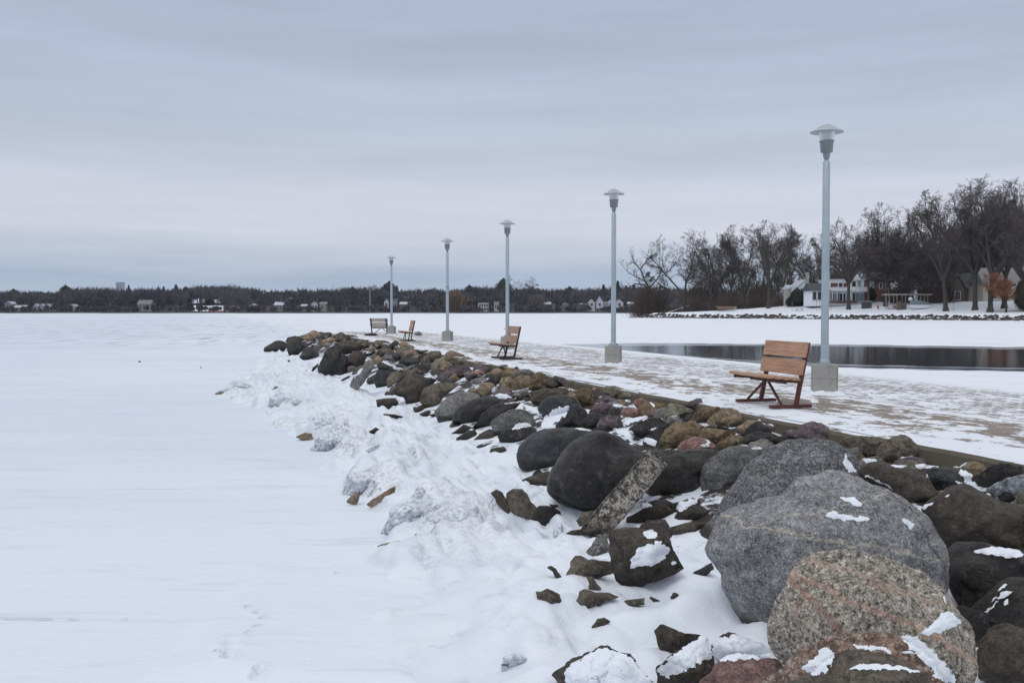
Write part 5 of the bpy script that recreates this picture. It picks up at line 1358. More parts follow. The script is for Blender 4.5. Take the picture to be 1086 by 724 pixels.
# ------------------------------------------------------------ benches
def wood_mat(name, c1, c2):
    n = NT(name); o = n.tc.outputs['Object']
    g = n.noise(n.mapping(o, (14, 1.2, 14)), 1.5, 8, 0.65)
    c = n.mix(n.step(g, 0.3, 0.7), c1, c2)
    fl = n.step(n.noise(o, 38, 5, 0.8), 0.60, 0.66)
    c = n.mix(n.math('MULTIPLY', fl, 0.55), c, (0.62, 0.55, 0.50))
    ed = n.step(n.noise(o, 3, 5, 0.6), 0.55, 0.75)
    c = n.mix(n.math('MULTIPLY', ed, 0.35), c, tuple(x * 0.5 for x in c1))
    return n.fin(c, 0.6, n.bump(n.math('ADD', g, n.math('MULTIPLY', fl, 0.5)), 0.4, 0.003))
M['wood'] = wood_mat('worn_orange_brown_planks', (0.30, 0.165, 0.10), (0.50, 0.30, 0.195))
M['wood_grey'] = wood_mat('weathered_grey_planks', (0.33, 0.31, 0.27), (0.46, 0.43, 0.38))
M['wood_worn'] = wood_mat('peeling_brown_planks', (0.26, 0.15, 0.11), (0.42, 0.28, 0.22))
n = NT('rusty_red_steel'); o_ = n.tc.outputs['Object']
M['rust'] = n.fin(n.mix(n.noise(o_, 12, 7, 0.7), (0.055, 0.016, 0.013), (0.125, 0.036, 0.026)), 0.6, n.bump(n.noise(o_, 60, 4), 0.3, 0.003))
n = NT('dark_steel'); o_ = n.tc.outputs['Object']
M['dsteel'] = n.fin(n.mix(n.noise(o_, 12, 7, 0.7), (0.018, 0.013, 0.012), (0.06, 0.035, 0.028)), 0.55, n.bump(n.noise(o_, 60, 4), 0.3, 0.003))
def bench(wood, steel):
    # local: length along Y, seat faces -X, back at +X
    r = empty('park_bench', (0, 0, 0))
    L = 1.17
    tilt = 0.16
    for q, sgn in enumerate((-1, 1)):
        y = sgn * (0.50 if q == 0 else 0.50)
        b = MB(); b.bar((-0.34, y, 0.025), (0.30, y, 0.025), 0.085, 0.045); b.build('skid', steel, r)
        b = MB(); b.bar((0.07, y, 0.045), (0.255, y, 0.93), 0.05, 0.055, up=(0, 1, 0)); b.build('upright', steel, r)
        b = MB(); b.bar((-0.38, y, 0.405), (0.145, y, 0.375), 0.05, 0.05); b.build('seat_arm', steel, r)
    # diagonal braces from the middle of the seat beam to each skid
    for sgn in (-1, 1):
        b = MB(); b.bar((-0.12, sgn * 0.03, 0.37), (-0.16, sgn * 0.49, 0.05), 0.028, 0.028); b.build('brace', steel, r)
    b = MB(); b.bar((-0.10, -0.5, 0.365), (-0.10, 0.5, 0.365), 0.045, 0.04); b.build('cross_beam', steel, r)
    for i, xc in enumerate((-0.365, -0.235, -0.105, 0.025)):
        b = MB(); z = 0.448 - 0.012 * i
        b.box((xc, 0, z), (0.122, L, 0.036), None, 0.006); b.build('seat_plank', wood, r)
    for zc in (0.575, 0.825):
        b = MB()
        t = (zc - 0.045) / (0.93 - 0.045); x = 0.07 + t * 0.185 - 0.052
        Mx = Matrix.Rotation(math.atan2(0.19, 0.885), 3, 'Y')
        b.box((x, 0, zc), (0.036, L, 0.222), Mx, 0.006); pk = b.build('back_plank', wood, r)
        b = MB()
        for yb in (-.5, .5):
            for dz_ in (-.05, .05): b.box((x - .021 + dz_ * .21, yb, zc + dz_), (.008, .018, .018), None, .002)
        b.build('bolt_heads', M['steel_bolt'], pk)
    return r
b1 = bench(M['wood'], M['rust'])
b1.location = (3.86, 14.65, 0.01); b1.rotation_euler = (0, 0, R(15)); tag(b1, 'nearest bench with orange-brown planks on a rusty red steel frame', 'bench', 'park benches on the pier')
b2 = bench(M['wood_worn'], M['dsteel'])
b2.location = (-0.14, 28.6, 0.01); b2.rotation_euler = (0, 0, R(15)); tag(b2, 'second bench with peeling brown planks, in front of the middle lamp post', 'bench', 'park benches on the pier')
b3 = bench(M['wood'], M['dsteel'])
b3.location = (-4.72, 45.2, 0.01); b3.rotation_euler = (0, 0, R(12)); tag(b3, 'third bench with red-brown planks, left of the fourth lamp post', 'bench', 'park benches on the pier')
b4 = bench(M['wood_grey'], M['dsteel'])
b4.location = (-7.62, 57.6, 0.01); b4.rotation_euler = (0, 0, R(-112)); tag(b4, 'farthest bench seen from behind, with grey planks', 'bench', 'park benches on the pier')
# low broken slab with snow at the far end of the path
o = stone('concrete_chunk', pts('b', '575,45 590,18 630,10 655,30 662,50 620,55'), K['grey'], .8, .5, .4, .9, seed=990, depth=54.0)
tag(o, 'flat snow-topped concrete chunk on the path between third bench and fourth lamp', 'concrete chunk')
# ------------------------------------------------------------ land on the right
def shore(px):                      # distance of the right-hand shoreline along each bearing
    return 330 - (px - 690) * 0.227
SA = Vector(((690 - 543) / FPX * 330, 330)); SB = Vector(((1086 - 543) / FPX * 240, 240))
tdir = (SB - SA).normalized(); ndir = Vector((-tdir.y, tdir.x))
if ndir.y < 0: ndir = -ndir
def land_h(a, v):
    """a metres along the shore from its left point, v metres inland; height above world zero"""
    e = min(v, (a + 6) * 0.8)
    if e < 0: return ICE - 0.2
    h = ICE + 1.75 * smooth(-0.3, 4.0, e) + 3.4 * smooth(5, 46, e) + 3.0 * smooth(60, 180, e)
    return h + 0.25 * noise.noise(Vector((a * .04, v * .05, 3))) * smooth(3, 15, e)
def land_pt(a, v):
    q = SA + tdir * a + ndir * v
    return Vector((q.x, q.y, land_h(a, v)))
def on_land(px, py):
    """ground point seen at px whose height projects to py"""
    r = ray(px, py)
    best = None
    d = 225.0
    while d < 460:
        q = r * d
        rel_ = Vector((q.x, q.y)) - SA
        a, v = rel_.dot(tdir), rel_.dot(ndir)
        if v > 0.5:
            z = land_h(a, v)
            if CAMZ + q.z <= z: return Vector((q.x, q.y, z))
        d += 0.5
    v = 55
    q = ray(px, 329); 
    d = 240.0
    while True:
        rel_ = Vector((q.x * d, q.y * d)) - SA
        if rel_.dot(ndir) >= v: break
        d += 1
    return Vector((q.x * d, d, land_h(rel_.dot(tdir), v)))
As = [-14 + i * 3 for i in range(110)]
Vs = [-1.0, 0, .7, 1.5, 2.4, 3.3, 4.2, 5.5, 7, 9, 12, 16, 20, 25, 30, 36, 42, 50, 60, 80, 110, 150, 220, 400]
vs = [tuple(land_pt(a, v)) for v in Vs for a in As]; W = len(As)
fs = [(j * W + i, j * W + i + 1, (j + 1) * W + i + 1, (j + 1) * W + i) for j in range(len(Vs) - 1) for i in range(W - 1)]
me = bpy.data.meshes.new('snowy_lawn'); me.from_pydata(vs, [], fs); me.polygons.foreach_set('use_smooth', [True] * len(fs)); me.update()
n = NT('snowy_lawn_material')
pos = n.t.nodes.new('ShaderNodeNewGeometry').outputs['Position']
s_ = n.t.nodes.new('ShaderNodeSeparateXYZ'); n.set(s_.inputs[0], pos)
c = n.mix(n.noise(pos, 0.15, 5), (0.66, 0.72, 0.81), (0.74, 0.79, 0.87))
gr = n.step(n.noise(pos, 0.5, 7, 0.75), 0.60, 0.70)
c = n.mix(n.math('MULTIPLY', gr, 0.5), c, (0.16, 0.13, 0.10))
M['lawn'] = n.fin(c, 0.7, n.bump(n.noise(pos, 2, 5), 0.5, 0.1))
link_mesh('snowy_lawn', me, M['lawn'])['kind'] = 'structure'

# rubble along that shoreline: far too many and small to count
n = NT('dark_shore_rubble')
g_ = n.t.nodes.new('ShaderNodeNewGeometry'); nz2 = n.t.nodes.new('ShaderNodeSeparateXYZ'); n.set(nz2.inputs[0], g_.outputs['Normal'])
c = n.mix(n.noise(g_.outputs['Position'], 0.8, 5, 0.7), (0.014, 0.013, 0.013), (0.075, 0.068, 0.06))
c = n.mix(n.step(n.math('ADD', nz2.outputs['Z'], n.math('MULTIPLY', n.noise(g_.outputs['Position'], 0.9, 4, 0.7), 0.9)), 1.40, 1.46), c, SNOW_A)
M['rubble'] = n.fin(c, 0.85)
rnd = random.Random(3)
V1, F1 = ico(2)
mb = MB()
for k in range(1500):
    a = rnd.uniform(-10, 230); v = rnd.uniform(-0.5, 2.3)
    if a < 4: v = rnd.uniform(-.5, 3)
    p = land_pt(a, v); r = rnd.uniform(0.22, 0.60)
    off = Vector((rnd.uniform(-9, 9), k, 0)); sz = rnd.uniform(.55, .9); rx = rnd.uniform(.8, 1.4)
    p.z = max(p.z, ICE)
    mb.add([p + Vector((q.x * r * rx, q.y * r, q.z * r * sz)) * (1 + .3 * noise.noise(q * 1.4 + off)) for q in V1], F1)
link_mesh('shore_rubble', mb.mesh('shore_rubble'), M['rubble'])['kind'] = 'stuff'

# ------------------------------------------------------------ trees
def bark(name, c1, c2):
    n = NT(name); o = n.tc.outputs['Object']
    return n.fin(n.mix(n.noise(o, 2.0, 6, 0.7), c1, c2), 0.9)
M['bark'] = bark('dark_wet_bark', (0.032, 0.027, 0.025), (0.080, 0.068, 0.060))
M['twig'] = bark('grey_brown_twigs', (0.055, 0.047, 0.045), (0.110, 0.094, 0.088))
M['brush'] = bark('russet_brush', (0.050, 0.036, 0.032), (0.105, 0.076, 0.066))
def limb_quad(mb, p0, p1, r0, r1, n):
    t = (p1 - p0)
    if t.length < 1e-5: return
    t.normalize()
    a = t.cross(Vector((0.3, 0.5, 0.8))).normalized(); b = t.cross(a)
    base = len(mb.v)
    for p, r in ((p0, r0), (p1, r1)):
        for k in range(n):
            th = 2 * math.pi * k / n
            q = p + (a * math.cos(th) + b * math.sin(th)) * r
            mb.v.append((q.x, q.y, q.z))
    for k in range(n):
        k2 = (k + 1) % n
        mb.f.append((base + k, base + k2, base + n + k2, base + n + k)); mb.sm.append(n > 3)
def gen_tree(seed, H=30, trunk=.26, nl=4, spread=34, tw=0.045, lean=None, dens=1.0, r0=None, crooked=0.0, minr=0.026, env=(.62, .39, .30), guides=None):
    rr = random.Random(seed); T = MB(); Cn = MB()
    r0 = r0 or H * 0.019
    def perp(d):
        v = Vector((rr.gauss(0, 1), rr.gauss(0, 1), rr.gauss(0, 1)))
        v -= d * v.dot(d); return v.normalized()
    def grow(p, d, L, r, lvl, up):
        segs = {0: 5, 1: 7, 2: 5, 3: 4, 4: 2, 5: 1}[lvl]
        endr = r * (0.62 if lvl == 0 else 0.35)
        pts_ = [(p.copy(), r)]; dirs = [d.copy()]
        wand = {0: .04, 1: .13, 2: .2, 3: .24, 4: .25, 5: .2}[lvl] * (1 + crooked)
        for i in range(segs):
            d = (d + perp(d) * wand * rr.uniform(.3, 1.2) + Vector((0, 0, up))).normalized()
            q = p + d * (L / segs)
            if lvl >= 1 and guides is None:
                ex = (q.x * q.x + q.y * q.y) / (env[2] * H) ** 2 + ((q.z - env[0] * H) / (env[1] * H)) ** 2
                lim_ = 1.0 + .12 * noise.noise(q * .16 + Vector((seed, 0, 0)))
                if ex > lim_ and i > 0 and lvl > 1: segs = i; break
                if ex > lim_ and lvl > 1: q = p + d * (L / segs) * .75
            r1 = r + (endr - r) * (i + 1) / segs
            rp = pts_[-1][1]
            limb_quad(T if lvl <= 2 else Cn, p, q, max(rp, minr * (.72 if lvl > 3 else 1) if lvl > 2 else .05), max(r1, (minr * (.72 if lvl > 3 else 1) if lvl > 2 else .05)), 6 if lvl <= 1 else 4 if lvl == 2 else 3)
            p = q; pts_.append((p.copy(), r1)); dirs.append(d.copy())
        if lvl == 5 or segs < 1: return
        if lvl == 0:
            for i in range(nl):
                ang = R(rr.uniform(spread * .45, spread * 1.25)); az = 2 * math.pi * (i + rr.uniform(-.25, .25)) / nl
                side = Vector((math.cos(az), math.sin(az), 0)); side -= d * side.dot(d); side.normalize()
                dd = d * math.cos(ang) + side * math.sin(ang)
                k = rr.choice([len(pts_) - 1, len(pts_) - 1, len(pts_) - 2])
                grow(pts_[k][0], dd, H * rr.uniform(.42, .56), r * rr.uniform(.48, .66), 1, .03)
            return
        nch = {1: 9, 2: 7, 3: 6, 4: 6}[lvl]
        nch = max(2, int(nch * dens * rr.uniform(.8, 1.2)))
        for i in range(nch):
            t = rr.uniform({1: .28, 2: .2, 3: .15, 4: .1}[lvl], 1.0)
            if i == 0: t = 1.0
            k = t * segs; k0 = min(int(k), segs - 1); fr = k - k0
            q = pts_[k0][0].lerp(pts_[k0 + 1][0], fr); dr = dirs[min(k0 + 1, segs)]
            ang = R(rr.uniform(22, 60))
            dd = dr * math.cos(ang) + perp(dr) * math.sin(ang)
            ll = L * {1: .46, 2: .48, 3: .48, 4: .55}[lvl] * rr.uniform(.7, 1.25) * (1.15 - .35 * t)
            grow(q, dd.normalized(), ll, max(.02, pts_[k0][1] * .55), lvl + 1, {1: .05, 2: .05, 3: .03, 4: .0}[lvl])
    d0 = Vector((0, 0, 1)) if lean is None else Vector(lean).normalized()
    if guides:
        for gl, ra, rb in guides:
            gl = [Vector(g) for g in gl]
            for i in range(len(gl) - 1):
                limb_quad(T, gl[i], gl[i + 1], ra + (rb - ra) * i / (len(gl) - 1), ra + (rb - ra) * (i + 1) / (len(gl) - 1), 7)
                if gl[i].z > 6:
                    for q in range(5):
                        u_ = rr.random(); dd = (gl[i + 1] - gl[i]).normalized() * .7 + perp((gl[i + 1] - gl[i]).normalized()) + Vector((0, 0, .25))
                        grow(gl[i].lerp(gl[i + 1], u_), dd.normalized(), rr.uniform(2.2, 4.2), .10, 3, .02)
            grow(gl[-1], (gl[-1] - gl[-2]).normalized(), 4.0, rb, 2, .03)
    else:
        grow(Vector((0, 0, -.4)), d0, H * trunk, r0, 0, 0.0)
    limb_quad(T, Vector((0, 0, -.5)), Vector((0, 0, .9)), r0 * 1.5, r0 * 1.02, 8)
    zs = [v[2] for v in T.v + Cn.v]; k = H / max(zs)
    T.v = [(x * k, y * k, z * k) for x, y, z in T.v]; Cn.v = [(x * k, y * k, z * k) for x, y, z in Cn.v]
    return T.mesh('trunk'), Cn.mesh('crown'), H
GUIDE = [([(3, 0, -.5), (1.2, 0, 5), (-.6, 0, 9.5), (-3, .5, 13.5), (-5, .3, 18), (-7.5, 0, 21)], .62, .16),
         ([(.2, 0, 8.2), (-3.5, -.5, 12.0), (-7, -.8, 12.6), (-10.5, -1, 10.5)], .34, .10),
         ([(-3, .5, 13.5), (-6, 1.5, 15), (-10, 2, 17.5)], .26, .08), ([(-5, .3, 18), (-3, -1, 21), (-2.5, -1, 23.5)], .22, .08),
         ([(-1.5, .2, 11), (2, 1, 15), (4, 1.5, 19.5)], .30, .09), ([(2, 1, 15), (6, 0, 17.5), (8, 0, 20)], .18, .07)]
TV = [gen_tree(1, 30, .25, 5, 36, env=(.63, .38, .33)), gen_tree(2, 30, .30, 4, 30, env=(.64, .37, .27)), gen_tree(3, 30, .24, 5, 44, env=(.61, .40, .38)), gen_tree(4, 30, .36, 4, 24, dens=.9, env=(.66, .35, .22)),
      gen_tree(5, 30, .28, 6, 38, dens=1.0, env=(.62, .39, .34)), gen_tree(6, 24, crooked=.9, dens=.8, guides=GUIDE), gen_tree(8, 18, .14, 7, 50, dens=1.0, r0=.22, env=(.55, .46, .40))]
for a_, b_, h_ in TV:
    a_.materials.append(M['bark']); b_.materials.append(M['twig'])
def tree(kind, base, H, wf, rz, name, label, cat='tree', group=None, mats=None):
    T, Cn, h0 = TV[kind]
    r = empty(name, base, rz, label, cat, group)
    s = H / h0; r.scale = (s * wf, s * wf, s)
    o1 = bpy.data.objects.new('trunk', T); o2 = bpy.data.objects.new('crown', Cn)
    for o in (o1, o2): COL.objects.link(o); o.parent = r
    return r
rnd = random.Random(21)
FRONT = [  # px, base y, top y, variant, width factor, label
 (693, 331.5, 255, 5, 1.0, 'leaning crooked bare tree, leftmost, its low limb reaching over the lake'),
 (727, 327, 249, 2, 1.0, 'spreading bare tree second from the left of the right-hand shore'),
 (754, 328, 245, 0, .95, 'round-topped bare tree standing beside the brown wooden deck'),
 (776, 324, 252, 3, .8, 'slim bare tree just right of the brown deck'),
 (789, 325, 240, 1, .9, 'tall bare tree between the deck and the thick-trunked tree'),
 (815, 327, 236, 4, .95, 'thick-trunked bare tree left of the dark evergreen shrub'),
 (832, 322, 242, 1, .9, 'tall bare tree rising right behind the dark evergreen shrub'),
 (856, 321, 240, 2, .8, 'bare tree behind the left end of the white porch house'),
 (900, 328, 231, 0, .9, 'bare tree directly in front of the white porch house'),
 (921, 327, 243, 3, .8, 'narrow bare tree at the right end of the white porch house'),
 (939, 325, 218, 4, .85, 'tall fan-shaped bare tree rising beside the brick house'),
 (962, 322, 240, 6, 1.2, 'dense twiggy tree behind the pergola'),
 (984, 321, 236, 6, 1.1, 'dense twiggy tree right behind the covered boat'),
 (1003, 330, 205, 1, 1.0, 'tall bare tree with a forked trunk right of the pergola'),
 (1034, 329, 193, 4, 1.0, 'very tall bare tree with thick trunk before the dark stone house'),
 (1050, 331, 196, 0, .9, 'very tall bare tree directly behind the orange-leaved tree'),
 (1065, 327, 192, 1, .95, 'tall bare tree before the pale clapboard house'),
 (1090, 328, 187, 2, 1.0, 'tallest bare tree, cut by the right edge of the picture'),
]
for px, by, ty, k, wf, lab in FRONT:
    b = on_land(px, by); top = CAMZ + ray(px, ty).z * b.y
    tree(k, b, (top - b.z) * (1.045 if k != 5 else 1.0), wf * (1.12 if k != 5 else 1), rnd.uniform(0, 6.28) if k != 5 else 0.0, 'bare_tree', lab, 'tree', 'bare shade trees on the right-hand shore')
GL = ['left of the white porch house', 'behind the white porch and brick houses', 'behind the stone and clapboard houses']
px = 742
rk = 0
while px < 1110:
    hh = lerp_tab([(700, 285), (760, 276), (800, 268), (860, 262), (900, 252), (960, 244), (1000, 232), (1040, 215), (1100, 208)], px) + rnd.uniform(-4, 8)
    d = shore(px) + rnd.uniform(62, 95)
    rel_ = Vector((ray(px, 329).x * d, d)) - SA
    b = Vector((ray(px, 329).x * d, d, land_h(rel_.dot(tdir), rel_.dot(ndir))))
    z = 0 if px < 838 else 1 if px < 960 else 2
    rk += 1
    k_ = rnd.choice([0, 1, 2, 3, 4, 4, 6])
    ps = {0: 'round-crowned', 1: 'tall', 2: 'wide', 3: 'slender', 4: 'full-crowned', 6: 'low twiggy'}[k_]
    tree(k_, b, CAMZ + ray(px, hh).z * d - b.z, rnd.uniform(.8, 1.1), rnd.uniform(0, 6.28), 'bare_tree',
         f'{ps} bare tree in the back row {GL[z]}', 'tree', f'{ps} back row trees {GL[z]}')
    px += rnd.uniform(13, 20) if px < 900 else rnd.uniform(10, 15)
# brush: a russet thicket of fine stems
def thicket(seed, w, h, nst, base_r=.03):
    rr = random.Random(seed); mb = MB()
    for i in range(nst):
        x, y = rr.gauss(0, w * .26), rr.gauss(0, w * .18)
        L = h * rr.uniform(.5, 1.0) * max(.25, 1 - (x / (w * .62)) ** 2)
        p = Vector((x * .75, y, -0.1)); d = Vector((x / w * .9 + rr.gauss(0, .16), rr.gauss(0, .18), 1)).normalized()
        for s in range(4):
            d = (d + Vector((rr.gauss(0, .13), rr.gauss(0, .13), .04))).normalized()
            q = p + d * L / 4
            limb_quad(mb, p, q, base_r * (1 - s * .12), base_r * (1 - (s + 1) * .12), 3)
            for _ in range(3):
                e = (d + Vector((rr.gauss(0, .6), rr.gauss(0, .6), rr.gauss(.1, .4)))).normalized()
                q2 = q + e * L * rr.uniform(.08, .2)
                limb_quad(mb, q, q2, base_r * .7, base_r * .5, 3)
            p = q
    return mb.mesh('bare_shrub')
TH = [thicket(1, 9, 6, 420), thicket(2, 7, 4, 300), thicket(3, 16, 13, 800, .045)]
for m_ in TH: m_.materials.append(M['brush'])
def shrub(k, base, s, lab, rz=0.0, group='leafless shrubs on the right-hand shore'):
    o = bpy.data.objects.new('bare_shrub', TH[k]); COL.objects.link(o); o.location = base; o.scale = (s, s, s); o.rotation_euler = (0, 0, rz)
    return tag(o, lab, 'shrub', group)
shrub(2, on_land(689, 332), .98, 'big rounded russet thicket at the left tip of the right-hand shore')
shrub(1, on_land(716, 322.5), 1.1, 'russet thicket behind the tilted boat ramp', .8)
shrub(0, on_land(738, 321), 1.2, 'russet shrub behind the fence, left of the twin-trunk tree', .3)
shrub(0, on_land(765, 321), 1.1, 'russet shrub behind the fence, above the brown deck', 1.3)
shrub(0, on_land(778, 320), 1.5, 'taller reddish shrub behind the right end of the fence', 2.3)
shrub(0, on_land(802, 320), 1.1, 'russet shrub behind thick-trunked tree, left side', .9)
shrub(0, on_land(826, 320), 1.0, 'russet shrub left of the evergreen shrub', 2.9)
shrub(1, on_land(955, 321), 1.6, 'brown shrub behind the pergola', .3)
shrub(1, on_land(996, 321), 1.6, 'brown shrub beside the covered boat', .3)
# woods farther inland, read as one mass
def wood_mass(name, n_, place, seed, hr, mat, slim=.16, per=150):
    rr = random.Random(seed); mb = MB()
    for i in range(n_):
        b, H = place(rr)
        w = H * rr.uniform(.30, .42)
        limb_quad(mb, b, b + Vector((0, 0, H * .55)), .3, .15, 3)
        for k in range(per):
            th = rr.uniform(0, 6.28); el = rr.uniform(-.35, 1.0); rad = rr.random() ** .5
            c0 = b + Vector((0, 0, H * .42))
            e = Vector((math.cos(th) * math.cos(el) * w * 1.15, math.sin(th) * math.cos(el) * w * .6, math.sin(el) * H * .58))
            p0 = c0 + e * rad * .55; p1 = c0 + e * min(1, rad * 1.05) + Vector((rr.gauss(0, .5), rr.gauss(0, .3), rr.gauss(0, .5)))
            nrm_ = Vector((rr.gauss(0, 1), rr.gauss(0, .4), rr.gauss(0, 1))).normalized() * slim
            base = len(mb.v)
            mb.v += [tuple(p0 - nrm_), tuple(p0 + nrm_), tuple(p1)]; mb.f.append((base, base + 1, base + 2)); mb.sm.append(False)
    o = link_mesh(name, mb.mesh(name), mat); o['kind'] = 'stuff'; return o
def place_right(rr):
    px = rr.uniform(725, 1130) if rr.random() < .72 else rr.uniform(1130, 1330); d = max(170, shore(px)) + rr.uniform(95, 150)
    rel_ = Vector((ray(px, 329).x * d, d)) - SA
    b = Vector((ray(px, 329).x * d, d, land_h(rel_.dot(tdir), rel_.dot(ndir))))
    y = lerp_tab([(700, 300), (740, 295), (800, 290), (900, 280), (1000, 266), (1100, 245)], px) + rr.uniform(-6, 10)
    return b, max(4, CAMZ + ray(px, y).z * d - b.z)
wood_mass('background_woods', 150, place_right, 5, None, M['brush'], .10, 260)

# evergreen shrubs in front of the porch house
n = NT('dark_evergreen'); o_ = n.tc.outputs['Object']
M['ever'] = n.fin(n.mix(n.noise(o_, 1.5, 4, .7), (0.010, 0.018, 0.014), (0.030, 0.045, 0.032)), 0.9)
def conifer_mesh(seed, H, w, nleaf, slim, shape='cone'):
    rr = random.Random(seed); mb = MB()
    limb_quad(mb, Vector((0, 0, -.3)), Vector((0, 0, H * .9)), H * .018, H * .004, 5)
    for k in range(nleaf):
        t = rr.random() ** (1.25 if shape == 'cone' else .9)
        if shape == 'cone': ww = w * (1 - t) ** .8 * rr.uniform(.75, 1.1) + .03 * w
        else: ww = w * math.sqrt(max(0, 1 - (2 * t - .9) ** 2 * .9)) * rr.uniform(.8, 1.1)
        th = rr.uniform(0, 6.28); z = H * (.06 + .93 * t); ra = ww * (1 - rr.random() ** 2 * .6)
        d = Vector((math.cos(th), math.sin(th), 0)); p1 = d * ra + Vector((0, 0, z - ra * .22)); p0 = d * max(0, ra - slim * 5) + Vector((0, 0, z + slim))
        s = Vector((-d.y, d.x, rr.uniform(-.4, .4))).normalized() * slim * rr.uniform(1, 2)
        base = len(mb.v); mb.v += [tuple(p0 - s), tuple(p0 + s), tuple(p1 + s * .3), tuple(p1 - s * .3)]; mb.f.append((base, base + 1, base + 2, base + 3)); mb.sm.append(False)
    return mb.mesh('evergreen_shrub')
for k, (px, by, H, w, lab) in enumerate(((845, 325, 6.0, 2.6, 'rounded dark evergreen shrub left of the white porch house'), (853, 324, 5.0, 2.6, 'dark evergreen shrub touching the left corner of the porch house'),
        (839, 325, 3.4, 2.0, 'lowest dark evergreen shrub at the left of its clump'), (924, 321, 5.0, 1.8, 'dark evergreen shrub before the brick house'), (932, 320, 4.2, 2.0, 'second dark evergreen shrub, right, before the brick house'),
        (863, 321, 9.5, 3.0, 'tall dark evergreen rising behind the nearest lamp pole'))):
    o = link_mesh('evergreen_shrub', conifer_mesh(30 + k, H, w, 1700, .16, 'round' if k != 5 else 'cone'), M['ever'], None, on_land(px, by))
    tag(o, lab, 'evergreen', 'evergreens by the right-hand houses')
n = NT('olive_hedge'); o_ = n.tc.outputs['Object']
M['hedge'] = n.fin(n.mix(n.noise(o_, 1.5, 4, .7), (0.028, 0.028, 0.018), (0.075, 0.07, 0.045)), 0.9)
o = link_mesh('evergreen_shrub', conifer_mesh(61, 8.5, 2.8, 2600, .14, 'round'), M['hedge'], None, on_land(1086, 330)); tag(o, 'olive brown bush cut by the right edge beside the orange-leaved tree', 'evergreen')
# tree that kept its orange leaves
n = NT('orange_dead_leaves'); oi = n.tc.outputs['Object']
M['leaf'] = n.fin(n.mix(n.noise(oi, 2.2, 5, .75), (0.13, 0.052, 0.028), (0.37, 0.155, 0.08)), 0.8)
def orange(px, by, H, w, lab, seed):
    b = on_land(px, by); r = empty('leafy_tree', b, 0, lab, 'tree', 'trees with orange leaves')
    rr = random.Random(seed); T = MB(); L = MB()
    limb_quad(T, Vector((0, 0, -.3)), Vector((0, 0, H * .45)), .28, .18, 8)
    for k in range(22):
        th = rr.uniform(0, 6.28); e = Vector((math.cos(th) * w * .75, math.sin(th) * w * .75, H * rr.uniform(.5, .95)))
        limb_quad(T, Vector((0, 0, H * rr.uniform(.2, .5))), e, .09, .03, 4)
    cl = [(Vector((rr.gauss(0, w * .42), rr.gauss(0, w * .42), H * rr.uniform(.42, .93))), rr.uniform(.18, .32) * w) for _ in range(46)]
    for k in range(5200):
        c0, r0 = rr.choice(cl)
        p = c0 + Vector((rr.gauss(0, 1), rr.gauss(0, 1), rr.gauss(0, .8))) * r0 * .6
        a = Vector((rr.gauss(0, 1), rr.gauss(0, 1), rr.gauss(0, 1))).normalized() * .11; b2 = a.cross(Vector((rr.gauss(0, 1), rr.gauss(0, 1), rr.gauss(0, 1)))).normalized() * .08
        base = len(L.v); L.v += [tuple(p - a), tuple(p + b2), tuple(p + a), tuple(p - b2)]; L.f.append((base, base + 1, base + 2, base + 3)); L.sm.append(False)
    link_mesh('trunk', T.mesh('trunk'), M['bark'], r); link_mesh('crown', L.mesh('crown'), M['leaf'], r)
orange(1052, 331.5, 10.5, 3.1, 'tree still holding orange-brown leaves near the right edge', 4)
orange(1067, 331.5, 9.0, 3.0, 'smaller orange-leaved tree on the right side of its twin', 9)

# ------------------------------------------------------------ houses
def paint(name, c, rough=.7): return plain(name, c, rough, .10, .6, .1)
M['white'] = paint('white_siding', (0.72, 0.75, 0.80)); M['cream'] = paint('pale_siding', (0.36, 0.345, 0.315)); M['greyw'] = paint('grey_siding', (0.20, 0.21, 0.23))
M['brick'] = paint('red_brick', (0.12, 0.055, 0.045)); M['roofd'] = paint('dark_shingles', (0.045, 0.055, 0.068)); M['roofg'] = paint('grey_shingles', (0.17, 0.17, 0.18))
M['roofs'] = paint('snow_dusted_roof', (0.52, 0.56, 0.63)); M['win'] = plain('dark_window_glass', (0.025, 0.032, 0.045), 0.15, .1)
M['winb'] = plain('pale_blue_window_glass', (0.25, 0.33, 0.42), 0.2, .1); M['stonew'] = paint('brown_stone_wall', (0.10, 0.085, 0.07)); M['maroon'] = paint('maroon_panels', (0.14, 0.05, 0.045))
M['greywood'] = plain('grey_weathered_timber', (0.26, 0.25, 0.23), .8, .2); M['tarp'] = plain('grey_blue_tarp', (0.13, 0.16, 0.20), .6, .2, 2, .3); M['brownwood'] = wood_mat('brown_deck_boards', (0.14, 0.085, 0.05), (0.24, 0.15, 0.095))
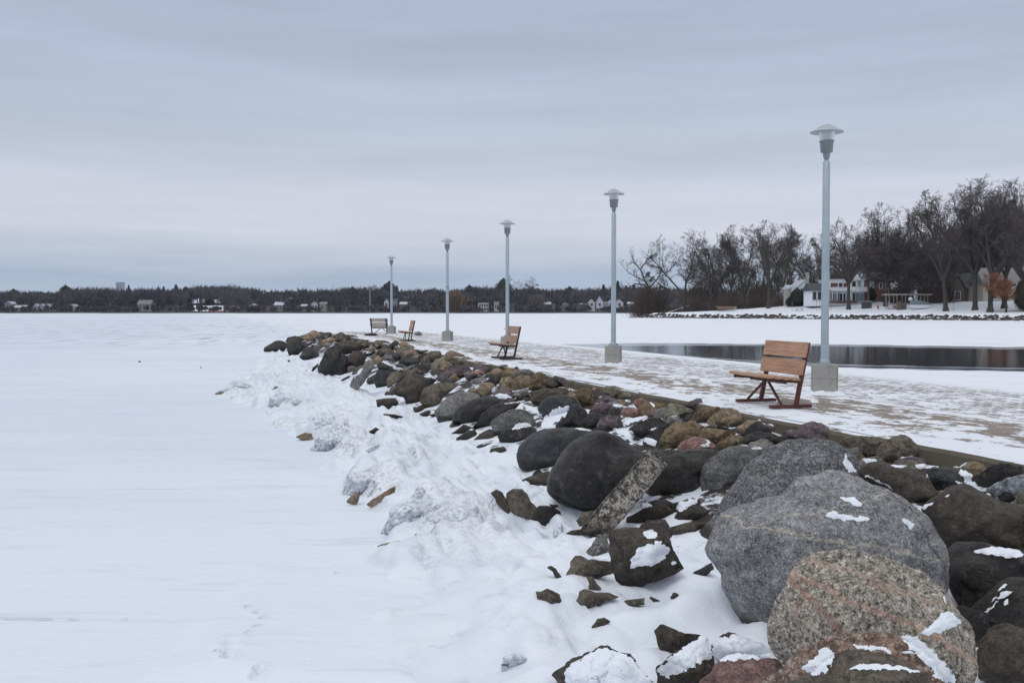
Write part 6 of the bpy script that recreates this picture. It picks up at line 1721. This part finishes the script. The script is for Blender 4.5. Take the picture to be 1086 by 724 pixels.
def house(name, label, px0, px1, yt, yb, d, wall, roof, rtype='gable', ry=None, windows=(), dep=8.0, chim=None, cat='house', group=None, base=None, over=.4):
    """front wall spans px0..px1, yt..yb at distance d; windows: (px0,px1,y0,y1,[mat])"""
    k = d / FPX; X0, X1 = (px0 - 543) * k, (px1 - 543) * k
    zt, zb = CAMZ + ray(px0, yt).z * d, CAMZ + ray(px0, yb).z * d
    r = empty(name, ((X0 + X1) / 2, d, zb), 0, label, cat, group)
    w = (X1 - X0) / 2; h = zt - zb
    b = MB(); b.box((0, dep / 2, h / 2 - .6), (2 * w, dep, h + 1.2)); b.build('wall', wall, r)
    rh = (CAMZ + ray(px0, ry).z * d - zt) if ry else 0
    b = MB()
    if rtype == 'gable':        # ridge parallel to the shore
        b.prism([(-over, 0.03), (dep / 2, rh), (dep + over, 0.03), (dep + over, -.15), (-over, -.15)], -w - over, w + over)
        b.v = [(y, x, z + h + .02) for x, y, z in b.v]
    elif rtype == 'front':      # gable end faces the lake
        b.prism([(-w - over, 0), (0, rh), (w + over, 0), (w + over, -.18), (0, rh - .3), (-w - over, -.18)], -over, dep + over)
        b.v = [(x, y, z + h + .02) for x, y, z in b.v]
        g = MB(); g.prism([(-w, -.02), (w, -.02), (0, rh - .28)], .02, .22); g.v = [(x, y, z + h) for x, y, z in g.v]; g.build('gable_wall', wall, r)
    elif rtype == 'hip':
        b.add([(-w - over, -over, 0), (w + over, -over, 0), (w + over, dep + over, 0), (-w - over, dep + over, 0), (-w * .5, dep / 2, rh), (w * .5, dep / 2, rh)],
              [(0, 1, 5, 4), (1, 2, 5), (2, 3, 4, 5), (3, 0, 4), (3, 2, 1, 0)]); b.v = [(x, y, z + h + .02) for x, y, z in b.v]
    else:
        b.box((0, dep / 2, h + .15), (2 * w + .5, dep + .5, .3))
    ro = b.build('roof', roof, r)
    if chim:
        c = MB(); cx_ = (chim[0] - 543) * k - (X0 + X1) / 2; ch = CAMZ + ray(px0, chim[1]).z * d - zb
        c.box((cx_, dep * .5, (ch + h) / 2), (.9, .9, ch - h + 1)); c.build('chimney', M['brick'] if len(chim) < 3 else chim[2], ro)
    for wi in windows:
        a0, a1, b0, b1 = wi[:4]; m = wi[4] if len(wi) > 4 else M['win']
        xa, xb = (a0 - 543) * k - (X0 + X1) / 2, (a1 - 543) * k - (X0 + X1) / 2
        za, zb_ = CAMZ + ray(px0, b0).z * d - zb, CAMZ + ray(px0, b1).z * d - zb
        f = MB(); cx_, cz_ = (xa + xb) / 2, (za + zb_) / 2; W_, H_ = xb - xa, za - zb_
        t_ = min(.12, W_ * .12)
        for q in ((cx_, -.05, za, W_ + t_, t_), (cx_, -.05, zb_, W_ + t_, t_)): f.box((q[0], q[1], q[2]), (q[3], .12, q[4]))
        for q in ((xa, H_), (xb, H_)): f.box((q[0], -.05, cz_), (t_, .12, q[1] - t_ - .002))
        fo = f.build('window', M['white'] if wall is not M['white'] else M['cream'], r)
        g = MB(); g.box((cx_, -.02, cz_), (W_ - t_, .06, H_ - t_)); g.build('pane', m, fo)
    return r, (X0 + X1) / 2, k, zb
DH = 312.0
# white porch house: main two-storey block with balcony
r, X, k, zb = house('porch_house', 'white two-storey house with balcony and tall glass doors', 878, 916, 297, 321.5, DH, M['white'], M['roofs'], 'flat', None,
    [(880.5, 888, 300, 304.5, M['maroon']), (889, 893, 300, 304.5), (894, 900, 300, 304.5, M['maroon']), (903, 907, 298.5, 304), (909, 912.5, 298, 304, M['winb']), (880.5, 885, 312, 319, M['winb']),
     (886.5, 889, 311.5, 319), (890, 896, 311.5, 319), (904, 906.5, 311, 319), (907.5, 911, 311, 319, M['winb']), (912, 915.5, 311, 319, M['winb'])], 10)
z_ = lambda y: CAMZ + ray(890, y).z * DH - zb
x_ = lambda px: (px - 543) * k - X
b = MB(); b.box((x_(889.5), -1.3, z_(308)), (x_(900) - x_(878.5), 2.6, .35)); b.build('balcony', M['white'], r)
b = MB(); b.box((x_(889.5), -2.55, z_(304.6)), (x_(900) - x_(879), .08, .1)); b.box((x_(889.5), -2.55, z_(307)), (x_(900) - x_(879), .06, .08))
for q in range(26): b.box((x_(879.3 + q * .82), -2.55, (z_(304.6) + z_(307)) / 2), (.05, .05, z_(304.6) - z_(307) - .1))
b.build('balcony_rail', M['white'], r)
for q in (880, 885, 891, 899):
    b = MB(); b.lathe([(.13, 0.02), (.11, z_(308) - .2)], (x_(q), -2.35, 0), 8); b.build('column', M['white'], r)
b = MB(); b.box((x_(908.8), -1.5, (z_(309.5) + z_(304.4)) / 2), (x_(915.8) - x_(902), 2.9, z_(304.4) - z_(309.5))); b.build('bay', M['white'], r)
b = MB(); b.prism([(x_(904), z_(297)), (x_(908.5), z_(291)), (x_(913), z_(297))], -.3, 3.0); b.build('dormer', M['white'], r)
b = MB(); b.box((x_(890), -3.2, .35), (x_(905) - x_(877), 1.4, .7)); b.build('porch_step', M['brick'], r)
house('garden_wing', 'low white wing with two pairs of tall windows and dark sloping roof', 859, 877.6, 308, 320.5, DH - 3, M['white'], M['roofd'], 'gable', 300,
      [(861.5, 865.5, 309.5, 318), (866.8, 871, 309.5, 318), (873, 876, 311, 318, M['winb'])], 7, cat='house wing')
house('gabled_cottage', 'small white gabled cottage with snowy roof edges behind the evergreen shrubs', 846, 860, 304, 321, 322, M['white'], M['roofs'], 'front', 296.5, [(849, 852, 306, 311), (854, 857, 305, 310, M['winb'])], 9, (860, 290, M['cream']))
house('shed', 'pale patchy shed left of the gabled cottage', 836, 846, 306, 322, 330, M['cream'], M['roofs'], 'gable', 302, [(838, 841, 309, 314)], 6, cat='shed')
house('brick_house', 'dark red brick house right of the white porch house', 918, 944, 297, 321, DH + 6, M['brick'], M['roofd'], 'hip', 288, [(922.5, 926, 298, 305, M['winb']), (932, 935, 300, 306), (922.5, 926, 310, 316), (938, 941, 300, 306)], 9)
house('hip_roof_house', 'low house with snow-dusted hip roof behind the pergola', 938, 962, 307.5, 321, 318, M['greyw'], M['roofs'], 'hip', 299.5, [(942, 946, 309, 315), (950, 955, 309, 316)], 9)
house('dark_shed', 'dark boathouse with grey-blue roof right behind the covered boat', 983, 1000, 306.5, 322, 300, M['stonew'], M['roofg'], 'gable', 300.5, [(986, 996, 308, 318)], 7, cat='boathouse')
house('stone_house', 'dark stone house with steep blue-grey roof behind the tall trees', 1000, 1040, 306, 323, 300, M['stonew'], M['roofd'], 'gable', 289, [(1008, 1013, 309, 319), (1018, 1021, 309, 314), (1027, 1031, 309, 320)], 10, (1024, 284))
house('stone_gable_wing', 'gabled front wing of the dark stone house', 1008, 1022, 305, 324, 296, M['stonew'], M['roofd'], 'front', 292, [(1012, 1018, 309, 318)], 6, cat='house wing')
house('clapboard_house', 'pale clapboard house with grey roof at the right edge', 1042, 1083, 299, 322, 290, M['cream'], M['roofg'], 'gable', 283.5, [(1053, 1057, 311, 317), (1048, 1050.5, 312, 318, M['winb']), (1073, 1077, 300, 304), (1074, 1078, 311, 317), (1064, 1068, 300, 305)], 9, (1068, 281))

# small things on the lawn
def put(px, by): return on_land(px, by)
# deck
p = put(769, 329.5) + Vector((0, -1.5, .45)); b = empty('wooden_deck', p, 0, 'brown wooden deck box on the shore rocks beside a thick tree', 'deck')
m_ = MB(); m_.box((0, 0, .9), (6.4, 2.6, .18)); m_.build('deck_top', M['brownwood'], b)
m_ = MB()
for q in range(22): m_.box((-3.1 + q * .295, -1.28, .42), (.27, .06, .84))
m_.build('skirt', M['brownwood'], b)
m_ = MB(); m_.box((2.6, -1.33, .5), (.9, .05, .5)); m_.build('hatch', M['greywood'], b)
# tilted ramp / boat hoist
p = put(719, 330.5); r = empty('boat_ramp', p, 0, 'pale tilted boat ramp frame pulled up at the left tip of the shore', 'boat ramp')
for yy_ in (-.9, .9):
    m_ = MB(); m_.bar((-3.6, yy_, 2.0), (4.2, yy_, 4.6), .16, .28); m_.build('rail', M['white'], r)
m_ = MB(); m_.bar((-2.2, 0, 2.15), (1.0, 0, 3.2), 1.7, .5); m_.build('dark_deck', M['roofd'], r)
for q in (-2.6, .5, 3.2):
    m_ = MB(); m_.tube([(q, -.9, 0), (q + .2, -.9, 2.6 + q * .28)], .06, 6); m_.build('post', M['white'], r)
m_ = MB(); m_.bar((-3.0, -.2, .5), (1.5, -.2, 1.5), .5, .12); m_.build('plank', M['tan'] if 'tan' in M else M['cream'], r)
# picnic tables
def picnic(px, by, lab, rz=0.0):
    r = empty('picnic_table', put(px, by), rz, lab, 'picnic table', 'picnic tables on the right-hand shore')
    m_ = MB(); m_.box((0, 0, .75), (2.2, .8, .07)); m_.build('tabletop', M['greywood'], r)
    for s in (-1, 1):
        m_ = MB(); m_.box((0, s * .75, .45), (2.2, .28, .06)); m_.build('seat', M['greywood'], r)
        m_ = MB(); m_.bar((s * .8, -.75, 0), (s * .8, .2, .74), .08, .08); m_.bar((s * .88, .75, 0), (s * .88, -.2, .74), .08, .08); m_.build('leg', M['greywood'], r)
picnic(729, 328, 'dark picnic table left of the wooden deck'); picnic(848, 329.5, 'long picnic table before the evergreen shrubs', .1); picnic(944, 328, 'picnic table left of the pergola', .3)
# fence
r = empty('snow_fence', put(755, 322), 0, 'thin red snow fence running along the back of the lawn', 'fence')
base_ = put(755, 322)
for q in range(16):
    px = 719 + q * 5.2; e = put(px, 323) - base_
    m_ = MB(); m_.box((e.x, e.y, .6), (.08, .08, 1.3)); m_.build('post', M['maroon'], r)
fe = [put(719 + q * 5.2, 323) - base_ for q in range(16)]
m_ = MB()
for a, c in zip(fe, fe[1:]):
    for z0 in (.45, .75, 1.05): m_.bar(a + Vector((0, 0, z0)), c + Vector((0, 0, z0)), .03, .12)
m_.build('mesh_band', plain('red_fence_plastic', (0.25, 0.05, 0.035), .7), r)
# pergola
p = put(962, 327); r = empty('pergola', p, 0, 'long grey timber pergola with a round white lantern on the shore', 'pergola')
for q in (-5.6, -3.4, -1.0, 1.4, 3.4, 5.4):
    for yy_ in (-1.2, 1.2):
        m_ = MB(); m_.box((q, yy_, 1.9), (.14, .14, 3.8)); m_.build('post', M['greywood'], r)
for yy_ in (-1.25, 1.25):
    m_ = MB(); m_.box((0, yy_, 3.85), (13.6, .12, .26)); m_.build('beam', M['greywood'], r)
m_ = MB()
for q in range(22): m_.box((-6.3 + q * .6, 0, 4.08), (.08, 3.4, .18))
m_.build('rafters', M['greywood'], r)
m_ = MB(); m_.box((2.3, -.2, 1.5), (6.2, .1, .14)); m_.build('rail', M['greywood'], r)
r2 = empty('lantern', p + Vector((.3, -1.6, 0)), 0, 'round white globe on a post before the pergola', 'lantern')
m_ = MB(); m_.tube([(0, 0, 0), (0, 0, 2.2)], .07, 8); m_.build('post', M['greywood'], r2)
m_ = MB(); m_.lathe([(.0, -.6), (.35, -.5), (.58, -.2), (.6, .1), (.4, .45), (0, .58)], (0, 0, 2.6), 16); m_.build('globe', M['white'], r2)
# covered boat beside the pergola
p = put(975, 328); r = empty('covered_boat', p, 0.1, 'boat under a grey-blue tarp right of the pergola lantern', 'boat')
m_ = MB(); m_.add([(-2.6, -.9, .4), (2.2, -.9, .4), (3.4, 0, .8), (2.2, .9, .4), (-2.6, .9, .4), (-2.8, -1.0, 1.3), (2.3, -1.0, 1.3), (3.8, 0, 1.5), (2.3, 1.0, 1.3), (-2.8, 1.0, 1.3)],
     [(0, 1, 2, 3, 4), (0, 5, 6, 1), (1, 6, 7, 2), (2, 7, 8, 3), (3, 8, 9, 4), (4, 9, 5, 0)]); m_.build('hull', M['white'], r)
m_ = MB(); m_.add([(-2.85, -1.05, 1.25), (2.35, -1.05, 1.25), (3.85, 0, 1.45), (2.35, 1.05, 1.25), (-2.85, 1.05, 1.25), (-2.4, 0, 2.4), (0, 0, 2.6), (2.0, 0, 2.1)],
     [(0, 1, 7, 6, 5), (1, 2, 7), (2, 3, 7), (3, 4, 5, 6, 7), (4, 0, 5)]); m_.build('cover', M['tarp'], r)
# stone barbecue + chairs + low wall
p = put(956, 328.5); r = empty('stone_fireplace', p, 0, 'low dark stone fireplace at the water side of the pergola', 'fireplace')
m_ = MB(); m_.box((0, 0, .9), (2.4, 1.2, 1.8)); m_.box((-.6, 0, 2.1), (.7, .7, .7)); m_.build('body', M['stonew'], r)
m_ = MB(); m_.box((.3, -.62, .7), (.9, .05, .8)); m_.build('opening', M['roofd'], r)
def chair(px, by, lab, mat, rz):
    r = empty('garden_chair', put(px, by), rz, lab, 'chair', 'garden chairs on the right-hand lawn')
    m_ = MB(); m_.box((0, 0, .38), (.6, .6, .06)); m_.build('seat', mat, r)
    m_ = MB(); m_.bar((0, .25, .38), (0, .5, 1.1), .6, .05); m_.build('backrest', mat, r)
    for sx_ in (-.27, .27):
        for sy_ in (-.26, .26):
            m_ = MB(); m_.box((sx_, sy_, .17), (.07, .07, .35)); m_.build('leg', mat, r)
M['red'] = paint('red_paint', (0.22, 0.05, 0.04))
chair(907, 327, 'white garden chair right of the tree at the porch house', M['white'], .2); chair(912, 327, 'second white garden chair, nearer the brick house', M['white'], -.3)
chair(932, 328, 'red garden chair left of the pergola', M['red'], .4); chair(950, 328, 'red garden chair under the pergola', M['red'], .1)
p = put(919, 327); r = empty('utility_box', p, 0, 'dark square box beside the trees between porch and brick house', 'utility box')
m_ = MB(); m_.box((0, 0, 1.0), (2.6, 1.6, 2.0), None, .05); m_.build('body', M['roofd'], r); m_ = MB(); m_.box((0, 0, 2.06), (2.8, 1.8, .1)); m_.build('lid', M['roofs'], r)
for px, by, H_, lab in ((866, 329, 3.4, 'thin grey flag pole left of the nearest lamp'), (869, 329, 3.2, 'thin post right beside the flag pole'), (881, 329, 2.9, 'thin post just right of the nearest lamp pole'), (840, 330, 2.4, 'short post beside the long picnic table'), (1011, 330, 3.0, 'small yard light post left of the very tall tree')):
    p = put(px, by); m_ = MB(); m_.tube([(0, 0, -.2), (0, 0, H_)], .06, 6); m_.lathe([(0, H_ - .02), (.12, H_), (.12, H_ + .2), (0, H_ + .26)], n=10)
    o = m_.build('yard_post', M['greywood'], None, p); tag(o, lab, 'post', 'posts on the right-hand lawn')

# ------------------------------------------------------------ far shore
FD = 740.0
n = NT('far_shore_ground'); pos = n.t.nodes.new('ShaderNodeNewGeometry').outputs['Position']
s_ = n.t.nodes.new('ShaderNodeSeparateXYZ'); n.set(s_.inputs[0], pos)
low_ = n.math('SUBTRACT', 1.0, n.step(n.math('ADD', s_.outputs['Z'], n.math('MULTIPLY', n.noise(pos, .03, 4), 1.0)), -0.55, 0.1))
cc = n.mix(low_, (0.045, 0.042, 0.045), (0.62, 0.67, 0.76))
M['farland'] = n.fin(cc, .9)
def far_h(x, v):
    h = ICE + 1.2 * smooth(0, 5, v) + 2.0 * smooth(5, 40, v) + 8 * smooth(50, 230, v) * (0.75 + .5 * noise.noise(Vector((x * .006, 0, 2))))
    return h
xs_ = [-740 + i * 12 for i in range(100)]; Vs = [-2, 0, 2, 5, 10, 20, 35, 55, 90, 140, 200, 300, 600]
grid_mesh('far_shore', xs_, [FD + v for v in Vs], lambda x, y: far_h(x, y - FD), M['farland'])
n = NT('far_bare_wood'); pos = n.t.nodes.new('ShaderNodeNewGeometry').outputs['Position']
M['farwood'] = n.fin(n.mix(n.step(n.noise(pos, .035, 4, .6), .35, .65), (0.038, 0.041, 0.053), (0.090, 0.085, 0.097)), .95)
TOPS = [(a_, b_ - 3.6) for a_, b_ in [(-40, 309), (0, 309), (15, 307), (40, 308.5), (60, 307), (75, 304), (95, 302), (112, 303), (130, 305), (150, 305), (160, 303), (180, 306), (200, 302.5), (240, 302), (262, 303), (280, 306), (300, 308), (312, 304.5), (335, 305), (350, 306), (368, 303), (395, 302.5), (410, 303), (425, 306), (450, 305), (470, 306), (500, 303.5), (520, 301), (535, 304), (560, 303), (580, 306), (605, 303), (630, 303), (660, 302), (690, 302), (720, 304), (780, 306)]]
def far_place(rr):
    px = rr.uniform(-60, 780); v = rr.uniform(16, 60) if rr.random() < .35 else rr.uniform(60, 260); d = FD + v
    if 200 < px < 238 and v < 140: v = rr.uniform(140, 230); d = FD + v
    if rr.random() < .22:
        v = rr.uniform(5, 11); d = FD + v; x = (px - 543) / FPX * d
        return Vector((x, d, far_h(x, v))), rr.uniform(2.5, 6.5)
    x = (px - 543) / FPX * d; z = far_h(x, v)
    top = CAMZ + ray(px, lerp_tab(TOPS, px) + rr.uniform(0, 5) + (0 if v > 80 else rr.uniform(0, 11))).z * d
    return Vector((x, d, z)), max(7, top - z)
wood_mass('far_woods', 1500, far_place, 12, None, M['farwood'], .52, 120)
n = NT('far_evergreen'); pos = n.t.nodes.new('ShaderNodeNewGeometry').outputs['Position']
M['farever'] = n.fin(n.mix(n.noise(pos, .2, 4, .6), (0.012, 0.018, 0.022), (0.028, 0.038, 0.040)), .95)
CM = [conifer_mesh(80 + k, 20, 4.5 + k, 900, .42, sh) for k, sh in enumerate(('cone', 'cone', 'round'))]
for m_ in CM: m_.name = 'conifer'; m_.materials.append(M['farever'])
CF = [(15, 306, 2, 'first evergreen from the left on the far shore'), (27, 310, 2, 'dark evergreen over the grey-roofed lakeside house'), (44, 309, 2, 'evergreen above the white three-gabled house'), (70, 302, 2, 'tall flat-topped pine sticking out of the far treeline at left'),
      (94, 309, 1, 'evergreen left of the pale tower'), (105, 309, 0, 'pointed pair of evergreens, left one, under the tower'), (109, 309, 0, 'pointed pair of evergreens, right one, under the tower'), (127, 310, 2, 'broad evergreen just below the pale tower'), (137, 302.5, 0, 'narrow spire evergreen right of the tower'),
      (174, 304, 0, 'small spire evergreen in a dip of the treeline'), (187, 302, 1, 'tall pointed evergreen in the group at the treeline middle left'), (197, 304, 2, 'broad evergreen right of the tall pointed one'), (202, 312, 0, 'evergreen on the left edge of the snowy clearing'),
      (222, 308, 1, 'large dark evergreen over the snowy clearing'), (240, 304, 2, 'broad evergreen right of the snowy clearing'), (249, 306, 1, 'evergreen behind the sheds right of the clearing'), (313, 309, 0, 'spire evergreen above the two white cottages'), (344, 308, 1, 'evergreen over the pale lakeside lawn'),
      (374, 304, 2, 'dark evergreen left of the farthest lamp post'), (413, 298, 2, 'tall dark pine directly behind the farthest lamp post'), (421, 303, 1, 'evergreen right of the farthest lamp pole'), (461, 321, 1, 'small dark evergreen left of the golden willow'),
      (498, 302, 2, 'dark pine between fourth and middle lamp posts'), (534, 295, 2, 'lone round-topped pine just left of the middle lamp pole'), (604, 303.5, 2, 'evergreen in the gap between middle and second lamps'), (640, 302, 0, 'pointed evergreen over the white many-gabled house'),
      (655, 298, 1, 'tall evergreen right behind the second lamp pole'), (664, 303, 1, 'evergreen right of the second lamp pole'), (672, 302, 1, 'evergreen beside the leaning bare tree')]
for k, (px, ty, kd, lab) in enumerate(CF):
    d = FD + (150 if ty < 312 else 30); x = (px - 543) / FPX * d; z = far_h(x, d - FD)
    H_ = CAMZ + ray(px, ty).z * d - z
    o = bpy.data.objects.new('conifer', CM[kd]); COL.objects.link(o); o.location = (x, d, z); s = H_ / 20; o.scale = (s * 2.0 if kd != 2 else s * 1.35, s * 1.4, s); o.rotation_euler = (0, 0, k)
    tag(o, lab, 'evergreen', 'evergreens on the far shore')
for px, ty, v, k, wf, lab in ((552, 291.5, 60, 2, 1.5, 'big round bare tree standing above the far treeline right of the middle lamp'), (248, 300, 120, 4, 1.2, 'bare crown rising above the evergreens over the clearing'), (392, 301, 120, 0, 1.4, 'bare crown above the treeline left of the farthest lamp'), (367, 303, 120, 2, 1.4, 'wide bare crown between the far lakeside lawn and farthest lamp'), (568, 318, 25, 6, 1.3, 'low rounded bare tree on the far shore right of the middle lamp'), (48, 318, 25, 6, 1.2, 'rounded bare tree beside the three-gabled house')):
    d = FD + v; x = (px - 543) / FPX * d; z = far_h(x, v); tree(k, (x, d, z), CAMZ + ray(px, ty).z * d - z, wf, px, 'bare_tree', lab, 'tree', 'single bare trees on the far shore')
# golden willow
mw = thicket(9, 16, 15, 900, .14); mw.materials.append(plain('golden_willow_twigs', (0.15, 0.10, 0.062), .9)); d = FD + 16; x = (483 - 543) / FPX * d
o = bpy.data.objects.new('willow', mw); COL.objects.link(o); o.location = (x, d, far_h(x, 16)); tag(o, 'golden brown willow on the far shore right of the fourth lamp post', 'willow')
mw2 = mw.copy(); o = bpy.data.objects.new('willow', thicket(10, 13, 12, 700, .14)); o.data.materials.append(plain('grey_willow_twigs', (0.12, 0.105, 0.105), .9)); COL.objects.link(o); x = (570 - 543) / FPX * d; o.location = (x, d, far_h(x, 16)); tag(o, 'pale greyish willow on the far shore midway between middle and second lamps', 'willow')
def fh(px0, px1, yt, yb, ry, wall, roof, rt, label, wins=(), v=12, chim=None, name='lakeside_house', cat='house'):
    house(name, label, px0, px1, yt, yb, FD + v, wall, roof, rt, ry, wins, 9, chim, cat, None)
WB = M['winb']
NEARM = dict(M); M['white'] = paint('muted_white_siding', (0.40, 0.43, 0.49)); M['roofs'] = paint('muted_snow_roof', (0.42, 0.46, 0.53)); M['cream'] = paint('dull_tan_siding', (0.24, 0.235, 0.225)); M['greyw'] = paint('dull_grey_siding', (0.15, 0.16, 0.18))  # far-shore copies of the siding and roof colours, muted
fh(5, 13, 322.5, 330.5, 319.5, M['greyw'], M['roofs'], 'front', 'grey gabled house with snowy roof, leftmost on the far shore', [(7, 10, 324, 326.5), (7, 11, 327.5, 330)])
fh(14, 27, 326, 330.8, 323.5, M['greyw'], M['roofs'], 'gable', 'low grey house just right of the leftmost far house', [(16, 19, 327, 329.5), (21, 24, 327, 329.5)])
fh(35, 54, 326.8, 331, 321.5, M['white'], M['roofd'], 'gable', 'long white house with dark roof and three white dormers', [(36 + q * 2.9, 37.8 + q * 2.9, 327.8, 330) for q in range(6)], chim=(47.5, 320.5))
for q, px in enumerate((38, 44.5, 50.5)):
    fh(px - 1.6, px + 1.6, 324.5, 326.7, 322.3, M['white'], M['roofs'], 'front', ['left', 'middle', 'right'][q] + ' white dormer on the dark roof of the three-gabled house', [(px - .7, px + .7, 324.8, 326.3)], 10.5, name='dormer', cat='dormer')
fh(72, 80, 325, 331, 322.5, M['white'], M['roofs'], 'front', 'small blue-white house with snowy roof between two dark evergreens', [(74, 78, 326, 330, WB)])
fh(95, 100, 327, 330, 325.5, M['greyw'], M['roofs'], 'gable', 'little house with bright snowy roof right of the blue-white house', [(96, 99, 327.8, 329.4)])
fh(111, 116, 328.5, 331, 327, M['white'], M['roofs'], 'front', 'tiny white shed near the shoreline under the broad evergreen', [(112.5, 114.5, 329, 330.5)])
fh(146, 160, 322.5, 330, 318, M['cream'], M['roofg'], 'gable', 'tan house with two chimneys half hidden by trees', [(148, 150, 324, 326.5), (152, 154, 324, 326.5), (156, 158.5, 324, 329)], 14, (149, 316.5))
fh(244, 250, 326, 331, 324, M['stonew'], M['roofs'], 'front', 'small dark shed with snow on the roof right of the clearing', [(245.5, 248.5, 327, 330)])
fh(264, 272, 325, 330, 322, M['greyw'], M['roofs'], 'front', 'grey cottage with a bright white roof right of the small dark shed', [(266, 270, 326.5, 329.5)])
fh(291, 300, 323.5, 330, 320, M['greyw'], M['roofs'], 'gable', 'left grey-roofed house at the pale lakeside lawn', [(293, 295, 325, 327), (297, 299, 325, 328)])
fh(303, 312, 318.5, 325, 315.5, M['greyw'], M['roofs'], 'gable', 'upper hillside house behind the pale lakeside lawn', [(305, 307, 320, 322)], 40)
fh(319, 325, 324.5, 329.5, 322.5, M['cream'], M['roofs'], 'gable', 'low pale boathouse on the lakeside lawn', [(320, 324, 326, 328.5)])
fh(330, 337, 322, 329, 319, M['white'], M['roofd'], 'front', 'white gabled house at the right of the lakeside lawn', [(331.5, 333.5, 324, 326.5, WB), (334.5, 336, 324, 328)])
fh(339, 346, 322.5, 329, 320, M['cream'], M['roofg'], 'gable', 'pale house close right of the white gabled house', [(341, 343, 324, 327)])
fh(407.5, 412.5, 320, 330, 316.5, M['white'], M['roofg'], 'front', 'narrow tall white house left behind the farthest lamp', [(409, 411, 321.5, 324), (409, 411, 326, 329)])
fh(414, 421, 318.5, 330, 316.5, M['cream'], M['roofd'], 'gable', 'tall pale house with dark gaps right behind the farthest lamp', [(415.5, 417, 321, 329), (418.5, 420, 321, 325)])
fh(424, 431, 322.5, 329, 320, M['greyw'], M['roofs'], 'gable', 'grey and white house left of the fourth lamp', [(425, 428, 324, 328, WB)])
fh(491, 504, 319, 330, 313.8, M['greyw'], M['roofg'], 'gable', 'large grey-roofed house right of the golden willow', [(493, 496, 321, 324), (499, 502, 321, 324)], 24)
fh(507, 518, 321.5, 329.5, 320.8, M['white'], M['roofs'], 'flat', 'white flat-roofed two-storey house with dark windows', [(508 + q * 2.6, 509.8 + q * 2.6, 322.5, 325) for q in range(4)] + [(508 + q * 2.6, 509.8 + q * 2.6, 326.3, 328.8) for q in range(4)])
fh(524, 529, 321.5, 329, 319.5, M['white'], M['roofg'], 'gable', 'small white house left of the middle lamp', [(525, 526.3, 323, 326), (527, 528.3, 323, 326)])
fh(576, 584, 322.5, 329.5, 320, M['greyw'], M['roofs'], 'gable', 'grey house right of the pale willow', [(578, 580, 324, 327)])
fh(597, 603, 323, 329, 321, M['greyw'], M['roofs'], 'front', 'little house with a bright snowy roof left of many-gabled house', [(599, 601, 325, 328, WB)])
fh(624, 661, 322.5, 328.8, 319.8, M['white'], M['roofg'], 'gable', 'long white many-gabled house behind the second lamp post', [(626 + q * 3.1, 628 + q * 3.1, 324.5, 327.6) for q in range(11)])
for q, (px, w_, ty) in enumerate(((627.5, 3.4, 317.2), (636, 3.8, 314.6), (648, 3.0, 318), (657, 3.6, 317.6))):
    fh(px - w_, px + w_, 321, 328.7, ty, M['white'], M['roofs'], 'front', ['leftmost', 'tallest, second', 'third', 'rightmost'][q] + ' white gable of the long house behind the second lamp', [(px - 1.2, px + 1.2, 321.6, 324)], 10, name='gable_wing', cat='house wing')
fh(666, 672, 322, 329, 320, M['greyw'], M['roofs'], 'gable', 'grey house left of the big russet thicket', [(668, 670, 324, 327)])
# pale tower block far behind
house('tower_block', 'pale grey tower block rising above the far treeline at left', 123.2, 129, 299.5, 325, FD + 520, paint('pale_tower_wall', (0.47, 0.52, 0.60)), M['roofg'], 'flat', None,
      [(124.2 + q * 1.7, 125.2 + q * 1.7, 301 + w_ * 2, 302.2 + w_ * 2) for q in range(3) for w_ in range(3)], 12, cat='tower block')
# flagpole, red fence, snowy clearing
m_ = MB(); d = FD + 8; x = (392.5 - 543) / FPX * d; m_.tube([(0, 0, 0), (0, 0, 19)], [.28, .18], 8); m_.lathe([(0, 19), (.35, 19.2), (0, 19.6)], n=8)
o = m_.build('flagpole', M['white'], None, (x, d, far_h(x, 8))); tag(o, 'tall thin white flagpole on the far shore left of the farthest lamp', 'flagpole')
r = empty('red_barrier', ((230 - 543) / FPX * (FD + 4), FD + 4, far_h(-275, 4) - .3), 0, 'low red barrier along the shore below the snowy clearing', 'barrier')
for q in range(7):
    m_ = MB(); m_.box((-8 + q * 2.7, 0, .9), (2.4, .15, .9)); m_.build('panel', M['red'] if q % 3 else M['cream'], r)
vs = []; 
for j in range(9):
    for i in range(9):
        px = 203 + 34 * i / 8; v = 14 + 120 * j / 8; d = FD + v; x = (px - 543) / FPX * d; vs.append((x, d, far_h(x, v) + .35 + .6 * noise.noise(Vector((px * .2, v * .05, 0)))))
fs = [(j * 9 + i, j * 9 + i + 1, (j + 1) * 9 + i + 1, (j + 1) * 9 + i) for j in range(8) for i in range(8)]
me = bpy.data.meshes.new('snowy_clearing'); me.from_pydata(vs, [], fs); me.update(); link_mesh('snowy_clearing', me, M['snow_soft'])['kind'] = 'structure'

# ------------------------------------------------------------ winter air
m_ = bpy.data.materials.new('winter_haze'); m_.use_nodes = True; m_.node_tree.nodes.clear()
o_ = m_.node_tree.nodes.new('ShaderNodeOutputMaterial'); v_ = m_.node_tree.nodes.new('ShaderNodeVolumePrincipled')
v_.inputs['Color'].default_value = (0.80, 0.87, 1.0, 1); v_.inputs['Density'].default_value = 0.00007; v_.inputs['Anisotropy'].default_value = 0.0
m_.node_tree.links.new(v_.outputs[0], o_.inputs['Volume'])
mb = MB(); mb.box((0, 650, 28), (2600, 2000, 64)); o = mb.build('haze', m_)
o['kind'] = 'stuff'
